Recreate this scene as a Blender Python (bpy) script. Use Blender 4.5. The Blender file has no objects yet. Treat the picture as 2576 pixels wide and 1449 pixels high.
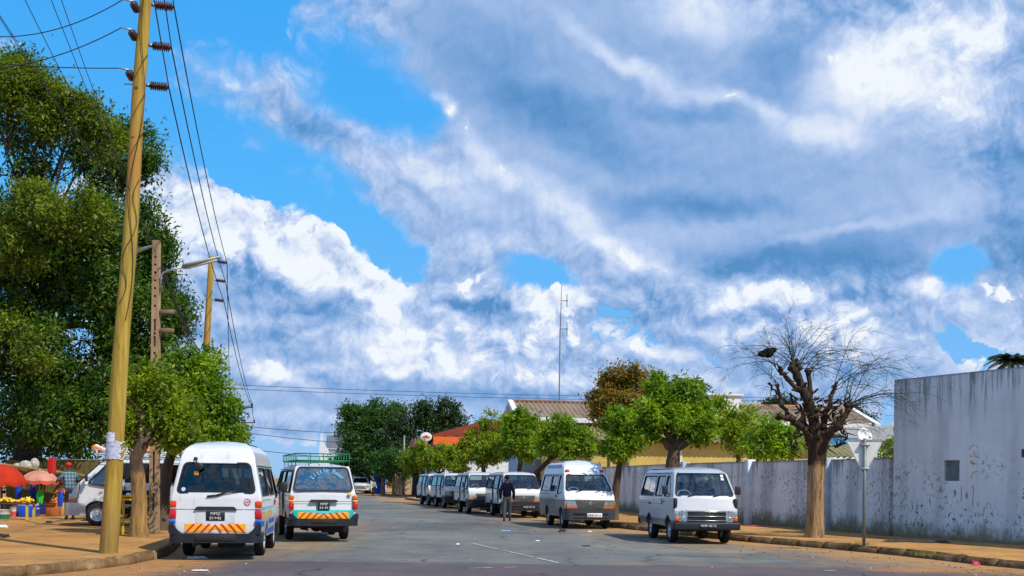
import bpy, bmesh, math, random
import numpy as np
from mathutils import Vector, Matrix, Euler

SC = bpy.context.scene
COL = SC.collection
R = math.radians

# ------------------------------------------------------------------ camera
# measured on the photograph at 2576 px wide: focal length 2800, level view,
# principal point (1288, 1208) - a rising-front crop - and 0.6 degrees of roll
FPX, CX, CY, ROLL, HCAM = 2800.0, 1288.0, 1208.0, 0.0107, 1.566
_rt = Vector((math.cos(ROLL), 0, math.sin(ROLL)))
_up = Vector((-math.sin(ROLL), 0, math.cos(ROLL)))
cam_d = bpy.data.cameras.new("camera")
cam = bpy.data.objects.new("camera", cam_d)
COL.objects.link(cam)
cam_d.sensor_width = 36.0
cam_d.lens = 36.0 * FPX / 2576.0
cam_d.shift_y = (CY - 724.5) / 2576.0
cam_d.clip_start = 0.1
cam_d.clip_end = 6000
cam.matrix_world = Matrix(((_rt.x, _up.x, 0, 0), (_rt.y, _up.y, -1, 0), (_rt.z, _up.z, 0, HCAM), (0, 0, 0, 1)))
SC.camera = cam


def ray(x, y):
    """world direction (with Y = 1) of a point measured on the photograph"""
    return Vector((0, 1, 0)) + (x - CX) / FPX * _rt + (CY - y) / FPX * _up


def at(x, y, d):
    """the measured point at distance d along the view axis"""
    return Vector((0, 0, HCAM)) + ray(x, y) * d


def gp(x, y, z=0.0):
    """the measured point on the ground at height z"""
    v = ray(x, y)
    return Vector((0, 0, HCAM)) + v * ((z - HCAM) / v.z)


# ------------------------------------------------------------------ light
SUN_EL, SUN_AZ = R(50), math.atan2(0.75, -0.66)      # azimuth clockwise from +Y
sun_d = bpy.data.lights.new("sun", 'SUN')
sun_d.energy = 4.6
sun_d.angle = R(0.55)
sun_d.color = (1.0, 0.93, 0.80)
sun = bpy.data.objects.new("sun", sun_d)
COL.objects.link(sun)
_sd = Vector((math.sin(SUN_AZ) * math.cos(SUN_EL), math.cos(SUN_AZ) * math.cos(SUN_EL), math.sin(SUN_EL)))
sun.rotation_euler = _sd.to_track_quat('Z', 'Y').to_euler()
sun.location = (30, -30, 60)
SC.view_settings.view_transform = 'Standard'
SC.view_settings.look = 'None'
SC.view_settings.exposure = 0.0
SC.view_settings.gamma = 1.0
SC.view_settings.use_curve_mapping = False
try:
    SC.cycles.max_bounces = 6
    SC.cycles.transparent_max_bounces = 12
    SC.cycles.use_denoising = True
    SC.cycles.caustics_reflective = False
    SC.cycles.caustics_refractive = False
except Exception:
    pass

# ------------------------------------------------------------------ sky
world = bpy.data.worlds.new("World")
SC.world = world
world.use_nodes = True
try:
    world.cycles.sampling_method = 'MANUAL'
    world.cycles.sample_map_resolution = 512
except Exception:
    pass


def srgb(r, g=None, b=None):
    if g is None:
        r, g, b = r
    f = lambda c: c / 12.92 if c <= 0.04045 else ((c + 0.055) / 1.055) ** 2.4
    return (f(r / 255), f(g / 255), f(b / 255), 1.0)


class NG:
    """small helper for writing node trees"""
    def __init__(s, tree):
        s.t = tree
        s.n = tree.nodes
        s.l = tree.links

    def node(s, kind, **kw):
        n = s.n.new(kind)
        for k, v in kw.items():
            setattr(n, k, v)
        return n

    def put(s, sock, v):
        if hasattr(v, 'bl_idname') or isinstance(v, bpy.types.NodeSocket):
            s.l.new(v, sock)
        elif v is not None:
            sock.default_value = v

    def math(s, op, a, b=None, c=None, clamp=False):
        n = s.node('ShaderNodeMath', operation=op)
        n.use_clamp = clamp
        for i, v in enumerate((a, b, c)):
            if v is not None:
                s.put(n.inputs[i], v)
        return n.outputs[0]

    def vec(s, op, a, b=None, c=None):
        n = s.node('ShaderNodeVectorMath', operation=op)
        for i, v in enumerate((a, b, c)):
            if v is not None:
                if op == 'SCALE' and i == 1:
                    s.put(n.inputs['Scale'], v)
                else:
                    s.put(n.inputs[i], v)
        return n.outputs['Value'] if op in ('DOT_PRODUCT', 'LENGTH', 'DISTANCE') else n.outputs[0]

    def noise(s, v, scale, detail=2.0, rough=0.5, w=None, out='Fac', lac=2.0, dist=0.0):
        n = s.node('ShaderNodeTexNoise')
        if w is not None:
            n.noise_dimensions = '4D'
            n.inputs['W'].default_value = w
        if v is not None:
            s.l.new(v, n.inputs['Vector'])
        n.inputs['Scale'].default_value = scale
        n.inputs['Detail'].default_value = detail
        n.inputs['Roughness'].default_value = rough
        n.inputs['Lacunarity'].default_value = lac
        n.inputs['Distortion'].default_value = dist
        return n.outputs[out]

    def ramp(s, f, stops, interp='LINEAR'):
        n = s.node('ShaderNodeValToRGB')
        n.color_ramp.interpolation = interp
        els = n.color_ramp.elements
        while len(els) < len(stops):
            els.new(0.5)
        for e, (p, c) in zip(els, stops):
            e.position = p
            e.color = c if isinstance(c, (tuple, list)) else (c, c, c, 1)
        s.put(n.inputs[0], f)
        return n.outputs[0]

    def mix(s, f, a, b, mode='MIX'):
        n = s.node('ShaderNodeMix', data_type='RGBA', blend_type=mode)
        s.put(n.inputs[0], f)
        s.put(n.inputs[6], a)
        s.put(n.inputs[7], b)
        return n.outputs[2]

    def smooth(s, v, a, b, lo=0.0, hi=1.0):
        n = s.node('ShaderNodeMapRange', interpolation_type='SMOOTHSTEP')
        s.put(n.inputs[0], v)
        s.put(n.inputs[1], a)
        s.put(n.inputs[2], b)
        s.put(n.inputs[3], lo)
        s.put(n.inputs[4], hi)
        return n.outputs[0]


# cloud masses: x, y, half-width, half-height (in photograph px, turned into
# azimuth / elevation on the sky), tilt in degrees, weight
MASS = [
    # big bright cumulus on the left
    (400, 640, 230, 185, -20, 1.6), (560, 640, 260, 165, -15, 1.6), (720, 690, 250, 150, -22, 1.5), (860, 720, 165, 105, -25, 1.5),
    (930, 715, 90, 70, -30, .9), (250, 560, 180, 160, 0, 1.2), (520, 500, 60, 40, 0, .5), (640, 535, 60, 40, 0, .5), (800, 590, 60, 40, 0, .5), (430, 485, 50, 30, 0, .4),
    # banks below it
    (520, 900, 420, 160, 0, 1.3), (850, 880, 360, 130, 0, 1.2), (1130, 850, 230, 150, 0, 1.2), (1160, 735, 170, 70, 0, 1.0),
    (1390, 860, 170, 170, 0, 1.6), (1390, 770, 110, 70, 0, 1.3), (1650, 940, 320, 130, 0, 1.1), (700, 1000, 500, 80, 0, .9), (1150, 1000, 500, 80, 0, .9),
    (1700, 1000, 500, 90, 0, .9), (2300, 950, 420, 160, 0, 1.1), (800, 1080, 400, 45, 0, .45),
    # soft middle cloud drifting down to the right
    (960, 400, 190, 100, -28, 1.25), (1090, 480, 210, 120, -30, 1.35), (1250, 570, 250, 125, -25, 1.3), (1330, 490, 290, 140, -25, 1.3),
    (1200, 360, 130, 75, -35, .8), (1190, 640, 190, 60, -12, .55), (1110, 270, 40, 40, 45, .55), (1090, 580, 160, 90, -20, 1.0), (1190, 440, 150, 90, -30, .6), (980, 470, 130, 70, -25, .5), (1150, 690, 170, 50, 0, .5),
    # great grey sheet, upper right
    (1430, 170, 460, 250, -15, 1.7), (1220, 70, 480, 210, -12, 1.35), (1200, 230, 200, 150, -20, .7), (1010, 90, 360, 220, -10, .75), (1120, 1095, 900, 60, 0, .7), (1750, 250, 520, 330, -15, 1.9), (2200, 300, 620, 420, 0, 2.1), (2350, 80, 500, 260, 0, 1.6),
    (1750, 540, 520, 200, -12, 1.7), (2200, 600, 420, 150, 8, 1.5), (1660, 710, 280, 150, -15, 1.4), (1980, 800, 320, 130, -8, 1.4), (2540, 640, 90, 160, 0, 1.5),
    (1560, 640, 150, 80, -10, .9), (2330, 735, 90, 46, 0, 1.2), (2510, 790, 130, 90, 0, 1.5), (2140, 760, 200, 110, 0, 1.0),
    # small wisps in the blue
    (590, 225, 190, 95, -18, .92), (745, 205, 110, 70, 25, .8), (745, 300, 190, 75, -28, .85), (840, 325, 120, 60, -25, .7),
    (730, 445, 60, 42, -40, .52), (815, 480, 70, 52, -40, .50), (420, 395, 100, 80, 20, .48), (15, 120, 60, 50, 0, .8),
    (1000, 250, 80, 40, 10, .42), (650, 390, 80, 40, 0, .36), (560, 20, 90, 30, 0, .3),
    # holes
    (1365, 690, 115, 72, 0, -2.2), (2400, 655, 110, 80, -35, -2.0), (900, 560, 100, 50, -30, -.9), (1010, 640, 80, 60, -40, -.8),
    (900, 190, 170, 130, 0, -.8), (1000, 270, 110, 90, 0, -.7), (1080, 340, 60, 60, -30, -.6), (2420, 870, 60, 36, 0, -.9), (620, 430, 200, 40, -15, -.6), (2290, 800, 50, 30, 0, -.4),
    (720, 1145, 200, 40, 0, -.5),
]
# light and dark on the clouds
TONE = [
    (470, 550, 240, 120, -15, .46), (650, 590, 210, 80, -20, .44), (820, 600, 120, 80, -35, .50), (880, 690, 150, 60, -20, .52), (960, 720, 70, 90, -50, .55), (400, 640, 160, 90, 0, .22),
    (610, 685, 100, 50, 0, -.42), (840, 675, 170, 50, -8, .42), (520, 740, 120, 90, 0, -.12), (800, 768, 220, 26, 4, -.40), (700, 840, 260, 40, 0, -.08), (600, 790, 170, 24, 0, .25),
    (800, 600, 30, 24, 0, -.55), (560, 860, 200, 50, 0, -.14), (620, 900, 170, 40, -12, .30), (700, 935, 90, 26, -30, .45), (900, 880, 140, 45, 0, .30),
    (1000, 840, 80, 90, -50, .52), (960, 775, 60, 40, 0, .35), (880, 960, 260, 24, 0, -.20),
    (1190, 712, 80, 28, 0, .40), (1200, 762, 90, 20, 0, -.45), (1130, 860, 110, 100, 0, .32), (1400, 760, 110, 65, 0, .66), (1330, 850, 130, 60, -10, .25),
    (1400, 900, 120, 60, 0, .15), (1230, 930, 220, 40, 0, .34), (1470, 960, 160, 30, 0, .28), (1250, 992, 400, 18, 0, -.25), (1000, 930, 60, 20, 0, .4), (1430, 830, 40, 60, 0, -.2),
    (1010, 395, 110, 60, -25, .20), (1130, 465, 130, 44, -22, .22), (1210, 380, 90, 44, -40, .30), (1350, 480, 200, 46, -22, .26), (1490, 590, 130, 36, -30, .34),
    (1240, 620, 150, 30, -8, .16), (1110, 270, 36, 34, 45, .5), (1600, 640, 130, 40, -15, .28), (1720, 690, 130, 40, -25, .20), (1250, 690, 160, 50, 0, -.12),
    (1700, 260, 760, 260, -14, -.17), (1250, 200, 260, 130, -20, -.20), (1420, 310, 240, 70, -22, -.30), (1180, 90, 200, 90, -10, -.10),
    (1500, 110, 150, 26, -32, .24), (1620, 190, 160, 24, -28, .30), (1800, 240, 170, 26, -18, .32), (1980, 310, 170, 28, -12, .32), (1950, 280, 60, 30, 0, .2), (2120, 350, 180, 36, -8, .24),
    (1730, 30, 120, 60, 0, .44), (1930, 60, 130, 50, 0, .18), (1640, 90, 120, 60, 0, -.06), (2170, 190, 140, 120, 10, .66), (2390, 190, 140, 130, 0, .46), (2500, 60, 80, 80, 20, .42), (2330, 60, 110, 50, 20, .30),
    (2070, 60, 170, 80, 12, -.26), (1950, 190, 110, 90, -40, -.20), (2550, 400, 140, 110, 0, -.28), (2560, 100, 60, 70, 0, -.25),
    (1750, 290, 260, 30, -6, -.22), (1760, 520, 280, 44, -3, -.46), (1600, 420, 260, 80, -8, -.12), (2000, 440, 260, 50, -6, -.06),
    (2100, 620, 320, 64, 6, -.36), (2130, 570, 210, 16, 10, .26), (1900, 670, 220, 60, -8, -.36), (2190, 690, 150, 70, 0, -.42), (2540, 640, 110, 140, 0, -.44), (2440, 500, 120, 50, -10, .16),
    (1960, 740, 200, 32, 4, .48), (1870, 730, 90, 40, 30, .34), (1800, 830, 160, 50, -20, .22), (2100, 830, 170, 60, -10, .42), (2330, 725, 80, 34, 0, .52), (2500, 750, 110, 50, 0, .38), (2470, 870, 80, 50, 20, .34),
    (1650, 780, 150, 80, -20, -.26), (1600, 880, 140, 30, -15, .34), (2000, 940, 300, 60, 0, -.12), (1740, 960, 200, 24, 0, .22),
    (590, 200, 90, 40, -20, .26), (745, 200, 80, 44, 30, .30), (760, 300, 130, 34, -28, -.36), (1150, 1012, 600, 22, 0, -.15), (900, 1042, 400, 14, 0, .15),
]
# bright heaped cumulus standing in front of the grey cloud, with crisp lit rims
PUFF = [
    (430, 560, 150, 90, -5, 1.2), (560, 570, 120, 80, -10, 1.1), (680, 600, 120, 70, -20, 1.1), (800, 610, 90, 60, -30, 1.1), (860, 650, 90, 60, -35, 1.0), (930, 690, 70, 60, -40, 1.0), (830, 690, 150, 60, -5, 1.1), (960, 740, 40, 60, -60, .8),
    (1190, 712, 90, 38, 0, 1.0), (1390, 760, 90, 56, 0, 1.2), (1340, 830, 70, 50, 0, .8), (1440, 810, 60, 70, 0, .8), (1420, 930, 120, 44, 0, .9), (990, 840, 90, 70, -50, 1.0), (1150, 860, 100, 70, 0, .9), (1050, 800, 60, 40, 0, .7), (1240, 940, 170, 34, 0, .9),
    (880, 890, 130, 34, 0, .9), (690, 920, 80, 30, -30, .9), (600, 900, 90, 30, 0, .7), (1010, 935, 60, 20, 0, .8), (1480, 860, 50, 40, 0, .6), (1600, 870, 110, 32, -15, .85),
    (1110, 268, 34, 32, 45, .9), (1190, 345, 60, 34, -35, .8), (1290, 410, 110, 34, -30, .7), (1490, 590, 100, 30, -28, .8), (1340, 480, 60, 26, -20, .6), (1600, 640, 90, 32, -15, .75),
    (1880, 720, 90, 44, 25, .95), (1990, 735, 130, 34, 4, 1.0), (2110, 810, 120, 50, -10, 1.0), (1800, 830, 80, 34, -20, .7), (2325, 725, 70, 34, 0, 1.0), (2490, 745, 100, 36, 5, 1.0), (2450, 860, 60, 36, 20, .9), (2200, 860, 70, 40, 0, .7),
    (2160, 180, 110, 80, 10, .9), (2390, 200, 110, 90, 0, .7), (2480, 70, 60, 50, 20, .8), (1730, 25, 90, 44, 0, .8), (1500, 105, 100, 18, -32, .55), (1790, 236, 150, 18, -18, .6), (1960, 300, 80, 24, -12, .6),
]
# how gradually a cloud thins out at its edge
VEIL = [(590, 230, 260, 140, -15, 1.0), (790, 290, 240, 130, -25, .9), (1120, 110, 420, 260, -12, 1.9), (1010, 430, 260, 130, -28, .55), (780, 460, 140, 80, 0, .9), (420, 395, 140, 110, 0, .9),
        (1230, 600, 330, 130, -20, .40), (1000, 250, 120, 70, 0, .8), (650, 390, 120, 60, 0, .8), (1250, 260, 240, 120, -20, .9), (2400, 660, 220, 170, 0, .7), (1365, 690, 200, 140, 0, .6), (1060, 580, 260, 140, 0, .9), (1000, 420, 240, 110, -25, .45), (1000, 1050, 900, 80, 0, .6)]


# where the cloud is a smooth sheet and not heaped
SHEET = [(1700, 330, 620, 330, -12, -.50), (1300, 150, 360, 200, -15, -.40), (2150, 560, 420, 150, 0, -.30), (600, 760, 330, 60, 0, -.20), (1100, 1020, 900, 60, 0, -.25), (1150, 540, 260, 130, -20, -.14), (650, 620, 420, 190, -15, .34), (1350, 840, 300, 180, 0, .28), (1980, 780, 330, 140, 0, .24)]


def _sky_uv(x, y):
    v = ray(x, y)
    az = math.atan2(v.x, v.y)
    el = math.asin(v.z / v.length)
    return az * 28.0, el * 28.0          # unit = 100 photograph px


def _blobs(g, vec, items, start):
    """sum of soft elliptical brushes, each max(0, 1 - r^2)^2"""
    sp = g.node('ShaderNodeSeparateXYZ')
    g.l.new(vec, sp.inputs[0])
    u, v = sp.outputs[0], sp.outputs[1]
    c1 = g.node('ShaderNodeCombineXYZ')
    for k, o in enumerate((g.math('MULTIPLY', u, u), g.math('MULTIPLY', u, v), g.math('MULTIPLY', v, v))):
        g.l.new(o, c1.inputs[k])
    c2 = g.node('ShaderNodeCombineXYZ')
    g.l.new(u, c2.inputs[0])
    g.l.new(v, c2.inputs[1])
    c2.inputs[2].default_value = 1.0
    acc = start
    for (x, y, rx, ry, tilt, w) in items:
        cu, cv = _sky_uv(x, y)
        rx, ry = rx / 100 * 1.35, ry / 100 * 1.35
        th = R(tilt)
        ct, st = math.cos(th), math.sin(th)
        A = (ct / rx) ** 2 + (st / ry) ** 2
        B = 2 * ct * st * (1 / rx ** 2 - 1 / ry ** 2)
        C = (st / rx) ** 2 + (ct / ry) ** 2
        q = g.vec('DOT_PRODUCT', c1.outputs[0], (-A, -B, -C))
        l = g.vec('DOT_PRODUCT', c2.outputs[0],
                  (2 * A * cu + B * cv, B * cu + 2 * C * cv, 1 - (A * cu * cu + B * cu * cv + C * cv * cv)))
        tt = g.math('ADD', q, l, clamp=True)
        acc = g.math('MULTIPLY_ADD', g.math('MULTIPLY', tt, tt), w, acc)
    return acc


def cloud_noise_group():
    t = bpy.data.node_groups.new("cloud_noise", 'ShaderNodeTree')
    t.interface.new_socket("Vector", in_out='INPUT', socket_type='NodeSocketVector')
    t.interface.new_socket("Warped", in_out='OUTPUT', socket_type='NodeSocketVector')
    t.interface.new_socket("Fine", in_out='OUTPUT', socket_type='NodeSocketFloat')
    t.interface.new_socket("Soft", in_out='OUTPUT', socket_type='NodeSocketFloat')
    g = NG(t)
    i = g.node('NodeGroupInput')
    o = g.node('NodeGroupOutput')
    p = i.outputs[0]
    w1 = g.vec('SUBTRACT', g.noise(p, 0.8, 2, .5, out='Color'), (.5, .5, .5))
    w2 = g.vec('SUBTRACT', g.noise(p, 3.0, 3, .6, w=3.0, out='Color'), (.5, .5, .5))
    q = g.vec('ADD', p, g.vec('ADD', g.vec('MULTIPLY', w1, (1.3, .9, 0)), g.vec('MULTIPLY', w2, (.32, .28, 0))))
    n1 = g.noise(g.vec('MULTIPLY', q, (1.0, 1.35, 1)), 1.15, 7, .60, w=7.0)
    n2 = g.noise(g.vec('MULTIPLY', q, (1.0, 1.3, 1)), 1.5, 3.0, .5, w=5.0)
    vo = g.node('ShaderNodeTexVoronoi', feature='F1')
    vo.inputs['Scale'].default_value = 1.7
    vo.inputs['Detail'].default_value = 3.0
    vo.inputs['Roughness'].default_value = .55
    vo.inputs['Lacunarity'].default_value = 2.3
    g.l.new(q, vo.inputs['Vector'])
    bl = g.math('SUBTRACT', .40, vo.outputs['Distance'])          # heaped, rounded tops
    fine = g.math('MULTIPLY_ADD', g.math('SUBTRACT', n1, .5), 1.7, g.math('MULTIPLY', bl, 1.0))
    soft = g.math('MULTIPLY_ADD', g.math('SUBTRACT', n2, .5), 1.2, g.math('MULTIPLY', bl, .75))
    g.l.new(q, o.inputs[0])
    g.l.new(fine, o.inputs[1])
    g.l.new(soft, o.inputs[2])
    return t


def build_sky():
    t = world.node_tree
    t.nodes.clear()
    g = NG(t)
    out = g.node('ShaderNodeOutputWorld')
    tc = g.node('ShaderNodeTexCoord')
    sky = g.node('ShaderNodeTexSky', sky_type='NISHITA')
    sky.sun_disc = False
    sky.sun_elevation = SUN_EL
    sky.sun_rotation = SUN_AZ
    sky.altitude = 0
    sky.air_density = 1.0
    sky.dust_density = 0.3
    sky.ozone_density = 3.0
    hs = g.node('ShaderNodeHueSaturation')
    hs.inputs['Saturation'].default_value = 1.25
    hs.inputs['Hue'].default_value = 0.49
    hs.inputs['Value'].default_value = 1.25
    g.l.new(sky.outputs[0], hs.inputs['Color'])

    sep = g.node('ShaderNodeSeparateXYZ')
    g.l.new(tc.outputs['Generated'], sep.inputs[0])
    az = g.math('ARCTAN2', sep.outputs[0], sep.outputs[1])
    el = g.math('ARCSINE', sep.outputs[2])
    cmb = g.node('ShaderNodeCombineXYZ')
    g.l.new(g.math('MULTIPLY', az, 28.0), cmb.inputs[0])
    g.l.new(g.math('MULTIPLY', el, 28.0), cmb.inputs[1])
    p = cmb.outputs[0]
    # the vivid blue of the clear air
    k = 1 / 0.12
    air = g.ramp(el, [(0.0, srgb(128, 186, 246)), (.10, srgb(112, 182, 248)), (.25, srgb(80, 182, 255)), (.45, srgb(56, 168, 255)), (1.0, srgb(30, 110, 215))])
    air = g.vec('SCALE', air, k)
    skc = g.mix(.85, hs.outputs[0], air)
    bsky = g.node('ShaderNodeBackground')
    bsky.inputs['Strength'].default_value = 0.12
    g.l.new(skc, bsky.inputs[0])

    grp = cloud_noise_group()
    a = g.node('ShaderNodeGroup')
    a.node_tree = grp
    g.l.new(p, a.inputs[0])
    b = g.node('ShaderNodeGroup')
    b.node_tree = grp
    g.l.new(g.vec('ADD', p, (.13, .25, 0)), b.inputs[0])
    # broken cloud over the rest of the sky, beside and behind the camera
    rest = g.math('MULTIPLY', g.smooth(g.math('ABSOLUTE', az), .58, .95), .85)
    edge = _blobs(g, p, VEIL, g.math('ADD', 0.30, 0.0))
    calm = g.smooth(edge, .40, 1.15, 1.0, .42)           # thin veils are smooth, heaped cloud is knobbly
    dens = _blobs(g, a.outputs[0], MASS, g.math('ADD', g.math('MULTIPLY_ADD', a.outputs[1], calm, CLOUD_BIAS), rest))
    alpha = g.smooth(dens, -.02, edge)
    relief = g.math('SUBTRACT', a.outputs[2], b.outputs[2])
    relief = g.math('MINIMUM', g.math('MAXIMUM', relief, -.5), .5)
    gain = _blobs(g, p, SHEET, g.math('ADD', 0.36, 0.0))
    gain = g.math('MAXIMUM', gain, .09)
    tone = _blobs(g, a.outputs[0], [(*t[:5], t[5] if t[5] > 0 else t[5] * .85) for t in TONE], g.math('MULTIPLY_ADD', relief, gain, .50))
    tone = g.math('MULTIPLY_ADD', g.math('MULTIPLY', a.outputs[2], gain), .40, tone)
    tone = g.math('MULTIPLY_ADD', g.smooth(dens, .8, .2), .10, tone)      # thin edges are lit through
    col = g.ramp(tone, [(0.0, srgb(88, 144, 200)), (.20, srgb(122, 165, 218)), (.42, srgb(158, 187, 230)),
                        (.62, srgb(186, 207, 243)), (.80, srgb(216, 228, 248)), (1.0, srgb(240, 247, 255))])
    d2 = _blobs(g, a.outputs[0], PUFF, g.math('MULTIPLY_ADD', a.outputs[1], 1.0, -.24))
    a2 = g.smooth(d2, .0, .26)
    t2 = g.math('MULTIPLY_ADD', relief, .62, .97)
    t2 = g.math('ADD', t2, g.smooth(d2, .25, 1.1, 0.0, -.16))
    col2 = g.ramp(t2, [(.45, srgb(160, 186, 226)), (.66, srgb(196, 212, 242)), (.84, srgb(222, 233, 250)), (1.0, srgb(242, 248, 255))])
    col = g.mix(a2, col, col2)
    alpha = g.math('MAXIMUM', alpha, a2)
    bcl = g.node('ShaderNodeBackground')
    bcl.inputs['Strength'].default_value = 1.0
    g.l.new(col, bcl.inputs[0])
    mx = g.node('ShaderNodeMixShader')
    g.l.new(alpha, mx.inputs[0])
    g.l.new(bsky.outputs[0], mx.inputs[1])
    g.l.new(bcl.outputs[0], mx.inputs[2])
    g.l.new(mx.outputs[0], out.inputs[0])


CLOUD_BIAS = .02
build_sky()


# ------------------------------------------------------------------ mesh helpers
RNG = random.Random(7)


class MB:
    """collects shapes; build() links them as ONE mesh object"""
    def __init__(s):
        s.v, s.f, s.m, s.sm = [], [], [], []

    def add(s, vs, fs, mi=0, smooth=False):
        o = len(s.v)
        s.v += [tuple(v) for v in vs]
        s.f += [tuple(i + o for i in f) for f in fs]
        s.m += [mi] * len(fs)
        s.sm += [smooth] * len(fs)
        return s

    def box(s, c, d, mi=0, rot=None):
        x, y, z = d[0] / 2, d[1] / 2, d[2] / 2
        vs = [Vector(p) for p in ((-x, -y, -z), (x, -y, -z), (x, y, -z), (-x, y, -z), (-x, -y, z), (x, -y, z), (x, y, z), (-x, y, z))]
        if rot is not None:
            m = Euler(rot).to_matrix()
            vs = [m @ v for v in vs]
        vs = [v + Vector(c) for v in vs]
        return s.add(vs, [(0, 3, 2, 1), (4, 5, 6, 7), (0, 1, 5, 4), (1, 2, 6, 5), (2, 3, 7, 6), (3, 0, 4, 7)], mi)

    def bbox(s, c, d, r=.02, seg=2, mi=0, rot=None, taper=1.0):
        """box with rounded edges"""
        bm = bmesh.new()
        bmesh.ops.create_cube(bm, size=1)
        for v in bm.verts:
            k = taper if v.co.z > 0 else 1.0
            v.co = Vector((v.co.x * d[0] * k, v.co.y * d[1] * k, v.co.z * d[2]))
        bmesh.ops.bevel(bm, geom=bm.edges[:], offset=min(r, min(d) * .45), segments=seg, affect='EDGES', profile=.5)
        m = Euler(rot).to_matrix() if rot is not None else Matrix.Identity(3)
        s.bm(bm, Matrix.Translation(Vector(c)) @ m.to_4x4(), mi)
        return s

    def bm(s, bm, M=None, mi=0, smooth=True):
        bm.verts.index_update()
        vs = [(M @ v.co) if M is not None else v.co.copy() for v in bm.verts]
        fs = [[v.index for v in f.verts] for f in bm.faces]
        s.add(vs, fs, mi, smooth)
        bm.free()
        return s

    def tube(s, pts, rad, n=8, mi=0, cap=True, smooth=True):
        pts = [Vector(p) for p in pts]
        if not hasattr(rad, '__len__'):
            rad = [rad] * len(pts)
        vs, fs = [], []
        prev = None
        for i, p in enumerate(pts):
            t = (pts[min(i + 1, len(pts) - 1)] - pts[max(i - 1, 0)])
            t = t.normalized() if t.length > 1e-9 else Vector((0, 0, 1))
            if prev is None:
                a = Vector((1, 0, 0)) if abs(t.x) < .9 else Vector((0, 1, 0))
                u = t.cross(a).normalized()
            else:
                u = (prev - t * prev.dot(t))
                u = u.normalized() if u.length > 1e-6 else t.orthogonal().normalized()
            prev = u
            w = t.cross(u)
            for k in range(n):
                an = 2 * math.pi * k / n
                vs.append(p + (u * math.cos(an) + w * math.sin(an)) * rad[i])
        for i in range(len(pts) - 1):
            for k in range(n):
                a, b = i * n + k, i * n + (k + 1) % n
                fs.append((a, b, b + n, a + n))
        if cap:
            fs.append(tuple(reversed(range(n))))
            fs.append(tuple(range((len(pts) - 1) * n, len(pts) * n)))
        return s.add(vs, fs, mi, smooth)

    def lathe(s, prof, n=24, M=None, mi=0, smooth=True):
        """profile of (r, z) turned round Z"""
        vs, fs = [], []
        for (r, z) in prof:
            for k in range(n):
                a = 2 * math.pi * k / n
                v = Vector((r * math.cos(a), r * math.sin(a), z))
                vs.append(M @ v if M is not None else v)
        for i in range(len(prof) - 1):
            for k in range(n):
                a, b = i * n + k, i * n + (k + 1) % n
                fs.append((a, b, b + n, a + n))
        return s.add(vs, fs, mi, smooth)

    def ell(s, c, r, n=12, m=8, mi=0, M=None):
        prof = [(math.sin(math.pi * i / m), -math.cos(math.pi * i / m)) for i in range(m + 1)]
        prof[0] = (0, -1)
        prof[-1] = (0, 1)
        T = Matrix.Translation(Vector(c)) @ (M.to_4x4() if M is not None else Matrix.Identity(4)) @ Matrix.Diagonal((r[0], r[1], r[2], 1))
        return s.lathe(prof, n, T, mi)

    def prism(s, poly, a, b, axis='x', mi=0, smooth=False, f=None):
        """polygon of 2-D points extruded from a to b along an axis; f maps the extruded point"""
        n = len(poly)
        vs = []
        for t in (a, b):
            for (p, q) in poly:
                v = {'x': (t, p, q), 'y': (p, t, q), 'z': (p, q, t)}[axis]
                vs.append(f(*v) if f else v)
        fs = [tuple(reversed(range(n))), tuple(range(n, 2 * n))]
        for i in range(n):
            j = (i + 1) % n
            fs.append((i, j, j + n, i + n))
        if axis == 'y':
            fs = [tuple(reversed(q)) for q in fs]
        if b < a:
            fs = [tuple(reversed(q)) for q in fs]
        return s.add(vs, fs, mi, smooth)

    def build(s, name, mats, parent=None, loc=None, smooth=None, mesh_only=False):
        me = bpy.data.meshes.new(name)
        me.from_pydata(s.v, [], s.f)
        mats = mats if isinstance(mats, (list, tuple)) else [mats]
        for m in mats:
            me.materials.append(m)
        me.polygons.foreach_set('material_index', s.m)
        me.polygons.foreach_set('use_smooth', [smooth] * len(s.f) if smooth is not None else s.sm)
        me.update()
        if mesh_only:
            return me
        return link(name, me, parent, loc)


def link(name, me, parent=None, loc=None):
    o = bpy.data.objects.new(name, me)
    COL.objects.link(o)
    if parent is not None:
        o.parent = parent
    if loc is not None:
        o.location = loc
    return o


def autosmooth(o, ang=35):
    """smooth shading that keeps edges sharper than the angle"""
    me = o.data
    bm = bmesh.new()
    bm.from_mesh(me)
    for f in bm.faces:
        f.smooth = True
    for e in bm.edges:
        if len(e.link_faces) == 2:
            e.smooth = e.calc_face_angle(0) < R(ang)
        else:
            e.smooth = False
    bm.to_mesh(me)
    bm.free()
    return o


def tag(o, label=None, cat=None, group=None, kind=None):
    if label:
        o["label"] = label
    if cat:
        o["category"] = cat
    if group:
        o["group"] = group
    if kind:
        o["kind"] = kind
    return o


def empty(name, loc, rz=0.0, label=None, cat=None, group=None):
    o = bpy.data.objects.new(name, None)
    COL.objects.link(o)
    o.location = loc
    o.rotation_euler = (0, 0, rz)
    o.empty_display_size = .3
    return tag(o, label, cat, group)


def copy_tree(o, parent=None):
    c = o.copy()
    COL.objects.link(c)
    c.parent = parent
    for ch in list(o.children):
        copy_tree(ch, c)
    return c


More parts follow.
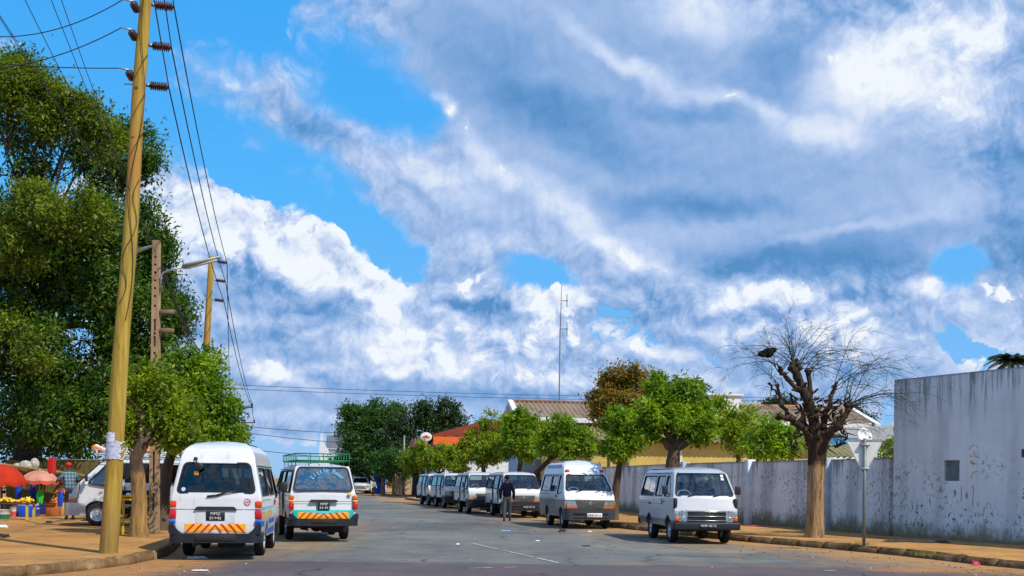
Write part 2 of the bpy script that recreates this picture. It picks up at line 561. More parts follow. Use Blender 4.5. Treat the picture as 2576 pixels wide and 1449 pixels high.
def round_poly(pts, r, n=4):
    """rounds the corners of a closed 2-D polygon; r is a number or one per corner"""
    out = []
    N = len(pts)
    for i in range(N):
        p = Vector(pts[i])
        a = Vector(pts[i - 1]) - p
        b = Vector(pts[(i + 1) % N]) - p
        rr = r[i] if hasattr(r, '__len__') else r
        d = min(rr, a.length * .45, b.length * .45)
        p0, p1 = p + a.normalized() * d, p + b.normalized() * d
        for k in range(n + 1):
            t = k / n
            q = p0 * (1 - t) ** 2 + p * 2 * t * (1 - t) + p1 * t * t
            out.append((q.x, q.y))
    return out


def grow(poly, d):
    """offset a polygon outwards by d (about right for convex shapes)"""
    N = len(poly)
    area = sum(poly[i][0] * poly[(i + 1) % N][1] - poly[(i + 1) % N][0] * poly[i][1] for i in range(N))
    sg = 1 if area > 0 else -1
    out = []
    for i in range(N):
        a = Vector(poly[i]) - Vector(poly[i - 1])
        b = Vector(poly[(i + 1) % N]) - Vector(poly[i])
        t = (a.normalized() if a.length > 1e-9 else Vector((0, 0))) + (b.normalized() if b.length > 1e-9 else Vector((0, 0)))
        if t.length < 1e-9:
            t = b
        t.normalize()
        nrm = Vector((t.y, -t.x)) * sg
        out.append((poly[i][0] + nrm.x * d, poly[i][1] + nrm.y * d))
    return out


def ring(mb, outer, inner, f, t0, t1, mi=0):
    """flat frame between two matching outlines, f(p, q, t) -> point, from t0 to t1 thick"""
    n = len(outer)
    vs = [f(p, q, t1) for p, q in outer] + [f(p, q, t1) for p, q in inner] + [f(p, q, t0) for p, q in outer] + [f(p, q, t0) for p, q in inner]
    fs = []
    for i in range(n):
        j = (i + 1) % n
        fs += [(i, j, n + j, n + i), (2 * n + j, j, i, 2 * n + i), (n + i, n + j, 3 * n + j, 3 * n + i)]
    mb.add(vs, fs, mi)


def text_mesh(name, body, size, mat, parent=None, loc=(0, 0, 0), rot=(0, 0, 0), extr=.002, align='CENTER', sx=1.0, space=1.0):
    cu = bpy.data.curves.new(name, 'FONT')
    cu.body = body
    cu.size = size
    cu.extrude = extr
    cu.align_x = align
    cu.align_y = 'CENTER'
    cu.resolution_u = 2
    cu.space_character = space
    tmp = bpy.data.objects.new(name, cu)
    COL.objects.link(tmp)
    dg = bpy.context.evaluated_depsgraph_get()
    me = bpy.data.meshes.new_from_object(tmp.evaluated_get(dg))
    bpy.data.objects.remove(tmp)
    me.materials.clear()
    me.materials.append(mat)
    me.name = name
    o = link(name, me, parent, loc)
    o.rotation_euler = rot
    o.scale = (sx, 1, 1)
    return o


def boolean(base, cutters, solver='EXACT'):
    """base and cutters: mesh datablocks; returns the cut mesh"""
    ob = bpy.data.objects.new("tmp", base)
    COL.objects.link(ob)
    tmp = []
    for c in cutters:
        co = bpy.data.objects.new("tmpc", c)
        COL.objects.link(co)
        tmp.append(co)
        m = ob.modifiers.new("b", 'BOOLEAN')
        m.operation = 'DIFFERENCE'
        m.solver = solver
        m.object = co
    dg = bpy.context.evaluated_depsgraph_get()
    me = bpy.data.meshes.new_from_object(ob.evaluated_get(dg))
    for o in tmp + [ob]:
        bpy.data.objects.remove(o)
    return me


# ------------------------------------------------------------------ materials
MATS = {}


def _mat(name):
    m = bpy.data.materials.new(name)
    m.use_nodes = True
    t = m.node_tree
    t.nodes.clear()
    g = NG(t)
    out = g.node('ShaderNodeOutputMaterial')
    return m, g, out


def pbsdf(g, out, col, rough=.6, metal=0.0, spec=.4, bump=None, coat=0.0):
    b = g.node('ShaderNodeBsdfPrincipled')
    g.put(b.inputs['Base Color'], col)
    g.put(b.inputs['Roughness'], rough)
    g.put(b.inputs['Metallic'], metal)
    g.put(b.inputs['Specular IOR Level'], spec)
    if coat:
        b.inputs['Coat Weight'].default_value = coat
        b.inputs['Coat Roughness'].default_value = .08
    if bump is not None:
        h, strength, dist = bump
        bn = g.node('ShaderNodeBump')
        bn.inputs['Strength'].default_value = strength
        bn.inputs['Distance'].default_value = dist
        g.l.new(h, bn.inputs['Height'])
        g.l.new(bn.outputs[0], b.inputs['Normal'])
    if out is not None:
        g.l.new(b.outputs[0], out.inputs[0])
    return b


def c4(c):
    return (c[0], c[1], c[2], 1.0)


def simple(name, col, rough=.6, metal=0.0, var=.18, scale=6.0, spec=.35, bump=0.0, coat=0.0, dirt=0.0, dcol=(.25, .13, .05)):
    """a plain surface with a little wear so that it is not one flat colour"""
    if name in MATS:
        return MATS[name]
    m, g, out = _mat(name)
    tc = g.node('ShaderNodeTexCoord')
    n = g.noise(tc.outputs['Object'], scale, 5, .6)
    lo = tuple(c * (1 - var) for c in col)
    hi = tuple(min(1, c * (1 + var)) for c in col)
    c = g.ramp(n, [(.3, c4(lo)), (.7, c4(hi))])
    if dirt:
        n2 = g.noise(tc.outputs['Object'], scale * .5, 6, .65, w=4.0)
        c = g.mix(g.math('MULTIPLY', g.smooth(n2, .48, .72), dirt), c, c4(dcol))
    rr = g.math('ADD', g.math('MULTIPLY', g.math('SUBTRACT', n, .5), .25), rough)
    pbsdf(g, out, c, rr, metal, spec, (n, bump, .02) if bump else None, coat)
    MATS[name] = m
    return m


def van_paint(name, up, low=None, zsplit=.8, mid=None, zmid=1.0, dirt=.5, rough=.32, low_front=True):
    """vehicle paint, optionally two-tone, with road dust on the sills"""
    if name in MATS:
        return MATS[name]
    m, g, out = _mat(name)
    tc = g.node('ShaderNodeTexCoord')
    sp = g.node('ShaderNodeSeparateXYZ')
    g.l.new(tc.outputs['Object'], sp.inputs[0])
    z = sp.outputs[2]
    n = g.noise(tc.outputs['Object'], 3.0, 6, .65)
    n2 = g.noise(g.vec('MULTIPLY', tc.outputs['Object'], (1, 1, .25)), 9.0, 5, .6, w=2.)
    c = g.mix(g.smooth(n, .35, .75), c4(up), c4(tuple(k * .90 for k in up)))
    if mid is not None:
        c = g.mix(g.math('LESS_THAN', z, zmid), c, c4(mid))
    if low is not None:
        c = g.mix(g.math('LESS_THAN', z, zsplit), c, c4(low))
    dz = g.smooth(g.math('ADD', z, g.math('MULTIPLY', g.math('SUBTRACT', n2, .5), .5)), .85, .35)
    d = g.math('MULTIPLY', dz, dirt)
    c = g.mix(d, c, (.23, .15, .09, 1))
    st = g.math('MULTIPLY', g.smooth(n2, .56, .72), .24)
    c = g.mix(st, c, (.30, .24, .17, 1))
    rr = g.math('ADD', g.math('MULTIPLY', d, .45), rough)
    pbsdf(g, out, c, rr, 0, .5, (n, .02, .01), coat=.45)
    MATS[name] = m
    return m


def glass_mat(name, tint=(.10, .22, .24), refl=.06, rough=.02, opac=0.0, ocol=(.01, .02, .025)):
    """tinted window glass: see-through with a mirror film"""
    if name in MATS:
        return MATS[name]
    m, g, out = _mat(name)
    tr = g.node('ShaderNodeBsdfTransparent')
    tr.inputs[0].default_value = c4(tint)
    base = tr.outputs[0]
    if opac:
        df = g.node('ShaderNodeBsdfDiffuse')
        df.inputs[0].default_value = c4(ocol)
        mx0 = g.node('ShaderNodeMixShader')
        mx0.inputs[0].default_value = opac
        g.l.new(base, mx0.inputs[1])
        g.l.new(df.outputs[0], mx0.inputs[2])
        base = mx0.outputs[0]
    gl = g.node('ShaderNodeBsdfGlossy')
    gl.inputs['Roughness'].default_value = rough
    gl.inputs[0].default_value = (.95, .97, .93, 1)
    fr = g.node('ShaderNodeLayerWeight')
    fr.inputs[0].default_value = .5
    tc = g.node('ShaderNodeTexCoord')
    n = g.noise(tc.outputs['Object'], 2.5, 2, .5)
    bn = g.node('ShaderNodeBump')
    bn.inputs['Strength'].default_value = .05
    bn.inputs['Distance'].default_value = .05
    g.l.new(n, bn.inputs['Height'])
    g.l.new(bn.outputs[0], gl.inputs['Normal'])
    f = g.math('ADD', g.math('MULTIPLY', g.math('POWER', fr.outputs['Facing'], 4.0), .8), refl, clamp=True)
    mx = g.node('ShaderNodeMixShader')
    g.l.new(f, mx.inputs[0])
    g.l.new(base, mx.inputs[1])
    g.l.new(gl.outputs[0], mx.inputs[2])
    g.l.new(mx.outputs[0], out.inputs[0])
    MATS[name] = m
    return m


def leaf_mat(name, cols, trans=.30, rough=.5, spec=.35):
    """cols: list of colours; each leaf takes one of them"""
    if name in MATS:
        return MATS[name]
    m, g, out = _mat(name)
    ge = g.node('ShaderNodeNewGeometry')
    tc = g.node('ShaderNodeTexCoord')
    n = g.noise(tc.outputs['Object'], 1.5, 3, .6)
    k = g.math('ADD', g.math('MULTIPLY', ge.outputs['Random Per Island'], .40), g.math('MULTIPLY', g.smooth(n, .28, .72), .60))
    c = g.ramp(k, [((i + .5) / len(cols), c4(q)) for i, q in enumerate(cols)])
    b = pbsdf(g, None, c, rough, 0, spec)
    tl = g.node('ShaderNodeBsdfTranslucent')
    g.l.new(g.mix(1.0, c, (1.6, 1.7, .7, 1), 'MULTIPLY'), tl.inputs[0])
    mx = g.node('ShaderNodeMixShader')
    mx.inputs[0].default_value = trans
    g.l.new(b.outputs[0], mx.inputs[1])
    g.l.new(tl.outputs[0], mx.inputs[2])
    g.l.new(mx.outputs[0], out.inputs[0])
    MATS[name] = m
    return m


def bark_mat(name, a, b, scale=6, stretch=.25, bump=.6, low=None, zlow=1.2):
    if name in MATS:
        return MATS[name]
    m, g, out = _mat(name)
    tc = g.node('ShaderNodeTexCoord')
    v = g.vec('MULTIPLY', tc.outputs['Object'], (1, 1, stretch))
    n = g.noise(v, scale, 7, .68, dist=.4)
    c = g.ramp(n, [(.32, c4(a)), (.68, c4(b))])
    if low is not None:
        sp = g.node('ShaderNodeSeparateXYZ')
        g.l.new(tc.outputs['Object'], sp.inputs[0])
        n2 = g.noise(tc.outputs['Object'], 3, 4, .6)
        f = g.smooth(g.math('ADD', sp.outputs[2], g.math('MULTIPLY', g.math('SUBTRACT', n2, .5), .7)), zlow + .12, zlow - .12)
        nl = g.noise(g.vec('MULTIPLY', tc.outputs['Object'], (1, 1, .09)), 15, 6, .7, w=5.)
        c = g.mix(f, c, g.ramp(nl, [(.34, c4(tuple(k * .16 for k in low))), (.47, c4(tuple(k * .6 for k in low))), (.68, c4(tuple(k * 1.15 for k in low)))]))
    pbsdf(g, out, c, .85, 0, .15, (n, bump, .04))
    MATS[name] = m
    return m


# ------------------------------------------------------------------ ground, roads, pavements
KERB_R = [(40, 19.2), (18, 19.4), (12.5, 19.6), (10.6, 20.0), (9.6, 20.8), (8.75, 24.2), (7.75, 26.7), (6.05, 30.0), (4.9, 33.8), (3.45, 37.7), (1.05, 50.0),
          (-2.1, 61.5), (-5.15, 73.0), (-7.9, 84.5), (-8.3, 87.2), (-7.6, 88.6), (-5.5, 89.2), (30, 90.5)]
KERB_FAR = [(30, 101.5), (-8.5, 101.0), (-10.3, 101.6), (-11.0, 103.5), (-14.2, 114.0), (-21.5, 150.0), (-32, 200)]
KERB_L = [(-60, 14.6), (-16, 14.8), (-10.5, 15.2), (-8.6, 15.9), (-7.75, 16.8), (-7.25, 17.9), (-6.95, 18.9), (-6.78, 20.0), (-6.82, 21.5), (-7.2, 23.5), (-8.05, 26.8),
          (-10.0, 36), (-14.0, 55), (-24, 102), (-34, 150), (-45, 200)]


def fillet(pts, n=5):
    """smooths a polyline by cutting its corners"""
    p = [Vector(q) for q in pts]
    for _ in range(2):
        out = [p[0]]
        for a, b in zip(p, p[1:]):
            out += [a.lerp(b, .25), a.lerp(b, .75)]
        out.append(p[-1])
        p = out
    return p


def interp(pts, y):
    for (xa, ya), (xb, yb) in zip(pts, pts[1:]):
        if min(ya, yb) <= y <= max(ya, yb) and abs(yb - ya) > 1e-6:
            return xa + (xb - xa) * (y - ya) / (yb - ya)
    return pts[-1][0] if y > pts[-1][1] else pts[0][0]


def asphalt_mat(name, a, b, dirt_a, dirt_b, patch=None):
    m, g, out = _mat(name)
    tc = g.node('ShaderNodeTexCoord')
    p = tc.outputs['Object']
    at_ = g.node('ShaderNodeAttribute', attribute_name='dirt')
    big = g.noise(p, .22, 5, .6)
    med = g.noise(p, 1.3, 6, .65, w=3.)
    fin = g.noise(p, 55., 3, .7, w=5.)
    lon = g.noise(g.vec('MULTIPLY', p, (1.0, .12, 1)), 1.6, 4, .6, w=9.)
    k = g.math('ADD', g.math('MULTIPLY', big, .5), g.math('ADD', g.math('MULTIPLY', med, .3), g.math('MULTIPLY', lon, .2)))
    c = g.ramp(k, [(.38, c4(a)), (.60, c4(b))])
    grit = g.ramp(fin, [(.30, (.62, .62, .62, 1)), (.52, (1, 1, 1, 1)), (.72, (1.5, 1.5, 1.5, 1))])
    c = g.mix(1.0, c, grit, 'MULTIPLY')
    # cracks and mended strips
    vo = g.node('ShaderNodeTexVoronoi', feature='DISTANCE_TO_EDGE')
    vo.inputs['Scale'].default_value = .33
    w = g.vec('ADD', p, g.vec('MULTIPLY', g.vec('SUBTRACT', g.noise(p, .9, 5, .65, out='Color'), (.5, .5, .5)), (1.6, 1.6, 0)))
    g.l.new(w, vo.inputs['Vector'])
    crack = g.math('MULTIPLY', g.smooth(vo.outputs['Distance'], .016, .004), g.smooth(big, .42, .56))
    v2 = g.node('ShaderNodeTexVoronoi', feature='F1')
    v2.inputs['Scale'].default_value = .21
    g.l.new(w, v2.inputs['Vector'])
    sv = g.node('ShaderNodeSeparateColor')
    g.l.new(v2.outputs['Color'], sv.inputs[0])
    pt = g.ramp(sv.outputs[0], [(0, (.80, .80, .82, 1)), (.5, (1, 1, 1, 1)), (1, (1.14, 1.13, 1.10, 1))])
    c = g.mix(1.0, c, pt, 'MULTIPLY')
    oil = g.math('MULTIPLY', g.smooth(g.noise(p, 1.05, 3, .5, w=21.), .66, .74), .45)
    c = g.mix(oil, c, (.028, .028, .028, 1))
    c = g.mix(g.math('MULTIPLY', crack, .7), c, (.012, .012, .012, 1))
    d = g.math('ADD', at_.outputs['Fac'], g.math('MULTIPLY', g.math('SUBTRACT', g.noise(p, .7, 7, .68, w=1.), .5), 1.25))
    d = g.math('ADD', d, g.math('MULTIPLY', g.math('SUBTRACT', lon, .5), .5))
    f = g.smooth(d, .42, .86)
    f2 = g.math('MULTIPLY', g.smooth(d, .12, .6), .40)
    dc = g.ramp(g.noise(p, 3.0, 6, .7, w=2.), [(.3, c4(dirt_a)), (.7, c4(dirt_b))])
    dc = g.mix(.6, dc, grit, 'MULTIPLY')
    c = g.mix(f2, c, dc)
    c = g.mix(f, c, dc)
    h = g.math('ADD', g.math('MULTIPLY', fin, .5), g.math('MULTIPLY', med, .5))
    pbsdf(g, out, c, .85, 0, .25, (h, .5, .012))
    return m


def earth_mat(name, a, b, grey=None, bump=.5):
    m, g, out = _mat(name)
    tc = g.node('ShaderNodeTexCoord')
    p = tc.outputs['Object']
    n1 = g.noise(p, .35, 6, .62)
    n2 = g.noise(p, 2.2, 7, .68, w=2.)
    n3 = g.noise(p, 38., 3, .7, w=4.)
    k = g.math('ADD', g.math('MULTIPLY', n1, .55), g.math('MULTIPLY', n2, .45))
    c = g.ramp(k, [(.36, c4(a)), (.62, c4(b))])
    if grey is not None:
        c = g.mix(g.smooth(g.noise(p, .8, 6, .66, w=8.), .52, .68), c, c4(grey))
    c = g.mix(1.0, c, g.ramp(n3, [(.28, (.6, .6, .6, 1)), (.5, (1, 1, 1, 1)), (.75, (1.35, 1.3, 1.25, 1))]), 'MULTIPLY')
    h = g.math('ADD', g.math('MULTIPLY', n2, .7), g.math('MULTIPLY', n3, .3))
    pbsdf(g, out, c, .95, 0, .1, (h, bump, .05))
    return m


DIRT_A, DIRT_B = (.27, .125, .038), (.43, .225, .075)
EARTH = earth_mat('sandy earth', (.27, .13, .04), (.40, .205, .066))
PAVE_L = earth_mat('trodden sandy pavement', (.31, .145, .042), (.53, .285, .092), (.27, .165, .08), .9)
PAVE_R = earth_mat('sandy pavement', (.34, .165, .052), (.56, .31, .108), (.28, .17, .08), .9)
ROADM = asphalt_mat('worn asphalt', (.100, .106, .098), (.186, .190, .168), (.32, .18, .072), (.47, .26, .095))
CROSSM = asphalt_mat('purplish asphalt', (.090, .074, .076), (.140, .116, .114), DIRT_A, DIRT_B)


def flat_sheet(name, mat, poly, z):
    mb = MB()
    mb.add([(x, y, z) for x, y in poly], [tuple(range(len(poly)))])
    o = mb.build(name, mat)
    bm = bmesh.new()
    bm.from_mesh(o.data)
    bmesh.ops.triangulate(bm, faces=bm.faces[:])
    bmesh.ops.recalc_face_normals(bm, faces=bm.faces[:])
    if bm.faces and sum(f.normal.z for f in bm.faces) < 0:
        bmesh.ops.reverse_faces(bm, faces=bm.faces[:])
    bm.to_mesh(o.data)
    bm.free()
    return tag(o, kind='structure')


def grid_sheet(name, mat, rows, z, dirt):
    """rows: list of lists of (x, y); dirt(x, y) -> 0..1 stored on the points"""
    mb = MB()
    n = len(rows[0])
    vs = [(x, y, z) for r in rows for x, y in r]
    fs = [(i * n + k, i * n + k + 1, (i + 1) * n + k + 1, (i + 1) * n + k) for i in range(len(rows) - 1) for k in range(n - 1)]
    mb.add(vs, fs)
    o = mb.build(name, mat)
    a = o.data.attributes.new('dirt', 'FLOAT', 'POINT')
    a.data.foreach_set('value', [dirt(v[0], v[1]) for v in vs])
    return tag(o, kind='structure')


flat_sheet('ground', EARTH, [(-2500, -200), (2500, -200), (2500, 4000), (-2500, 4000)], -.03)

_rl = [tuple(p) for p in fillet(KERB_L)]
_rr = [tuple(p) for p in fillet(KERB_R[3:14] + KERB_FAR[3:])]
rows = []
ys = [18.0 + .5 * i for i in range(60)] + [48 + 1.5 * i for i in range(102)]
for y in ys:
    xl, xr = interp(_rl, y) - .25, interp(_rr, max(y, 20.2)) + .25
    if 86 < y < 103:
        xr += 26 * min(1, (y - 86) / 1.5, (103 - y) / 1.5)
    rows.append([(xl + (xr - xl) * k / 36, y) for k in range(37)])


def road_dirt(x, y):
    xl, xr = interp(_rl, y), interp(_rr, max(y, 20.2))
    d = max(1.12 * math.exp(-max(xr - x, 0) / 2.5), 1.0 * math.exp(-max(x - xl, 0) / 1.6))
    if x < -2.5 and y < 40:
        d = max(d, .47 * min(1, (-2.5 - x) / 2.5))
    if y < 27:
        d = max(d, .46 * math.exp(-max(xr - x, 0) / 4.5))
    return d


grid_sheet('road', ROADM, rows, 0.0, road_dirt)
rows = [[(-60 + .6 * k, 4 + .6 * i + (0.06 * math.sin(k * 1.7) + .05 * math.sin(k * .53) if i == 28 else 0)) for k in range(201)] for i in range(29)]


def cross_dirt(x, y):
    d = 0
    if x < -3.5:
        d = min(1, max(0, (-4.4 - x) / 2.0)) * min(1, max(0, (y - 14.2) / 1.5))
    d = max(d, .5 * math.exp(-abs(y - 20.8) / .35) * (1 if x > 4 else .3))
    if x > 6:
        d = max(d, 1.1 * math.exp(-abs(20.4 - y) / .9) * min(1, (x - 5) / 2.5))
    return d


grid_sheet('cross_road', CROSSM, rows, .006, cross_dirt)

PL = [tuple(p) for p in fillet(KERB_L)]
flat_sheet('pavement_left', PAVE_L, PL + [(-120, 200), (-120, 14.6)], .15)
PR = [tuple(p) for p in fillet(KERB_R)]
flat_sheet('pavement_right', PAVE_R, PR + [(60, 90.5), (60, 19.2)], .14)
PF = [tuple(p) for p in fillet(KERB_FAR)]
flat_sheet('pavement_far', PAVE_R, PF + [(60, 200), (60, 101.5)], .13)


def kerb_mat():
    m, g, out = _mat('old kerb stone')
    tc = g.node('ShaderNodeTexCoord')
    p = tc.outputs['Object']
    n = g.noise(p, 2.2, 7, .68)
    n2 = g.noise(p, 14, 4, .65, w=3.)
    c = g.ramp(n, [(.30, (.085, .052, .026, 1)), (.50, (.17, .105, .050, 1)), (.64, (.29, .19, .095, 1)), (.78, (.44, .35, .22, 1))])
    c = g.mix(g.smooth(n2, .52, .66), c, (.20, .115, .048, 1))
    pbsdf(g, out, c, .9, 0, .15, (n2, .7, .03))
    return m


KERBM = kerb_mat()


def kerb(name, path, ztop, side, wid=.17):
    """row of old stones along a path, each a little out of line"""
    rng = random.Random(3)
    p = fillet(path)
    # resample to stones of about a metre
    acc, out = 0.0, [p[0]]
    step = .95
    for a, b in zip(p, p[1:]):
        seg = (b - a).length
        while seg > 1e-6 and acc + seg >= step:
            t = (step - acc) / seg
            a = a.lerp(b, t)
            out.append(a.copy())
            seg = (b - a).length
            acc = 0
        acc += seg
    mb = MB()
    for a, b in zip(out, out[1:]):
        mid = (a + b) / 2
        if mid.y > 130:
            continue
        d = (b - a)
        L = d.length - rng.uniform(.0, .03)
        h = ztop + .012 + rng.uniform(-.015, .012)
        off = rng.uniform(-.015, .015)
        nrm = Vector((d.y, -d.x)).normalized() * side * (wid / 2 - .05 + off)
        c = mid + nrm
        an = math.atan2(d.y, d.x)
        sub = 3 if mid.y < 45 else 1
        bm = bmesh.new()
        bmesh.ops.create_cube(bm, size=1)
        for v in bm.verts:
            v.co = Vector((v.co.x * L, v.co.y * wid, v.co.z * (h + .10)))
        if sub > 1:
            bmesh.ops.subdivide_edges(bm, edges=[e for e in bm.edges if abs((e.verts[0].co - e.verts[1].co).x) > .3], cuts=4)
            bmesh.ops.bevel(bm, geom=[e for e in bm.edges if len(e.link_faces) == 2 and e.calc_face_angle(0) > .5], offset=.030, segments=2, affect='EDGES')
            for v in bm.verts:
                v.co += Vector((rng.gauss(0, .004), rng.gauss(0, .008), rng.gauss(0, .007) if v.co.z > 0 else 0))
        mb.bm(bm, Matrix.Translation((c.x, c.y, (h - .10) / 2)) @ Matrix.Rotation(an, 4, 'Z'))
    return tag(mb.build(name, KERBM), kind='structure')


kerb('kerb_left', KERB_L, .15, 1)
kerb('kerb_right', KERB_R, .14, -1)
kerb('kerb_far', KERB_FAR, .13, -1)

# worn painted lines
PAINT_W = simple('worn white road paint', (.42, .42, .38), .8, var=.35, scale=14)
PAINT_Y = simple('worn yellow road paint', (.46, .33, .08), .8, var=.35, scale=14)


def worn_line(name, mat, a, b, w, seed, z=.010, keep=.72):
    rng = random.Random(seed)
    a, b = Vector(a), Vector(b)
    d = b - a
    n = max(2, int(d.length / .22))
    nrm = Vector((-d.y, d.x)).normalized()
    mb = MB()
    for i in range(n):
        if rng.random() > keep:
            continue
        p, q = a + d * (i / n), a + d * ((i + .96) / n)
        w0, w1 = w * rng.uniform(.35, 1), w * rng.uniform(.35, 1)
        s = nrm * rng.uniform(-.01, .01)
        mb.add([(*(p - nrm * w0 / 2 + s), z), (*(q - nrm * w1 / 2 + s), z), (*(q + nrm * w1 / 2 + s), z), (*(p + nrm * w0 / 2 + s), z)], [(0, 1, 2, 3)])
    return tag(mb.build(name, mat), kind='structure')


g2 = lambda x, y: gp(x, y)[:2]
worn_line('road_marking', PAINT_W, g2(1190, 1368), g2(1405, 1417), .10, 1, keep=.85)
worn_line('road_marking', PAINT_Y, g2(1640, 1368), g2(1800, 1388), .11, 2, keep=.75)
worn_line('road_marking', PAINT_W, g2(1290, 1336), g2(1385, 1344), .10, 3, keep=.5)
worn_line('road_marking', PAINT_W, g2(1180, 1431), g2(1300, 1428), .10, 4, z=.013, keep=.5)
worn_line('road_marking', PAINT_W, g2(1900, 1441), g2(2130, 1436), .12, 5, z=.013, keep=.45)
worn_line('road_marking', PAINT_Y, g2(330, 1427), g2(560, 1424), .10, 6, z=.013, keep=.6)


# ------------------------------------------------------------------ walls and buildings
def wall_mat(name, base, top_z, streak=.8, streak_len=1.2, grey=.3, chips=.5, moss=.6, seed=0.0, mossh=.55):
    """old limewashed plaster: black runs from the top, mould at the foot, chipped paint"""
    m, g, out = _mat(name)
    tc = g.node('ShaderNodeTexCoord')
    p = tc.outputs['Object']
    sp = g.node('ShaderNodeSeparateXYZ')
    g.l.new(p, sp.inputs[0])
    z = sp.outputs[2]
    n1 = g.noise(p, .7, 6, .62, w=seed)
    c = g.mix(g.smooth(n1, .32, .72), c4(base), c4(tuple(k * (1 - grey * .55) for k in base)))
    run = g.noise(g.vec('MULTIPLY', p, (2.6, 2.6, .16)), 1.5, 7, .70, w=seed + 2)
    run2 = g.noise(g.vec('MULTIPLY', p, (1.1, 1.1, .10)), 1.0, 4, .6, w=seed + 5)
    patchy = g.smooth(g.noise(p, .55, 3, .5, w=seed + 6), .42, .62)
    top = g.smooth(z, top_z - streak_len, top_z + .05)
    # runs reach down where the plaster is wettest
    f = g.math('MULTIPLY', g.smooth(g.math('ADD', run, g.math('MULTIPLY', top, .10)), .555, .66), g.math('MULTIPLY', top, streak))
    f = g.math('MULTIPLY', f, g.math('ADD', g.math('MULTIPLY', patchy, .8), .2))
    edge = g.math('MULTIPLY', g.smooth(g.math('ADD', z, g.math('MULTIPLY', run, .22)), top_z - .02, top_z + .13), .85)
    f = g.math('MAXIMUM', f, edge)
    c = g.mix(f, c, (.035, .045, .050, 1))
    g2_ = g.math('MULTIPLY', g.smooth(run2, .46, .62), grey)
    c = g.mix(g2_, c, (.16, .19, .21, 1))
    # flaking showing an older blue-grey coat
    ch = g.noise(g.vec('MULTIPLY', p, (1.0, 1.0, .6)), 11., 6, .74, w=seed + 8)
    area = g.smooth(g.noise(p, .75, 4, .55, w=seed + 11), .42, .56)
    low = g.smooth(z, 2.5, 1.5)
    fl = g.math('MULTIPLY', g.math('MULTIPLY', g.smooth(ch, .525, .60), area), g.math('MULTIPLY', low, chips))
    c = g.mix(fl, c, (.055, .115, .155, 1))
    sp_ = g.math('MULTIPLY', g.smooth(g.noise(p, 3.1, 2, .5, w=seed + 14), .735, .75), .75)
    c = g.mix(sp_, c, (.045, .055, .06, 1))
    # damp foot
    nm = g.noise(g.vec('MULTIPLY', p, (1, 1, .45)), 2.4, 6, .68, w=seed + 17)
    ft = g.smooth(g.math('ADD', z, g.math('MULTIPLY', g.math('SUBTRACT', nm, .5), 1.5)), mossh, mossh - .5)
    mc = g.ramp(g.noise(p, 9, 5, .7, w=seed + 19), [(.35, (.075, .085, .035, 1)), (.55, (.20, .19, .10, 1)), (.7, (.34, .31, .20, 1))])
    c = g.mix(g.math('MULTIPLY', ft, moss), c, mc)
    foot = g.smooth(z, .16, .02)
    c = g.mix(g.math('MULTIPLY', foot, .55), c, (.23, .14, .07, 1))
    b = g.math('ADD', g.math('MULTIPLY', ch, .35), g.math('MULTIPLY', n1, .65))
    pbsdf(g, out, c, .9, 0, .15, (b, .35, .03))
    return m


def frame_obj(name, p0, p1, z0, label, cat, group=None):
    """Empty at p0 whose x axis runs towards p1"""
    a, b = Vector(p0), Vector(p1)
    d = b - a
    return empty(name, (a.x, a.y, z0), math.atan2(d.y, d.x), label, cat, group), d.length


def on_wall(p0, p1, x, y):
    """measured point -> (distance along the wall, height)"""
    v = ray(x, y)
    a, b = Vector(p0), Vector(p1)
    d = (b - a).normalized()
    n = Vector((-d.y, d.x))
    t = a.dot(n) / (v.x * n.x + v.y * n.y)
    w = Vector((v.x, v.y)) * t
    return (w - a).dot(d), HCAM + v.z * t


WHITE_T = wall_mat('limewashed gable plaster', (.72, .80, .84), 4.30, .75, 1.9, .28, 1.0, .85, 0.0)
WHITE_B = wall_mat('limewashed boundary plaster', (.82, .86, .88), 2.16, .9, 1.3, .45, 1.0, .9, 31.0, .62)
GREYP = simple('bare cement', (.20, .23, .24), .9, var=.3, scale=5)

# tall blank building at the right
T0, T1 = (10.42, 30.42), (16.4, 17.8)
tb, tlen = frame_obj('building', T0, T1, .14, 'tall windowless white building with dark water runs on its plaster', 'building')
H = 4.28
mb = MB()
# street face with a real opening for the blocked window
sx0, sz1 = on_wall(T0, T1, 2375, 1158)
sx1, sz0 = on_wall(T0, T1, 2413.5, 1210)
sz0, sz1 = sz0 - .14, sz1 - .14
xs = [0, sx0, sx1, tlen]
zs = [0, sz0, sz1, H]
for i in range(3):
    for k in range(3):
        if i == 1 and k == 1:
            continue
        mb.add([(xs[i], 0, zs[k]), (xs[i + 1], 0, zs[k]), (xs[i + 1], 0, zs[k + 1]), (xs[i], 0, zs[k + 1])], [(0, 1, 2, 3)])
rc = .06
mb.add([(sx0, 0, sz0), (sx1, 0, sz0), (sx1, rc, sz0), (sx0, rc, sz0), (sx0, 0, sz1), (sx1, 0, sz1), (sx1, rc, sz1), (sx0, rc, sz1)],
       [(0, 3, 2, 1), (4, 5, 6, 7), (0, 4, 7, 3), (1, 2, 6, 5)])
mb.add([(0, 0, 0), (0, 9, 0), (0, 9, H), (0, 0, H), (tlen, 0, 0), (tlen, 9, 0), (tlen, 9, H), (tlen, 0, H)],
       [(0, 3, 2, 1), (4, 5, 6, 7), (1, 2, 6, 5), (2, 3, 7, 6)])
mb.build('wall', WHITE_T, tb)
mb = MB().box(((sx0 + sx1) / 2, rc + .02, (sz0 + sz1) / 2), (sx1 - sx0 - .002, .04, sz1 - sz0 - .002))
mb.build('blocked_window', simple('streaked cement infill', (.15, .19, .20), .9, var=.45, scale=4), tb)
mb = MB()
sx, sz = on_wall(T0, T1, 2572, 1140)
mb.box((sx + .06, -.004, sz - .14), (.16, .01, .20))
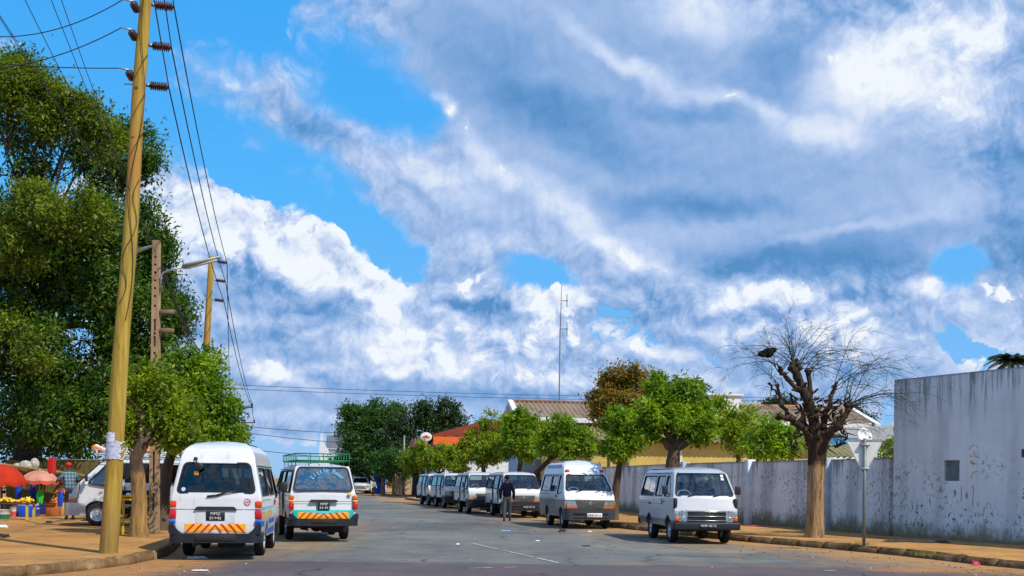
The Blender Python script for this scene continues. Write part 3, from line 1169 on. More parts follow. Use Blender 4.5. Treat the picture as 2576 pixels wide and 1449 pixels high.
mb.build('vent', simple('dark vent', (.05, .06, .06), .9), tb)
# yellow scrawl and dark figures
scr = MB()
YEL = simple('yellow scrawl paint', (.50, .40, .05), .8, var=.3, scale=20)


def stroke(mb, pts, w=.03, y=-.004):
    ps = [on_wall(T0, T1, x, yy) for x, yy in pts]
    for (a, b), (c, d) in zip(ps, ps[1:]):
        u = Vector((c - a, d - b))
        if u.length < 1e-6:
            continue
        u.normalize()
        n = Vector((-u.y, u.x)) * w / 2
        mb.add([(a - n.x, y, b - n.y - .14), (c - n.x, y, d - n.y - .14), (c + n.x, y, d + n.y - .14), (a + n.x, y, b + n.y - .14)], [(0, 1, 2, 3)])


for st in ([(2438, 1133), (2442, 1124), (2450, 1120)], [(2455, 1121), (2459, 1125)], [(2452, 1135), (2452, 1148), (2464, 1152)], [(2440, 1146), (2445, 1149)],
           [(2447, 1158), (2449, 1172)], [(2440, 1164), (2457, 1167)], [(2441, 1160), (2446, 1164)], [(2442, 1204), (2446, 1192), (2452, 1187), (2460, 1186)], [(2446, 1220), (2447, 1228)]):
    scr = MB()
    stroke(scr, st, .026)
    scr.build('scrawl', YEL, tb)
DKP = simple('dark blue-grey scrawl paint', (.05, .09, .12), .8)
for ch, x, y in (('9', 2402, 1242), ('6', 2432, 1246)):
    a, b = on_wall(T0, T1, x, y)
    text_mesh('painted_figure', ch, .26, DKP, tb, (a, -.003, b - .14), (math.pi / 2, 0, 0), .0015, sx=.75)
ln = MB()
for st in ([(2419, 1223), (2418, 1262)], [(2449, 1226), (2447, 1272)], [(2476, 1156), (2473, 1168), (2469, 1166)]):
    ln = MB()
    stroke(ln, st, .016)
    ln.build('painted_line', DKP, tb)

# boundary wall, in straight lengths with pillars between
BW = [(10.36, 30.55), (9.69, 34.0), (8.01, 38.5), (6.57, 44.6), (5.41, 52.6), (4.1, 60.0)]
bw = empty('boundary_wall', (10.36, 30.55, .14), 0, 'long low white boundary wall with black streaks from its coping', 'wall')
for i, (a, b) in enumerate(zip(BW, BW[1:])):
    a, b = Vector(a), Vector(b)
    d = b - a
    mb = MB().box((d.length / 2, .10, 1.08), (d.length - .006, .18, 2.16))
    o = mb.build('wall_panel', WHITE_B, bw, (a.x - 10.36, a.y - 30.55, 0))
    o.rotation_euler = (0, 0, math.atan2(d.y, d.x) + math.pi)
    o.location = (b.x - 10.36, b.y - 30.55, 0)
PILW = simple('white pillar paint', (.70, .73, .78), .85, var=.15, dirt=.35, dcol=(.2, .2, .2), scale=3)
PILD = simple('bluish stained pillar paint', (.40, .47, .55), .85, var=.3, dirt=.4, dcol=(.12, .16, .2), scale=3)
for (x, y, m) in ((1885, 1318, PILW), (2083, 1333, PILD), (1722, 1304, PILD)):
    s, _ = 0, 0
    best = None
    v = ray(x, y)
    for a, b in zip(BW, BW[1:]):
        a, b = Vector(a), Vector(b)
        d = (b - a).normalized()
        n = Vector((-d.y, d.x))
        t = a.dot(n) / (v.x * n.x + v.y * n.y)
        w = Vector((v.x, v.y)) * t
        s = (w - a).dot(d)
        if -.01 <= s <= (b - a).length:
            best = (w, math.atan2(d.y, d.x))
    if best:
        w, an = best
        mb = MB().bbox((0, -.0, 1.11), (.26, .30, 2.22), .015, 1)
        o = mb.build('pillar', m, bw, (w.x - 10.36, w.y - 30.55, 0))
        o.rotation_euler = (0, 0, an)


def corr_sheet(mb, a, b, c, d, pitch=.24, amp=.05, mi=0, nv=4, thick=.0):
    """corrugated sheet between corners a-b (top) and d-c (bottom)"""
    a, b, c, d = map(Vector, (a, b, c, d))
    L = (b - a).length
    n = max(4, int(L / pitch) * 4)
    nrm = (b - a).cross(d - a).normalized()
    if nrm.z < 0:
        nrm = -nrm
    vs, fs = [], []
    for j in range(nv + 1):
        t = j / nv
        for i in range(n + 1):
            s = i / n
            p = a.lerp(b, s).lerp(d.lerp(c, s), t)
            vs.append(p + nrm * amp * math.sin(2 * math.pi * i / 4 + .3))
    for j in range(nv):
        for i in range(n):
            q = j * (n + 1) + i
            fs.append((q, q + 1, q + n + 2, q + n + 1))
    mb.add(vs, fs, mi, True)


def roof_mat(name, a, b, moss=None):
    m, g, out = _mat(name)
    tc = g.node('ShaderNodeTexCoord')
    p = tc.outputs['Object']
    n = g.noise(g.vec('MULTIPLY', p, (1, .3, .3)), 2.0, 6, .66)
    n2 = g.noise(p, .5, 5, .6, w=3.)
    c = g.ramp(n, [(.32, c4(a)), (.68, c4(b))])
    if moss:
        c = g.mix(g.smooth(n2, .40, .66), c, c4(moss))
    # sheet laps
    pbsdf(g, out, c, .9, 0, .15, (n, .3, .02))
    return m


ROOF1 = roof_mat('weathered fibre-cement roof', (.16, .125, .095), (.34, .27, .20), (.26, .18, .11))
ROOF2 = roof_mat('mossy fibre-cement roof', (.20, .17, .09), (.34, .29, .15), (.16, .17, .06))
TRIMW = simple('white trim paint', (.74, .75, .75), .7, var=.08, dirt=.35, dcol=(.3, .28, .25), scale=4)
YELW = simple('yellow house paint', (.58, .45, .13), .85, var=.12, scale=2, dirt=.35, dcol=(.30, .20, .06))
BLUEW = simple('pale blue wall paint', (.42, .55, .66), .85, var=.12, scale=2, dirt=.3, dcol=(.2, .25, .3))
WOODD = simple('dark timber', (.07, .045, .03), .8, var=.3)
DARKW = glass_mat('dark house window', (.03, .05, .06), .08, .03, .6)

hp = at(1278, 1010, 68)
HS = 1.18
hz = (hp.z - .14) / HS
yh = empty('house', (hp.x, hp.y, .14), .12, 'long yellow house with a brown corrugated roof behind the boundary wall', 'house')
yh.scale = (HS, HS, HS)
HL = 18.5
ez, wy = 4.30, 3.3
mb = MB()
corr_sheet(mb, (.3, 0, hz), (HL, 0, hz), (HL, -wy, ez), (.3, -wy, ez))
corr_sheet(mb, (.3, 0, hz - .01), (HL, 0, hz - .01), (HL, wy, ez), (.3, wy, ez))
mb.tube([(.2, 0, hz + .02), (HL + .1, 0, hz + .02)], .09, 8, 1)
mb.build('roof', [ROOF1, simple('rusty ridge tile', (.33, .17, .08), .9, var=.3)], yh)
mb = MB()
corr_sheet(mb, (.6, -wy + .35, ez - .30), (HL - 1.2, -wy + .35, ez - .30), (HL - 1.2, -5.9, 3.12), (.6, -5.9, 3.12), nv=3)
mb.build('veranda_roof', ROOF2, yh)
mb = MB()
mb.box((HL / 2, 0, 2.05), (HL - .8, 2 * wy - .7, 4.1))
# gable triangles
for x in (.36, HL - .36):
    mb.add([(x, -wy + .35, 4.1), (x, wy - .35, 4.1), (x, 0, hz - .10)], [(0, 1, 2)])
mb.build('wall', BLUEW, yh)
mb = MB().box((HL / 2 - .3, -5.35, 1.55), (HL - 2.6, .2, 3.1))
mb.build('veranda_wall', YELW, yh)
for x in (.12, HL - .05):
    mb = MB()
    for sg in (-1, 1):
        a, b = Vector((x, 0, hz + .10)), Vector((x, sg * (wy + .25), ez - .02))
        mb.add([a + Vector((-.13, 0, 0)), a + Vector((.13, 0, 0)), b + Vector((.13, 0, 0)), b + Vector((-.13, 0, 0)),
                a + Vector((-.13, 0, -.24)), a + Vector((.13, 0, -.24)), b + Vector((.13, 0, -.24)), b + Vector((-.13, 0, -.24))],
               [(0, 1, 2, 3), (4, 7, 6, 5), (0, 3, 7, 4), (1, 5, 6, 2), (3, 2, 6, 7)])
    mb.build('bargeboard', TRIMW, yh)
mb = MB().box((HL / 2, -wy - .06, ez - .12), (HL - .7, .14, .24))
mb.build('gutter', TRIMW, yh)
mb = MB().box((.35, -.9, 4.75), (.06, .5, .5))
mb.build('gable_window', DARKW, yh)
for x in (4.2, 7.7, 13.2, 15.6):
    mb = MB().box((x, -5.47, 1.5), (.09, .06, 2.9))
    mb.build('post', TRIMW if x == 7.7 else WOODD, yh)
# white cross wing at the middle of the house
mb = MB()
mb.box((10.1, -1.9, hz / 2 + .1), (1.9, 4.6, hz + .2))
mb.build('wing', TRIMW, yh)
mb = MB().box((10.1, -1.9, hz + .25), (2.1, 4.8, .10))
mb.build('parapet', TRIMW, yh)

# small shelter and white outhouse at the right end of the yard
sp0 = at(2064, 1150, 47)
sh = empty('shelter', (sp0.x, sp0.y, .14), .1, 'little open shelter with mossy corrugated roof and blue fascia', 'shelter')
mb = MB()
corr_sheet(mb, (0, 1.6, 3.15), (2.2, 1.6, 3.1), (2.2, -.6, 2.52), (-.2, -.6, 2.52), nv=2)
mb.build('roof', ROOF2, sh)
mb = MB().box((1.2, 1.7, 3.27), (2.3, .08, .34))
mb.build('fascia', simple('blue fascia paint', (.05, .22, .42), .6), sh)
for x in (.25, 1.05):
    mb = MB().box((x, -.4, 1.25), (.11, .11, 2.5))
    mb.build('post', simple('green post paint', (.05, .12, .11), .7) if x < .5 else WOODD, sh)
op = at(2080, 1158, 50)
oh = empty('outhouse', (op.x, op.y, .14), 0.05, 'bright white outhouse wall with a sloping top past the shelter', 'outhouse')
mb = MB()
mb.prism([(0, 0), (4.0, 0), (4.0, 3.05), (2.0, 2.75), (0, 2.55)], 0, 2.5, 'y')
mb.build('wall', simple('fresh white paint', (.82, .83, .85), .8, var=.05), oh)
gp0 = at(2172, 1150, 60)
gh = empty('barn', (gp0.x, gp0.y, .14), 0.0, 'grey-green shed with a pale sheet roof behind the white outhouse', 'shed')
mb = MB()
mb.box((3.5, 2.5, 1.7), (7, 5, 3.4))
mb.add([(0, 0, 3.4), (7, 0, 3.4), (7, 0, 5.3)], [(0, 1, 2)])
mb.build('wall', simple('grey-green boards', (.20, .24, .21), .85, var=.2), gh)
mb = MB()
corr_sheet(mb, (7, 5.2, 5.0), (-.4, 5.2, 4.7), (-.4, -.3, 3.55), (7.2, -.3, 4.5), nv=2)
mb.build('roof', simple('pale roof sheet', (.42, .40, .34), .7, var=.2), gh)
mb = MB()
mb.tube([(-.4, -.35, 3.5), (7.2, -.35, 4.45)], .09, 6)
mb.build('bargeboard', simple('rusty board', (.34, .17, .08), .8), gh)

# satellite dish seen over the road sign
dp = at(2172, 1098, 46)
ds = empty('satellite_dish', (dp.x, dp.y, .14), .35, 'round white satellite dish showing above the triangular sign', 'satellite dish')
dz = dp.z - .14
M = Matrix.Translation((0, 0, dz)) @ Matrix.Rotation(R(70), 4, 'X')
mb = MB().lathe([(.0, .05), (.12, .055), (.24, .08), (.34, .12), (.345, .115), (.24, .065), (.12, .035), (0, .03)], 24, M)
mb.build('dish', TRIMW, ds)
mb = MB().tube([(0, .05, 0), (0, .05, dz - .03)], .03, 8)
mb.build('mast', simple('grey steel', (.22, .23, .24), .5, .5), ds)
mb = MB().tube([(0, -.03, dz - .32), (0, -.42, dz - .05)], .012, 6).ell((0, -.42, dz - .05), (.04, .06, .04))
mb.build('feed_arm', simple('grey steel', (.2, .2, .2)), ds)

# red-roofed building down the street
rp = at(1235, 1050, 92)
rb = empty('building', (rp.x, rp.y, .13), .22, 'red-roofed building with an orange fascia far down the street', 'building')
rz = rp.z - .13
REDR = roof_mat('red painted roof', (.13, .022, .010), (.20, .036, .014))
ORF = simple('orange fascia paint', (.72, .13, .02), .5, var=.15)
PKF = simple('crimson fascia paint', (.55, .05, .09), .5, var=.15)
mb = MB()
fz = at(1150, 1103, 89).z - .13
corr_sheet(mb, (.6, 4, rz), (4.6, 4, rz), (8.5, -1.0, fz + .2), (-5.4, -1.0, fz + .2), nv=2, pitch=.3)
corr_sheet(mb, (.6, 4, rz), (4.6, 4, rz), (8.5, 9.0, fz + .2), (-5.4, 9.0, fz + .2), nv=2, pitch=.3)
corr_sheet(mb, (.6, 4, rz), (.6, 4.02, rz), (-5.4, 9.0, fz + .2), (-5.4, -1.0, fz + .2), nv=2, pitch=.3)
mb.build('roof', REDR, rb)
mb = MB().box((.75, -1.0, fz - .15), (11.4, .16, .66))
mb.build('fascia', ORF, rb)
mb = MB().box((-5.45, 4.0, fz - .15), (.16, 10.1, .62))
mb.build('side_fascia', PKF, rb)
mb = MB().box((.5, 4.2, (fz - .3) / 2), (9.8, 8.8, fz - .3))
mb.build('wall', simple('white shop wall', (.62, .66, .70), .85), rb)
op = at(1072, 1099, 86)
so = empty('oval_sign', (op.x, op.y, .13), .02, 'white oval sign with a small red emblem on a post beside the red roof', 'sign')
oz = op.z - .13
M = Matrix.Translation((0, 0, oz)) @ Matrix.Rotation(math.pi / 2, 4, 'X') @ Matrix.Diagonal((1.28, 1, 1, 1))
mb = MB().lathe([(0, .06), (.33, .06), (.35, .05), (.35, -.05), (.33, -.06), (0, -.06)], 28, M)
mb.build('board', TRIMW, so)
mb = MB()
mb.prism([(-.26, -.10), (.26, -.10), (.30, .02), (.14, .05), (0, .16), (-.14, .05), (-.30, .02)], -.075, -.062, 'y', f=lambda x, y, z: (x, y, z + oz))
mb.build('emblem', simple('red emblem paint', (.55, .08, .02), .5), so)
mb = MB().tube([(0, 0.05, 0), (0, .05, oz - .3)], .05, 8)
mb.build('post', simple('grey steel', (.2, .2, .2)), so)

# far white building with a slate roof, above the green roof rack
fp = at(803, 1150, 150)
fb = empty('church', (fp.x, fp.y, 0), .12, 'far white building with a pointed gable and slate-grey roof', 'building')
mb = MB()
fzz = at(803, 1090, 150).z
mb.prism([(0, 0), (1.8, 0), (1.8, fzz - 3.2), (.55, fzz - 1.2), (.45, fzz), (.2, fzz), (0, fzz - 2)], -.3, .3, 'y')
mb.box((5.0, 4, 2.8), (8, 7.6, 5.6))
mb.build('wall', simple('far white plaster', (.66, .72, .78), .8), fb)
mb = MB()
e = at(803, 1120, 150).z
r_ = at(803, 1103, 150).z
mb.prism([(-.1, e - .6), (8, e - .6), (4, r_ + .6)], .8, 9.5, 'x', f=lambda x, y, z: (x, y, z))
mb.build('roof', simple('slate roof', (.12, .135, .155), .7), fb)
mb = MB().box((2.3, .18, 3.4), (.5, .1, 1.4))
mb.build('window', DARKW, fb)

# beige gate and fence across the side street
f0, f1 = gp(990, 1243, .13), gp(1062, 1246, .13)
fg, fl = frame_obj('fence', (f0.x, 104.0), (f1.x + 4, 105.0), .13, 'beige board fence with a barred gate opening beside the far trees', 'fence')
BEI = simple('beige boards', (.46, .38, .25), .8, var=.25, scale=3)
mb = MB()
n = 26
for i in range(n):
    x = (i + .5) * fl / n
    if .52 < i / n < .80:
        mb.box((x, 0, .55), (fl / n * .92, .06, 1.1))
    else:
        mb.box((x, 0, 1.12), (fl / n * .92, .06, 2.25 + .05 * math.sin(i * 2.1)))
mb.build('boards', BEI, fg)
mb = MB()
for i in range(9):
    mb.tube([(fl * .52 + i * fl * .035, 0, 1.1), (fl * .52 + i * fl * .035, 0, 2.1)], .03, 5)
mb.tube([(fl * .51, 0, 2.1), (fl * .81, 0, 2.1)], .05, 5)
mb.build('gate_bars', simple('pale steel bars', (.5, .52, .55), .5), fg)
# blue kiosk by the far trees
kp = gp(938, 1244, .13)
kk = empty('kiosk', (kp.x, 106, .13), .1, 'narrow bright blue kiosk under the far street trees', 'kiosk')
mb = MB().box((0, .5, 1.15), (1.15, 1.0, 2.3))
mb.build('cabin', simple('bright blue paint', (.02, .07, .42), .5, var=.2), kk)
mb = MB().box((-.1, .45, 2.42), (1.3, 1.2, .22))
mb.build('roof', simple('pale blue roof', (.35, .5, .6), .6), kk)
mb = MB().box((.1, -.02, 1.45), (.6, .05, .6))
mb.build('hatch', simple('navy hatch', (.01, .02, .12), .5), kk)


# ------------------------------------------------------------------ trees
def leaves(name, mat, parent, sprigs, size, rng, per=9, spread=.22, droop=.2, aspect=.42):
    """leaf blades in sprigs; sprigs: array of (x, y, z, outx, outy, outz)"""
    S = np.asarray(sprigs, dtype=np.float64)
    n = len(S) * per
    tuft = np.repeat(rng.uniform(.55, 1.35, (len(S), 1)), per, axis=0)
    c = np.repeat(S[:, :3], per, axis=0) + rng.normal(0, spread, (n, 3)) * np.array([1, 1, .8]) * tuft
    out = np.repeat(S[:, 3:], per, axis=0)
    d = out * .9 + rng.normal(0, .75, (n, 3))
    d[:, 2] -= droop
    d /= np.linalg.norm(d, axis=1, keepdims=True) + 1e-9
    up = rng.normal(0, .45, (n, 3)) + np.array([0, 0, .45]) + out * .95
    side = np.cross(d, up)
    side /= np.linalg.norm(side, axis=1, keepdims=True) + 1e-9
    nrm = np.cross(side, d)
    L = size * rng.uniform(.65, 1.35, (n, 1))
    W = L * aspect * .5
    v = np.empty((n, 4, 3))
    v[:, 0] = c
    v[:, 1] = c + d * L * .5 + side * W + nrm * W * .30
    v[:, 2] = c + d * L - nrm * L * .10
    v[:, 3] = c + d * L * .5 - side * W + nrm * W * .30
    me = bpy.data.meshes.new(name)
    me.vertices.add(n * 4)
    me.vertices.foreach_set('co', v.reshape(-1))
    me.loops.add(n * 4)
    me.loops.foreach_set('vertex_index', np.arange(n * 4, dtype=np.int32))
    me.polygons.add(n)
    me.polygons.foreach_set('loop_start', np.arange(n, dtype=np.int32) * 4)
    me.polygons.foreach_set('loop_total', np.full(n, 4, dtype=np.int32))
    me.materials.append(mat)
    me.update(calc_edges=True)
    return link(name, me, parent)


def lobe(rng, c, r, n, shell=.62, rag=.16, flat=0.0, gap=.0, subs=None):
    """n sprig places on a handful of rounded clumps that together fill an uneven ellipsoid"""
    c, r = np.array(c, float), np.array(r, float)
    m = max(4, int(subs or n ** .5 * 1.15))
    u = rng.normal(0, 1, (m, 3))
    u /= np.linalg.norm(u, axis=1, keepdims=True)
    rad = rng.uniform(shell * .9, 1.0, m) * (1 + rng.normal(0, rag * .6, m))
    cc = c + u * rad[:, None] * r * .80
    cr = np.clip(rng.normal(.30, .08, m), .16, .46) * (r.mean())
    if gap:
        keep = rng.uniform(0, 1, m) > gap * .55
        keep[:3] = True
        cc, cr, u = cc[keep], cr[keep], u[keep]
    w = cr ** 2
    k = rng.choice(len(cc), size=n, p=w / w.sum())
    v = rng.normal(0, 1, (n, 3)) + u[k] * .9 + np.array([0, 0, .35])
    v /= np.linalg.norm(v, axis=1, keepdims=True)
    q = rng.uniform(.45, 1.0, n) ** .7
    p = cc[k] + v * (cr[k] * q)[:, None]
    return np.hstack([p, v])


def limb(mb, rng, a, b, ra, rb, n=6, wob=.06, seg=7, mi=0, sag=0.0):
    a, b = Vector(a), Vector(b)
    L = (b - a).length
    pts, rads = [], []
    for i in range(n + 1):
        t = i / n
        p = a.lerp(b, t)
        if 0 < i < n:
            p += Vector(rng.normal(0, wob * L, 3)) * .6
        p.z -= sag * math.sin(math.pi * t) * L
        pts.append(p)
        rads.append(ra + (rb - ra) * t)
    mb.tube(pts, rads, seg, mi)
    return pts


def tree(name, label, base, trunk, lobes, leafm, barkm, size, seed, per=9, spread=.22, group=None, cat='tree', limb_r=.5, twigs=3, rag=.16, shell=.55,
         gap=.0, droop=.2, aspect=.42):
    """trunk: [(dx, dy, z, r) ...] from the base; lobes: [(dx, dy, z, rx, ry, rz, sprigs) ...]"""
    rng = np.random.default_rng(seed)
    root = empty(name, base, 0, label, cat, group)
    mb = MB()
    pts = [Vector(p[:3]) for p in trunk]
    # flared foot
    pts2 = [pts[0] - Vector((0, 0, .15))] + pts
    mb.tube(pts2, [trunk[0][3] * 1.25] + [p[3] for p in trunk], 12)
    top = pts[-1]
    for lb in lobes:
        c = Vector(lb[:3])
        # leave the trunk at the joint that points best to the lobe
        j = min(range(max(1, len(pts) // 2), len(pts)), key=lambda i: (c - pts[i]).length)
        r0 = trunk[j][3] * limb_r
        q = limb(mb, rng, pts[j], c, r0, max(r0 * .35, .012), 5, .05)
        for _ in range(twigs):
            u = Vector(rng.normal(0, 1, 3)).normalized()
            e = c + Vector((u.x * lb[3], u.y * lb[4], u.z * lb[5])) * .8
            limb(mb, rng, q[rng.integers(2, 6)], e, r0 * .32, .008, 4, .07, 5)
    autosmooth(mb.build('trunk', barkm, root), 60)
    sp = [lobe(rng, l[:3], l[3:6], l[6], shell, rag, gap=gap) for l in lobes]
    leaves('crown', leafm, root, np.vstack(sp), size, rng, per, spread, droop, aspect)
    return root


LEAF_BRIGHT = leaf_mat('fresh green leaves', [(.045, .095, .005), (.09, .175, .008), (.155, .265, .010), (.24, .35, .014), (.34, .42, .020)], .42)
LEAF_BRIGHT2 = leaf_mat('yellowish green leaves', [(.050, .090, .005), (.105, .175, .008), (.185, .26, .010), (.28, .345, .014), (.40, .40, .022)], .42)
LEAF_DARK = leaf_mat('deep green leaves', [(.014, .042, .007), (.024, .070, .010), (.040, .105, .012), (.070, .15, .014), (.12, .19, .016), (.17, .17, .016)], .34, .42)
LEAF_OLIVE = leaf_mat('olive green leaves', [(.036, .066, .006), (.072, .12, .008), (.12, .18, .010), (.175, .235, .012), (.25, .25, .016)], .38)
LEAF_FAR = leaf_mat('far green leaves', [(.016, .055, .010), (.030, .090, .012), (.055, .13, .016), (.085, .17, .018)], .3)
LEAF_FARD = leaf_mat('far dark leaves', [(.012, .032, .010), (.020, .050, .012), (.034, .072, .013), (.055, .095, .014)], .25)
LEAF_BROWN = leaf_mat('bronze leaves', [(.06, .065, .010), (.13, .115, .012), (.22, .165, .016), (.32, .20, .020), (.36, .16, .025)], .3)
LEAF_PALM = leaf_mat('palm leaflets', [(.010, .026, .012), (.016, .038, .016), (.026, .052, .018)], .15)
BARK = bark_mat('grey-brown bark', (.055, .038, .026), (.15, .105, .072), 6)
BARK_P = bark_mat('bark with a dusty sunlit foot', (.050, .032, .022), (.16, .10, .065), 6, low=(.40, .235, .085), zlow=1.55)  # pale foot is dust plus painted sunlight; darker bark above includes crown shade
BARK_D = bark_mat('dark bark', (.022, .017, .014), (.07, .052, .038), 5)
BARK_B = bark_mat('furrowed bare trunk', (.020, .015, .011), (.085, .055, .032), 7, .35, .9, (.46, .30, .15), 1.95)


def px(x, y, d, base):
    """measured point at distance d, relative to a tree's base"""
    p = at(x, y, d)
    return (p.x - base[0], p.y - base[1], p.z - base[2])


def lobes_px(base, rows, k):
    """rows: (x, y, distance, half-width px, half-height px, sprigs)"""
    out = []
    for (x, y, d, rx, ry, n) in rows:
        c = px(x, y, d, base)
        s = d / FPX
        out.append((*c, rx * s, (rx + ry) / 2 * s * k, ry * s, n))
    return out


# the great shade tree over the market
b = at(60, 1190, 52)
b = (b.x, b.y, .15)
rows = [(60, 425, 47, 80, 36, 70), (30, 260, 50, 120, 105, 420), (175, 330, 50, 105, 75, 300), (270, 395, 50, 100, 80, 320), (352, 420, 49, 34, 55, 90), (330, 345, 50, 50, 36, 90), (385, 540, 49, 30, 40, 50),
        (20, 545, 48, 120, 80, 300), (170, 590, 47, 130, 95, 480), (310, 600, 49, 80, 95, 300), (395, 660, 49, 55, 70, 170), (400, 740, 49, 70, 80, 260),
        (60, 720, 47, 150, 120, 620), (230, 740, 47, 140, 120, 560), (350, 820, 48, 100, 110, 380), (430, 800, 50, 45, 60, 120), (70, 890, 46, 150, 120, 560), (230, 930, 46, 130, 120, 480),
        (370, 960, 48, 100, 110, 320), (40, 1050, 45, 150, 80, 420), (200, 1065, 45, 120, 75, 340), (340, 1080, 47, 90, 60, 180),
        (-150, 320, 52, 150, 130, 260), (-170, 600, 50, 170, 150, 300), (-160, 900, 48, 170, 160, 300), (500, 1000, 52, 60, 90, 150)]
tr = [(0, 0, 0, .75), (.2, 0, 2.5, .62), (.3, -.2, 5, .55), (.1, -.6, 8, .42), (-.3, -1, 11, .30)]
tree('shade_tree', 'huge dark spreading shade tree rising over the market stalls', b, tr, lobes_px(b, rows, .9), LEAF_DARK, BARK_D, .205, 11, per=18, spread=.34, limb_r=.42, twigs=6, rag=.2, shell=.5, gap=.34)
# its sunlit upper crown is a second, olive-leaved tree leaning in from the left
b = at(-260, 1190, 47)
b = (b.x, b.y, .15)
rows = [(20, 205, 46, 90, 62, 240), (110, 235, 46, 90, 60, 200), (190, 290, 46, 80, 60, 170), (260, 340, 46, 70, 55, 130), (110, 310, 46, 70, 40, 90), (60, 520, 44, 120, 60, 240),
        (190, 550, 44, 110, 55, 230), (40, 620, 44, 100, 60, 200), (-120, 250, 46, 130, 110, 150), (-140, 520, 46, 140, 120, 150), (10, 830, 44, 40, 50, 60), (60, 905, 43, 60, 60, 80)]
tr = [(0, 0, 0, .6), (.5, 0, 3, .5), (1.5, 0, 6, .42), (3.2, 0, 8.6, .33), (5.2, 0, 10.4, .2)]
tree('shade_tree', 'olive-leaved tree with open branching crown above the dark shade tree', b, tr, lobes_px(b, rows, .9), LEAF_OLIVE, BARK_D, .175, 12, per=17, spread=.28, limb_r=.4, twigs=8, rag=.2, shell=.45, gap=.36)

# two small street trees by the concrete pole
b = tuple(gp(350, 1350, .15))
rows = [(330, 1010, 26, 62, 62, 120), (300, 1080, 26, 50, 36, 60), (380, 1060, 25.6, 70, 55, 130), (350, 950, 26.5, 55, 50, 80), (420, 990, 26, 55, 60, 110), (420, 1085, 25.8, 60, 36, 80), (290, 960, 26.5, 40, 45, 50)]
tr = [(0, 0, 0, .24), (-.02, 0, .35, .195), (.0, 0, .8, .18), (-.04, 0, 1.4, .165), (-.10, .0, 1.85, .15), (.05, .02, 2.15, .14)]
tree('street_tree', 'small bright green street tree with a dusty trunk beside the wooden pole', b, tr, [(l[0], l[1] + .75, l[2], l[3] * 1.1, l[4] * .6, l[5] * 1.1, int(l[6] * 1.2)) for l in lobes_px(b, rows, .9)], LEAF_BRIGHT2, BARK_P, .125, 21, per=17, spread=.14, limb_r=.5, gap=.12)
b = tuple(gp(408, 1334, .15))
rows = [(470, 930, 29, 58, 55, 120), (530, 920, 29.5, 40, 45, 70), (540, 1010, 29, 45, 60, 110), (480, 1020, 28.6, 65, 65, 170), (550, 1085, 29, 40, 50, 90), (480, 1095, 28.6, 70, 40, 130), (440, 990, 29.5, 40, 60, 80), (585, 1095, 29.5, 26, 28, 34)]
tr = [(0, 0, 0, .22), (.02, 0, .5, .16), (.06, 0, 1.1, .145), (.13, 0, 1.7, .135), (.30, 0, 2.3, .12)]
tree('street_tree', 'street tree with a dark leaning trunk just behind the white high-roof minibus', b, tr, [(l[0], l[1] + .1, l[2], l[3] * 1.08, l[4] * .75, l[5] * 1.08, int(l[6] * 1.2)) for l in lobes_px(b, rows, .9)], LEAF_BRIGHT, BARK, .125, 22, per=18, spread=.15, limb_r=.5, gap=.10)

# clipped trees along the right pavement; x, distance, crown lobes
ROW = [
    (1095, 72, 'row tree over the two farthest minibuses', [(1070, 1155, 72, 34, 34, 90), (1125, 1145, 72, 40, 38, 120), (1150, 1165, 71, 24, 28, 50)], LEAF_BRIGHT2),
    (1217, 58, 'row tree with a dark stout trunk behind the third white minibus', [(1195, 1115, 59, 34, 36, 110), (1245, 1085, 59, 38, 44, 130), (1225, 1130, 58, 40, 34, 110), (1185, 1135, 58.5, 26, 30, 60)], LEAF_BRIGHT2),
    (1306, 56, 'row tree with a straight trunk behind the minibus the man passes', [(1310, 1075, 56, 40, 40, 130), (1345, 1090, 56, 34, 44, 120), (1320, 1125, 55.5, 38, 34, 110), (1285, 1120, 56, 22, 30, 50)], LEAF_BRIGHT),
    (1356, 48.5, 'row tree with a thin orange-lit curved trunk left of the high-roof minibus', [(1415, 1090, 48, 44, 44, 150), (1460, 1095, 48, 34, 40, 110), (1425, 1130, 47.5, 52, 30, 110), (1385, 1120, 48, 26, 30, 60)], LEAF_BRIGHT),
    (1548, 41, 'row tree with a forked trunk right of the high-roof minibus', [(1560, 1070, 41, 42, 44, 150), (1560, 1110, 40.6, 48, 38, 150), (1545, 1135, 40.6, 34, 26, 70), (1595, 1085, 41, 28, 36, 70)], LEAF_BRIGHT),
    (1688, 36, 'tallest row tree with two thick forks behind the boxy minibus', [(1685, 985, 36.5, 52, 42, 170), (1730, 1000, 36.5, 40, 40, 110), (1660, 1050, 36, 56, 46, 190), (1735, 1060, 36, 56, 46, 190), (1632, 1080, 36, 36, 32, 80), (1768, 1095, 36, 36, 36, 100), (1700, 1020, 37, 46, 40, 90)], LEAF_BRIGHT),
]
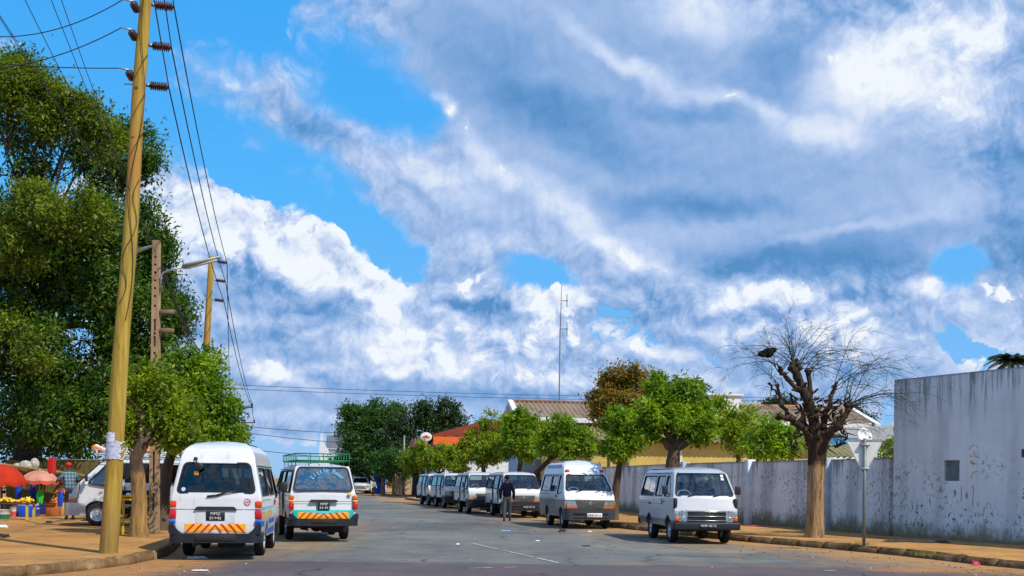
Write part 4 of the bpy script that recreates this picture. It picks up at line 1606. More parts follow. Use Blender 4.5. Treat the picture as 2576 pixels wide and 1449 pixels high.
for i, (x, d, lab, rows, lm) in enumerate(ROW):
    p = at(x, 1200, d)
    b = (p.x, d, .14)
    lo = lobes_px(b, rows, 1.0)
    cx = sum(l[0] for l in lo) / len(lo)
    zb = min(l[2] - l[5] for l in lo)
    hook = {3: -.25}.get(i, 0)
    tr = [(0, 0, 0, .17), (hook * .6, 0, .5, .14), (hook, 0, 1.0, .125), (hook * .7, 0, max(1.5, zb * .75), .12), (cx * .4, 0, zb + .05, .11)]
    if i == 5:
        tr = [(0, 0, 0, .30), (0, 0, .6, .24), (0, 0, 1.4, .22), (.05, 0, 2.1, .22), (.1, 0, 2.5, .17)]
    if i == 4:
        tr = [(-.05, 0, 0, .20), (-.02, 0, .6, .15), (.05, 0, 1.3, .14), (.12, 0, 1.8, .12), (.16, 0, 2.2, .10)]
    lo = [(l[0], l[1], l[2], l[3] * (1.06 if i == 5 else 1.2), l[4] * 1.05, l[5] * (1.06 if i == 5 else 1.18), int(l[6] * 1.35)) for l in lo]
    if i == 5:
        lo.append((.85, -.1, 3.0, .2, .2, .2, 20))
        lo.append((-.75, 0, 3.05, .2, .2, .2, 20))
    tree('street_tree', lab, b, tr, lo, lm, BARK if i != 3 else BARK_P, .15 if d < 50 else .19, 40 + i, per=20, spread=.115 if d < 50 else .15, group='clipped trees along the right pavement', limb_r=.85 if i == 5 else .6, rag=.2, shell=.45, gap=.12)

# garden trees behind the boundary wall
b = (at(1850, 1200, 44).x, 44, .14)
rows = [(1810, 1040, 44, 34, 34, 60), (1860, 1060, 44, 46, 34, 100), (1890, 1085, 44, 46, 40, 130), (1850, 1100, 43.5, 50, 34, 110), (1835, 1075, 44, 40, 34, 90)]
tree('garden_tree', 'loose green garden tree over the boundary wall beside the white pillar', b, [(0, 0, 0, .14), (0, 0, 1.3, .11), (.1, 0, 2.3, .09)], lobes_px(b, rows, 1), LEAF_BRIGHT2, BARK, .19, 51, per=9, spread=.2, gap=.3, group='garden trees behind the wall')
b = (at(1925, 1200, 42).x, 42, .14)
rows = [(1930, 1085, 42, 40, 34, 90), (1965, 1110, 42, 44, 34, 110), (1925, 1125, 41.6, 46, 30, 100), (1990, 1105, 42, 26, 30, 50), (1900, 1115, 42, 34, 26, 60)]
tree('garden_tree', 'garden tree with a pale forked stem left of the bare tree', b, [(0, 0, 0, .10), (0, 0, 1.6, .075), (0, 0, 2.35, .065)], lobes_px(b, rows, 1), LEAF_BRIGHT, bark_mat('pale bark', (.30, .25, .15), (.46, .39, .24)), .19, 52, per=9, spread=.2, gap=.3, group='garden trees behind the wall')
b = (at(2240, 1200, 38).x, 38, .14)
rows = [(2228, 1140, 38, 18, 16, 22), (2244, 1130, 38, 12, 20, 18)]
tree('garden_bush', 'yellow-green bush against the corner of the tall white building', b, [(0, 0, 0, .06), (0, 0, 1.6, .04)], lobes_px(b, rows, 1), leaf_mat('lime leaves', [(.10, .18, .015), (.20, .30, .03), (.30, .36, .05)], .3), BARK, .18, 53, per=9, spread=.14, cat='bush')
# bronze tree behind the house
b = (at(1570, 1200, 59).x, 59, .14)
rows = [(1545, 950, 59, 44, 34, 130), (1600, 960, 59, 44, 32, 130), (1525, 995, 59, 42, 40, 130), (1575, 1000, 58.6, 56, 44, 200), (1620, 1000, 59, 32, 40, 90), (1540, 1050, 59, 44, 40, 120), (1590, 1050, 59, 44, 40, 120), (1500, 1010, 59.4, 18, 30, 30)]
tree('bronze_tree', 'tall bronze and orange-leaved tree behind the long house', b, [(0, 0, 0, .3), (0, 0, 2.5, .26), (0, 0, 4.0, .2)], lobes_px(b, rows, 1), LEAF_BROWN, BARK, .19, 54, per=15, spread=.20, droop=.6, rag=.22, gap=.2)
# far trees
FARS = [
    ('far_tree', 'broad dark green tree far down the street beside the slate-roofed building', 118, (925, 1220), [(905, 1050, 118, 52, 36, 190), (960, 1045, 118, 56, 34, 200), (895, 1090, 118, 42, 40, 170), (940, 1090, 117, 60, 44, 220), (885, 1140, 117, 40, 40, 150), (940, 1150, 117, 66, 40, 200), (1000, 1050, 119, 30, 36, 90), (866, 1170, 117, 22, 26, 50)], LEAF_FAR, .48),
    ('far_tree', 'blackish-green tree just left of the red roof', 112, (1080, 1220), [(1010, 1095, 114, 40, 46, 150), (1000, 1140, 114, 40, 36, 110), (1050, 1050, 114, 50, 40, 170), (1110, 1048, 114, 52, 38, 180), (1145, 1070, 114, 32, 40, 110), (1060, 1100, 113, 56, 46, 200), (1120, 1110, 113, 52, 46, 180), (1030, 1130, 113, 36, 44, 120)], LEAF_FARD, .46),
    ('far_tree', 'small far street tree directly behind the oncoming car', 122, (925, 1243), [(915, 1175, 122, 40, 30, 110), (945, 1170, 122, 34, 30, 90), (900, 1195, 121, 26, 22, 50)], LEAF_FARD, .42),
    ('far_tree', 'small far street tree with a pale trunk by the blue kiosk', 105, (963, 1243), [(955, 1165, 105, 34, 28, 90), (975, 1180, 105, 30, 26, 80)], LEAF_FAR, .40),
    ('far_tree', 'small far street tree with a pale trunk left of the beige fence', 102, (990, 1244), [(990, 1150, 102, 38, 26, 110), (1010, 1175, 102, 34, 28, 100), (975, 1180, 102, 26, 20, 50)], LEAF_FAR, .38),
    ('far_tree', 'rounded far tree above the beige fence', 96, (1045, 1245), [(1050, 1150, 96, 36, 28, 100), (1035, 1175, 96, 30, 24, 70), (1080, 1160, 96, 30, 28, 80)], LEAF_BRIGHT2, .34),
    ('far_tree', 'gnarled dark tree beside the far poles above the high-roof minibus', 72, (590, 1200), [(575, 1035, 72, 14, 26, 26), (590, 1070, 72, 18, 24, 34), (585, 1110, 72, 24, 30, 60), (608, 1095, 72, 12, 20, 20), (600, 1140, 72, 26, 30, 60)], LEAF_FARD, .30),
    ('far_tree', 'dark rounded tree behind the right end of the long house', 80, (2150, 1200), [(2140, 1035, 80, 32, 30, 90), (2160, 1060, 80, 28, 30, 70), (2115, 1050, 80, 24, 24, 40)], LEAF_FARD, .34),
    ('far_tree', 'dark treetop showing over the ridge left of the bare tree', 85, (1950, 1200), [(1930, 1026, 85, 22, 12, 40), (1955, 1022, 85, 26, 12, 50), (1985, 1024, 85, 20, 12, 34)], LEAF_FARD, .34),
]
for i, (nm, lab, d, bx, rows, lm, sz) in enumerate(FARS):
    p = at(bx[0], 1200, d)
    b = (p.x, d, .12)
    lo = lobes_px(b, rows, 1.0)
    zb = min(l[2] - l[5] for l in lo)
    r = .16 if d > 100 and rows[0][3] < 45 else .35
    tr = [(0, 0, 0, r), (0, 0, max(.8, zb * .6), r * .8), (0, 0, max(1.2, zb + .4), r * .7)]
    lo = [(*l[:6], int(l[6] * 1.5)) for l in lo]
    sz *= .72
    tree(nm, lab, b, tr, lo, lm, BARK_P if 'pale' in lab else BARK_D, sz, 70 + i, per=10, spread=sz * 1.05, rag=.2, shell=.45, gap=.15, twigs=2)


# hedge and scrub far off, closing the view between the trees
def scrub(name, label, pts, h, w, n, mat, size, seed):
    rng = np.random.default_rng(seed)
    out = []
    pts = [Vector(p) for p in pts]
    tot = sum((b - a).length for a, b in zip(pts, pts[1:]))
    for a, b in zip(pts, pts[1:]):
        k = max(1, int(n * (b - a).length / tot))
        for _ in range(k):
            p = a.lerp(b, rng.uniform())
            hh = h * rng.uniform(.7, 1.15)
            out.append(lobe(rng, (p.x + rng.normal(0, w * .3), p.y + rng.normal(0, w * .3), hh * .5), (w * .7, w * .7, hh * .55), 26, .4, .2))
    o = leaves(name, mat, None, np.vstack(out), size, rng, 8, size)
    return tag(o, label, 'bushes', None, 'stuff')


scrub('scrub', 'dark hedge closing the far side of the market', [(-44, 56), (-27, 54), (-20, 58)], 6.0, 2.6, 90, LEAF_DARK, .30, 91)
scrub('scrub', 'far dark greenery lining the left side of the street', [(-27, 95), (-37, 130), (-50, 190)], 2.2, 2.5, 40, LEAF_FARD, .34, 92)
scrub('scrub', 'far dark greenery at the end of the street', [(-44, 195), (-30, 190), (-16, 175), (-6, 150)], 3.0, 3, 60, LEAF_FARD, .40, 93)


# palms
def palm(label, base, z, n, L, seed, r=.16, dropk=1.0):
    rng = np.random.default_rng(seed)
    root = empty('palm_tree', base, 0, label, 'palm tree')
    mb = MB()
    mb.tube([(0, 0, -.1), (.1, 0, z * .35), (.05, .05, z * .7), (0, 0, z)], [r * 1.4, r, r * .9, r * .8], 9)
    mb.build('trunk', BARK, root)
    fr = MB()
    for i in range(n):
        an = 2 * math.pi * i / n + rng.uniform(-.2, .2)
        el = rng.uniform(.15, 1.1)
        ln = L * rng.uniform(.85, 1.1)
        pts = []
        for k in range(9):
            t = k / 8
            rr = ln * t * math.cos(el * (1 - .2 * t))
            zz = z + ln * (math.sin(el) * t - dropk * .62 * t * t)
            pts.append(Vector((rr * math.cos(an), rr * math.sin(an), zz)))
        fr.tube(pts, [.035 * (1 - .8 * k / 8) + .004 for k in range(9)], 4)
        for k in range(1, 34):
            t = k / 34 * 8
            a = pts[int(t)].lerp(pts[min(8, int(t) + 1)], t - int(t))
            d = (pts[min(8, int(t) + 1)] - pts[int(t)]).normalized()
            sd = d.cross(Vector((0, 0, 1))).normalized()
            for sg in (-1, 1):
                e = a + (sd * sg * .75 + d * .45 + Vector((0, 0, -.38))).normalized() * (.62 * L / 2.6) * (1 - .55 * k / 34)
                w = d * .050 * L / 2.6
                fr.add([a - w, e, a + w], [(0, 1, 2)])
    fr.build('crown', LEAF_PALM, root)
    return root


p = at(2545, 905, 62)
palm('dark palm crown showing over the top of the tall white building', (p.x, 62, .1), p.z - .25, 34, 1.75, 3)
p = at(1737, 975, 86)
palm('dark palm behind the tallest row tree', (p.x, 86, .1), p.z, 24, 1.9, 4)


# ------------------------------------------------------------------ pollarded bare tree
def bare_tree():
    rng = np.random.default_rng(5)
    b = tuple(gp(2050, 1352, .14))
    D = b[1]
    root = empty('bare_tree', b, 0, 'leafless pollarded tree with a furrowed trunk and a spray of thin twigs', 'tree')
    tk = MB()
    P = lambda x, y, dd=0.0: Vector(px(x, y, D + dd, b))
    # fluted trunk
    prof = [(2049, 1362, .30), (2049, 1345, .25), (2050, 1310, .225), (2050, 1250, .215), (2052, 1190, .215), (2056, 1140, .235), (2058, 1110, .27), (2060, 1085, .25)]
    n = 26
    vs, fs = [], []
    ph = rng.uniform(0, 6.28, n)
    for (x, y, r) in prof:
        c = P(x, y)
        for k in range(n):
            a = 2 * math.pi * k / n
            rr = r * (1 + .10 * math.sin(a * 6 + .5) + .06 * math.sin(a * 11 + c.z * 1.2) + rng.normal(0, .015))
            vs.append(c + Vector((rr * math.cos(a), rr * math.sin(a), 0)))
    for i in range(len(prof) - 1):
        for k in range(n):
            q, w = i * n + k, i * n + (k + 1) % n
            fs.append((q, w, w + n, q + n))
    fs.append(tuple(range((len(prof) - 1) * n, len(prof) * n)))
    tk.add(vs, fs, 0, True)
    # thick lopped limbs with knobbly heads
    def stub(pts, r0, r1, dd=0.0, knob=True):
        q = [P(x, y, dd * i / max(1, len(pts) - 1)) for i, (x, y) in enumerate(pts)]
        m = []
        for i in range(len(q) - 1):
            for t in (0, .33, .66):
                v = q[i].lerp(q[i + 1], t)
                if i or t:
                    v += Vector(rng.normal(0, .025, 3))
                m.append(v)
        m.append(q[-1])
        k = len(m)
        rad = [(r0 + (r1 - r0) * i / (k - 1)) * rng.uniform(.56, .86) for i in range(k)]
        tk.tube(m, rad, 9)
        for i in range(1, k):
            for _ in range(3):
                u = Vector(rng.normal(0, 1, 3)).normalized()
                s = rad[i] * rng.uniform(.3, .65)
                tk.ell(m[i] + u * rad[i] * .75, (s, s, s * rng.uniform(.6, 1.3)), 7, 5)
            if rng.random() < .75:
                u = (Vector(rng.normal(0, 1, 3)) + Vector((0, 0, .6))).normalized()
                L = rng.uniform(.10, .34)
                tk.tube([m[i], m[i] + u * L * .6, m[i] + u * L + Vector((0, 0, .04))], [rad[i] * .5, rad[i] * .36, rad[i] * .30], 6)
        if knob:
            for _ in range(9):
                u = Vector(rng.normal(0, 1, 3)).normalized()
                tk.ell(m[-1] + u * r1 * .8, (r1 * .7, r1 * .7, r1 * .6), 8, 5)
        return m[-1]
    heads = []
    heads.append((stub([(2055, 1120), (2048, 1060), (2035, 1010), (2010, 960), (2000, 925)], .22, .14), 1.0))
    heads.append((stub([(2020, 985), (1995, 970), (1972, 945), (1962, 930)], .11, .07, -.2), .7))
    heads.append((stub([(2035, 1010), (2040, 960), (2032, 935)], .12, .08, .1), .6))
    heads.append((stub([(2050, 1110), (2010, 1070), (1985, 1050), (1962, 1050)], .17, .09, -.4), .5))
    heads.append((stub([(1980, 1045), (1962, 1010), (1955, 970)], .07, .05, -.4), .6))
    heads.append((stub([(1966, 1005), (1948, 985), (1935, 965)], .05, .035, -.4), .4))
    heads.append((stub([(2065, 1110), (2075, 1050), (2088, 1010), (2100, 975)], .13, .06, .2), .8))
    heads.append((stub([(2070, 1115), (2100, 1080), (2125, 1050), (2135, 1020)], .16, .10, .1), 1.2))
    heads.append((stub([(2060, 1110), (2085, 1090), (2110, 1075)], .15, .09, -.5), .7))
    heads.append((stub([(2052, 1110), (2030, 1075), (2018, 1035)], .11, .06, .5), .6))
    for _ in range(110):
        a = P(rng.uniform(1985, 2130), rng.uniform(1000, 1125), rng.uniform(-.35, .35))
        tk.tube([a, a + Vector(rng.normal(0, .10, 3)), a + Vector(rng.normal(0, .16, 3)) + Vector((0, 0, .05))], [.034, .022, .007], 5)
    autosmooth(tk.build('trunk', BARK_B, root), 60)

    tw = MB()
    def twig(a, d, L, r, depth, arch):
        pts = [a.copy()]
        rads = [r]
        v = d.normalized()
        n = 7
        for i in range(n):
            v = (v + Vector((v.x * .10 * arch, v.y * .10 * arch, -.055 * arch * (i + 1) / 2)) + Vector(rng.normal(0, .085, 3))).normalized()
            pts.append(pts[-1] + v * (L / n))
            rads.append(r * (1 - .72 * (i + 1) / n))
        tw.tube(pts, rads, 4, cap=False)
        if depth:
            k = rng.integers(3, 6)
            for _ in range(k):
                i = rng.integers(2, n)
                dd = (pts[i + 1] - pts[i]).normalized()
                s = Vector(rng.normal(0, 1, 3))
                s = (s - dd * s.dot(dd)).normalized()
                twig(pts[i], dd * .75 + s * .7 + Vector((0, 0, .06)), L * rng.uniform(.28, .55), max(rads[i] * .62, .0036), depth - 1, arch * .8)
    fans = [  # head, count, mean direction (x, z), length, arch
        (0, 17, (-.05, 1.0), 1.75, .55), (0, 8, (.8, .75), 2.6, 1.2), (0, 7, (-.7, .75), 1.7, 1.0), (1, 6, (-.8, .6), 1.6, 1.0), (1, 5, (-.2, 1), 1.5, .4), (2, 9, (.55, .8), 2.0, 1.1), (4, 5, (-.5, .8), 1.3, .7),
        (6, 8, (.7, .75), 2.5, 1.3), (7, 12, (.9, .6), 2.6, 1.5), (7, 8, (.2, 1.0), 1.5, .8), (8, 6, (.7, .5), 1.5, 1.0), (9, 4, (-.1, 1), 1.2, .5), (3, 3, (-.7, .6), .9, .7)]
    for h, n, (dx, dz), L, arch in fans:
        c = heads[h][0]
        for _ in range(max(3, int(n * .8))):
            d = Vector((dx + rng.normal(0, .34), rng.normal(0, .55), dz + rng.normal(0, .28)))
            twig(c + Vector(rng.normal(0, .06, 3)), d, L * rng.uniform(.6, 1.05), .0115, 2, arch)
    tw.build('twigs', bark_mat('greenish twigs', (.022, .024, .018), (.065, .068, .042), 8), root)
    # one long whip up and a dark bird on the left
    bp = at(1930, 888, D - .1)
    br = empty('bird', bp, R(20), 'black bird perched in the left twigs of the bare tree', 'bird')
    BB = simple('black feathers', (.004, .004, .005), .85, spec=.1)
    mb = MB()
    M = Matrix.Rotation(R(-14), 4, 'Y')
    S_ = 1.25
    sec = [(-.26, .012, .006), (-.20, .03, .018), (-.12, .055, .05), (-.03, .075, .075), (.06, .072, .078), (.12, .055, .062), (.15, .045, .048), (.18, .046, .046), (.205, .036, .034), (.215, .018, .016), (.25, .008, .007), (.27, .002, .002)]
    vs, fs = [], []
    for i, (x, w, h) in enumerate(sec):
        zo = .035 if x > .13 else 0
        for k in range(12):
            a = 2 * math.pi * k / 12
            vs.append(M @ Vector((x * S_, w * 1.5 * math.cos(a), h * 1.7 * math.sin(a) + zo)))
    for i in range(len(sec) - 1):
        for k in range(12):
            q, w = i * 12 + k, i * 12 + (k + 1) % 12
            fs.append((q, w, w + 12, q + 12))
    mb.add(vs, fs, 0, True)
    mb.build('body', BB, br)
    for sg in (-1, 1):
        m2 = MB()
        m2.ell((-.04, sg * .105, .0), (.19, .018, .085), 12, 8, 0, Matrix.Rotation(R(-10), 3, 'Y'))
        m2.build('wing', BB, br)
        m2 = MB()
        m2.tube([(.02, sg * .025, -.06), (.02, sg * .025, -.11), (.05, sg * .03, -.115)], [.008, .006, .004], 5)
        m2.build('leg', BB, br)
    return root


bare_tree()


# ------------------------------------------------------------------ poles, lamps and wires
def wood_mat():
    m, g, out = _mat('treated pole timber')
    tc = g.node('ShaderNodeTexCoord')
    p = tc.outputs['Object']
    v = g.vec('MULTIPLY', p, (1, 1, .06))
    n = g.noise(v, 14, 7, .66, dist=.3)
    n2 = g.noise(g.vec('MULTIPLY', p, (1, 1, .3)), 1.2, 4, .6, w=3.)
    c = g.ramp(n, [(.30, (.20, .125, .020, 1)), (.5, (.37, .25, .038, 1)), (.70, (.48, .345, .068, 1))])
    c = g.mix(g.smooth(n2, .52, .72), c, (.40, .19, .040, 1))
    cr = g.noise(g.vec('MULTIPLY', p, (1, 1, .035)), 26, 3, .5, w=6.)
    c = g.mix(g.math('MULTIPLY', g.smooth(cr, .34, .27), .7), c, (.06, .035, .012, 1))
    kn = g.noise(p, 4.2, 1, .4, w=9.)
    c = g.mix(g.math('MULTIPLY', g.smooth(kn, .745, .775), .8), c, (.05, .025, .012, 1))
    sp = g.node('ShaderNodeSeparateXYZ')
    g.l.new(p, sp.inputs[0])
    c = g.mix(g.math('MULTIPLY', g.smooth(sp.outputs[2], 1.3, .2), .5), c, (.17, .11, .05, 1))
    pbsdf(g, out, c, .75, 0, .25, (n, .45, .03))
    return m


POLEW = wood_mat()
PORC = simple('brown porcelain', (.055, .016, .012), .25, spec=.6)
STEEL = simple('galvanised steel', (.34, .36, .38), .45, .6, dirt=.2)
WIRE = simple('dark cable', (.03, .032, .035), .6)
CONC = bark_mat('weathered concrete pole', (.27, .17, .095), (.47, .32, .19), 5, .3, .4)
LAMPG = simple('lamp housing', (.30, .36, .33), .5, dirt=.3)
LENSG = simple('lamp lens', (.62, .60, .50), .3)


def insulator(parent, a, axis, L, r, name='insulator', sheds=8):
    M = Matrix.Translation(a) @ Vector(axis).to_track_quat('Z', 'Y').to_matrix().to_4x4()
    mb = MB()
    prof = [(0, L * .14), (.35 * r, L * .14)]
    for k in range(sheds):
        z = L * (.18 + .76 * k / sheds)
        dz = L * .76 / sheds
        prof += [(.55 * r, z), (r, z + dz * .25), (r, z + dz * .45), (.55 * r, z + dz * .7)]
    prof += [(.5 * r, L * .95), (.3 * r, L), (0, L)]
    mb.lathe(prof, 16, M, 0)
    mb.lathe([(.0, 0), (.42 * r, 0), (.42 * r, L * .15), (0, L * .15)], 12, M, 1)
    mb.build(name, [PORC, STEEL], parent)
    return M @ Vector((0, 0, L))


# big wooden pole at the left kerb
B1 = gp(272, 1391, .15)
TOP1 = at(366, 0, 21.1)
lean = (TOP1 - B1)
root = empty('utility_pole', tuple(B1), 0, 'tall leaning wooden utility pole with pasted notices and brown insulators', 'utility pole')
mb = MB()
n, S = 24, 22
dirv = lean / lean.z
Ht = 11.6
pts, rad = [], []
for i in range(S + 1):
    z = Ht * i / S
    pts.append(dirv * z + Vector((.012 * math.sin(z * 1.3), .012 * math.cos(z * .9), 0)))
    rad.append(.163 - .0052 * z + .004 * math.sin(z * 2.3))
mb.tube([pts[0] - Vector((0, 0, .2))] + pts, [.17] + rad, n)
mb.build('post', POLEW, root)
ENDS1, LEFT1 = [], []
rel = lambda x, y, d=21.2: at(x, y, d) - B1
for yy in (13, 115, 215):
    c = rel(366 - (yy - 0) * .066, yy)
    e = insulator(root, tuple(c + Vector((.13, -.02, 0))), (1, .08, -.06), .42, .084)
    ENDS1.append(B1 + e)
for yy in (18, 88, 188):
    c = rel(360 - yy * .066, yy + 6)
    e = insulator(root, tuple(c + Vector((-.05, -.13, -.10))), (-.05, -.9, .28), .24, .075, 'pin_insulator', 4)
    k = MB()
    a = c + Vector((-.06, -.30, .02))
    k.tube([a, a + Vector((-.20, -.02, .03))], [.022, .010], 8)
    k.build('dead_end_clamp', STEEL, root)
    LEFT1.append(B1 + a + Vector((-.20, -.02, .03)))
for yy in (212,):
    c = rel(352, yy)
    mb = MB().tube([c, c + Vector((-.30, 0, 0))], .012, 6)
    mb.build('bolt', STEEL, root)
# notices pasted round the pole
PAPER1 = simple('white paper notice', (.66, .66, .78), .9, var=.08)


def paper_mat():
    m, g, out = _mat('printed notice')
    tc = g.node('ShaderNodeTexCoord')
    n = g.noise(g.vec('MULTIPLY', tc.outputs['Object'], (1, 1, 2.2)), 16, 3, .7)
    n2 = g.noise(tc.outputs['Object'], 5, 3, .6, w=2.)
    c = g.mix(g.math('MULTIPLY', g.smooth(n, .5, .62), .65), (.50, .50, .62, 1), (.16, .20, .30, 1))
    c = g.mix(g.smooth(n2, .6, .66), c, (.55, .56, .66, 1))
    pbsdf(g, out, c, .9, 0, .1)
    return m


PAPER2 = paper_mat()


def wrap(parent, name, mat, z0, z1, a0, a1, seed):
    rng = np.random.default_rng(seed)
    mb = MB()
    nu, nv = 12, 8
    vs, fs = [], []
    for j in range(nv + 1):
        z = z0 + (z1 - z0) * j / nv
        c = dirv * z
        r = .163 - .0052 * z + .010
        for i in range(nu + 1):
            a = a0 + (a1 - a0) * i / nu
            ed = .012 * rng.normal() if i in (0, nu) or j in (0, nv) else 0
            rr = r + abs(rng.normal(0, .003)) + (.02 if (i == nu and j % 3 == 1) else 0)
            vs.append(c + Vector((rr * math.cos(a), rr * math.sin(a), ed)))
    for j in range(nv):
        for i in range(nu):
            q = j * (nu + 1) + i
            fs.append((q, q + 1, q + nu + 2, q + nu + 1))
    mb.add(vs, fs)
    return mb.build(name, mat, parent)


zz = lambda y: (1391 - y) / FPX * 20.5
wrap(root, 'notice', PAPER1, zz(1112), zz(1088), R(204), R(284), 1)
wrap(root, 'notice', PAPER2, zz(1156), zz(1111), R(202), R(326), 2)
mb = MB()
for k in range(3):
    zc = zz(1150 - 16 * k)
    c = dirv * zc
    mb.tube([c + Vector((.172 * math.cos(a), .172 * math.sin(a), .05 * math.sin(a * 3 + k))) for a in np.linspace(R(318), R(385), 10)], .010, 5)
mb.build('twine', simple('pale twine', (.55, .55, .42), .9), root)
mb = MB()
for (a0, z0, z1) in ((R(300), 4.3, 10.9), (R(250), 4.6, 7.0)):
    pts = []
    for i in range(24):
        z = z0 + (z1 - z0) * i / 23
        a = a0 + .5 * math.sin(i * .55) + (1.5 * (i / 23) if z0 > 4.5 else 0)
        c = dirv * z
        pts.append(c + Vector((.158 * math.cos(a), .158 * math.sin(a), 0)))
    mb.tube(pts, .007, 5)
mb.build('loose_wire', WIRE, root)

# concrete pole with holes and a long lamp
B2 = gp(388, 1338, .15)
D2 = B2.y
rt = empty('utility_pole', tuple(B2), 0, 'square perforated concrete pole with two short cross-arms and a street lamp', 'utility pole')
T2 = at(394, 606, D2) - B2
mb = MB()
H2 = T2.z
hw = lambda z: .115 - .005 * z
dx = T2.x / H2
slots = [(.55, 1.0), (1.25, 2.05), (2.3, 3.1), (3.35, 4.25), (4.72, 4.98), (5.12, 5.42)]
holes = [4.55, 5.05, 5.75, 6.0, 6.2, 6.4, 6.6, 6.8, 7.0]
def slab(x0, x1, z0, z1, y0, y1):
    mb.add([(x0(z0) + dx * z0, y0, z0), (x1(z0) + dx * z0, y0, z0), (x1(z0) + dx * z0, y1, z0), (x0(z0) + dx * z0, y1, z0),
            (x0(z1) + dx * z1, y0, z1), (x1(z1) + dx * z1, y0, z1), (x1(z1) + dx * z1, y1, z1), (x0(z1) + dx * z1, y1, z1)],
           [(0, 3, 2, 1), (4, 5, 6, 7), (0, 1, 5, 4), (1, 2, 6, 5), (2, 3, 7, 6), (3, 0, 4, 7)])
slab(lambda z: -hw(z), lambda z: -.028, -.2, H2, -.10, .10)
slab(lambda z: .028, lambda z: hw(z), -.2, H2, -.10, .10)
cuts = sorted(slots + [(h - .028, h + .028) for h in holes])
z = -.2
for (a, b_) in cuts + [(H2, H2)]:
    if a > z:
        slab(lambda q: -.028, lambda q: .028, z, a, -.098, .098)
    z = b_
mb.build('post', CONC, rt)
for yy in (785, 832):
    c = at(404, yy, D2) - B2
    mb = MB().bbox((c.x + .17, -.02, c.z), (.36, .10, .11), .012, 1)
    mb.build('crossarm', simple('brown weathered arm', (.20, .12, .075), .8), rt)


def street_lamp(parent, a, rise, out, hl, hd=0.0, nm='lamp'):
    """pipe up from a and over to a long lamp head"""
    pp = MB()
    a = Vector(a)
    p = [a, a + Vector((0, 0, rise * .72)), a + Vector((out.x * .08, 0, rise * .92)), a + Vector((out.x * .28, 0, rise * 1.02)), a + Vector((out.x, out.y, rise + out.z))]
    pp.tube(p, .024, 8)
    pp.build('lamp_arm', STEEL, parent)
    d = (p[-1] - p[-2]).normalized()
    h = MB()
    c = p[-1]
    ang = math.atan2(d.z, d.x)
    M = Matrix.Translation(c) @ Matrix.Rotation(-ang, 4, 'Y')
    bm = bmesh.new()
    bmesh.ops.create_cube(bm, size=1)
    for v in bm.verts:
        w = .10 if v.co.x < 0 else .06
        v.co = Vector(((v.co.x + .5) * hl, v.co.y * w * 2, v.co.z * (.11 if v.co.x < 0 else .07)))
    bmesh.ops.bevel(bm, geom=bm.edges[:], offset=.02, segments=2, affect='EDGES')
    h.bm(bm, M)
    hd_ = h.build('lamp_head', LAMPG, parent)
    l = MB()
    l.bbox((hl * .48, 0, -.055), (hl * .82, .12, .04), .015, 2)
    lo = l.build('lens', LENSG, hd_)
    lo.matrix_local = M
    return hd_


c = at(406, 735, D2) - B2
for yy in (700, 722):
    q = at(403, yy, D2) - B2
    MB().box((q.x - .01, -.03, q.z), (.16, .05, .035)).build('lamp_bracket', STEEL, rt)
street_lamp(rt, (c.x, -.05, c.z), .52, Vector((.56, 0, .12)), 1.0)
# second, rearward lamp arm at the top
e0, e1 = at(388, 618, D2 + .1) - B2, at(338, 636, D2 + 2.0) - B2
mb = MB().tube([e0, e0.lerp(e1, .5) + Vector((0, 0, .02)), e1], [.03, .045, .055], 8)
mb.build('rear_lamp', LAMPG, rt)

# second wooden pole
T3 = at(532, 645, 44.6)
B3 = at(497, 1200, 44.6)
B3.z = .15
r3 = empty('utility_pole', tuple(B3), 0, 'second wooden utility pole rising out of the street trees', 'utility pole')
mb = MB()
v3 = T3 - B3
mb.tube([v3 * (i / 12) for i in range(13)], [.17 - .005 * i for i in range(13)], 16)
mb.build('post', POLEW, r3)
ENDS3 = []
for yy, xx in ((659, 541), (706, 537), (755, 533)):
    c = at(xx - 4, yy - 2, 44.6) - B3
    e = insulator(r3, tuple(c + Vector((.10, 0, 0))), (1, .1, -.12), .44, .075)
    ENDS3.append(B3 + e)
    mb = MB().tube([c + Vector((-.05, 0, 0)), c + Vector((-.26, 0, .0))], .012, 5)
    mb.build('bolt', STEEL, r3)

# far poles
def far_pole(label, x, ytop, d, arms, lampx=None):
    t = at(x, ytop, d)
    b = (t.x - .1, d, .1)
    r = empty('utility_pole', b, 0, label, 'utility pole')
    mb = MB()
    mb.tube([(0, 0, 0), (.1, 0, t.z - .1)], [.15, .11], 10)
    mb.build('post', simple('dark far pole', (.085, .075, .055), .8, var=.3), r)
    ends = []
    for yy, w in arms:
        q = at(x, yy, d)
        k = MB().bbox((.1 + w * .15, 0, q.z - .1), (w, .09, .10), .01, 1)
        k.build('crossarm', WOODD, r)
        for s in (-.45, .45):
            i = MB().lathe([(0, 0), (.06, 0), (.085, .08), (.06, .16), (.07, .22), (0, .28)], 10, Matrix.Translation((.1 + w * .15 + s * w, 0, q.z - .05)))
            i.build('insulator', PORC, r)
            ends.append(Vector((b[0] + .1 + w * .15 + s * w, d, q.z + .28)))
    return r, ends


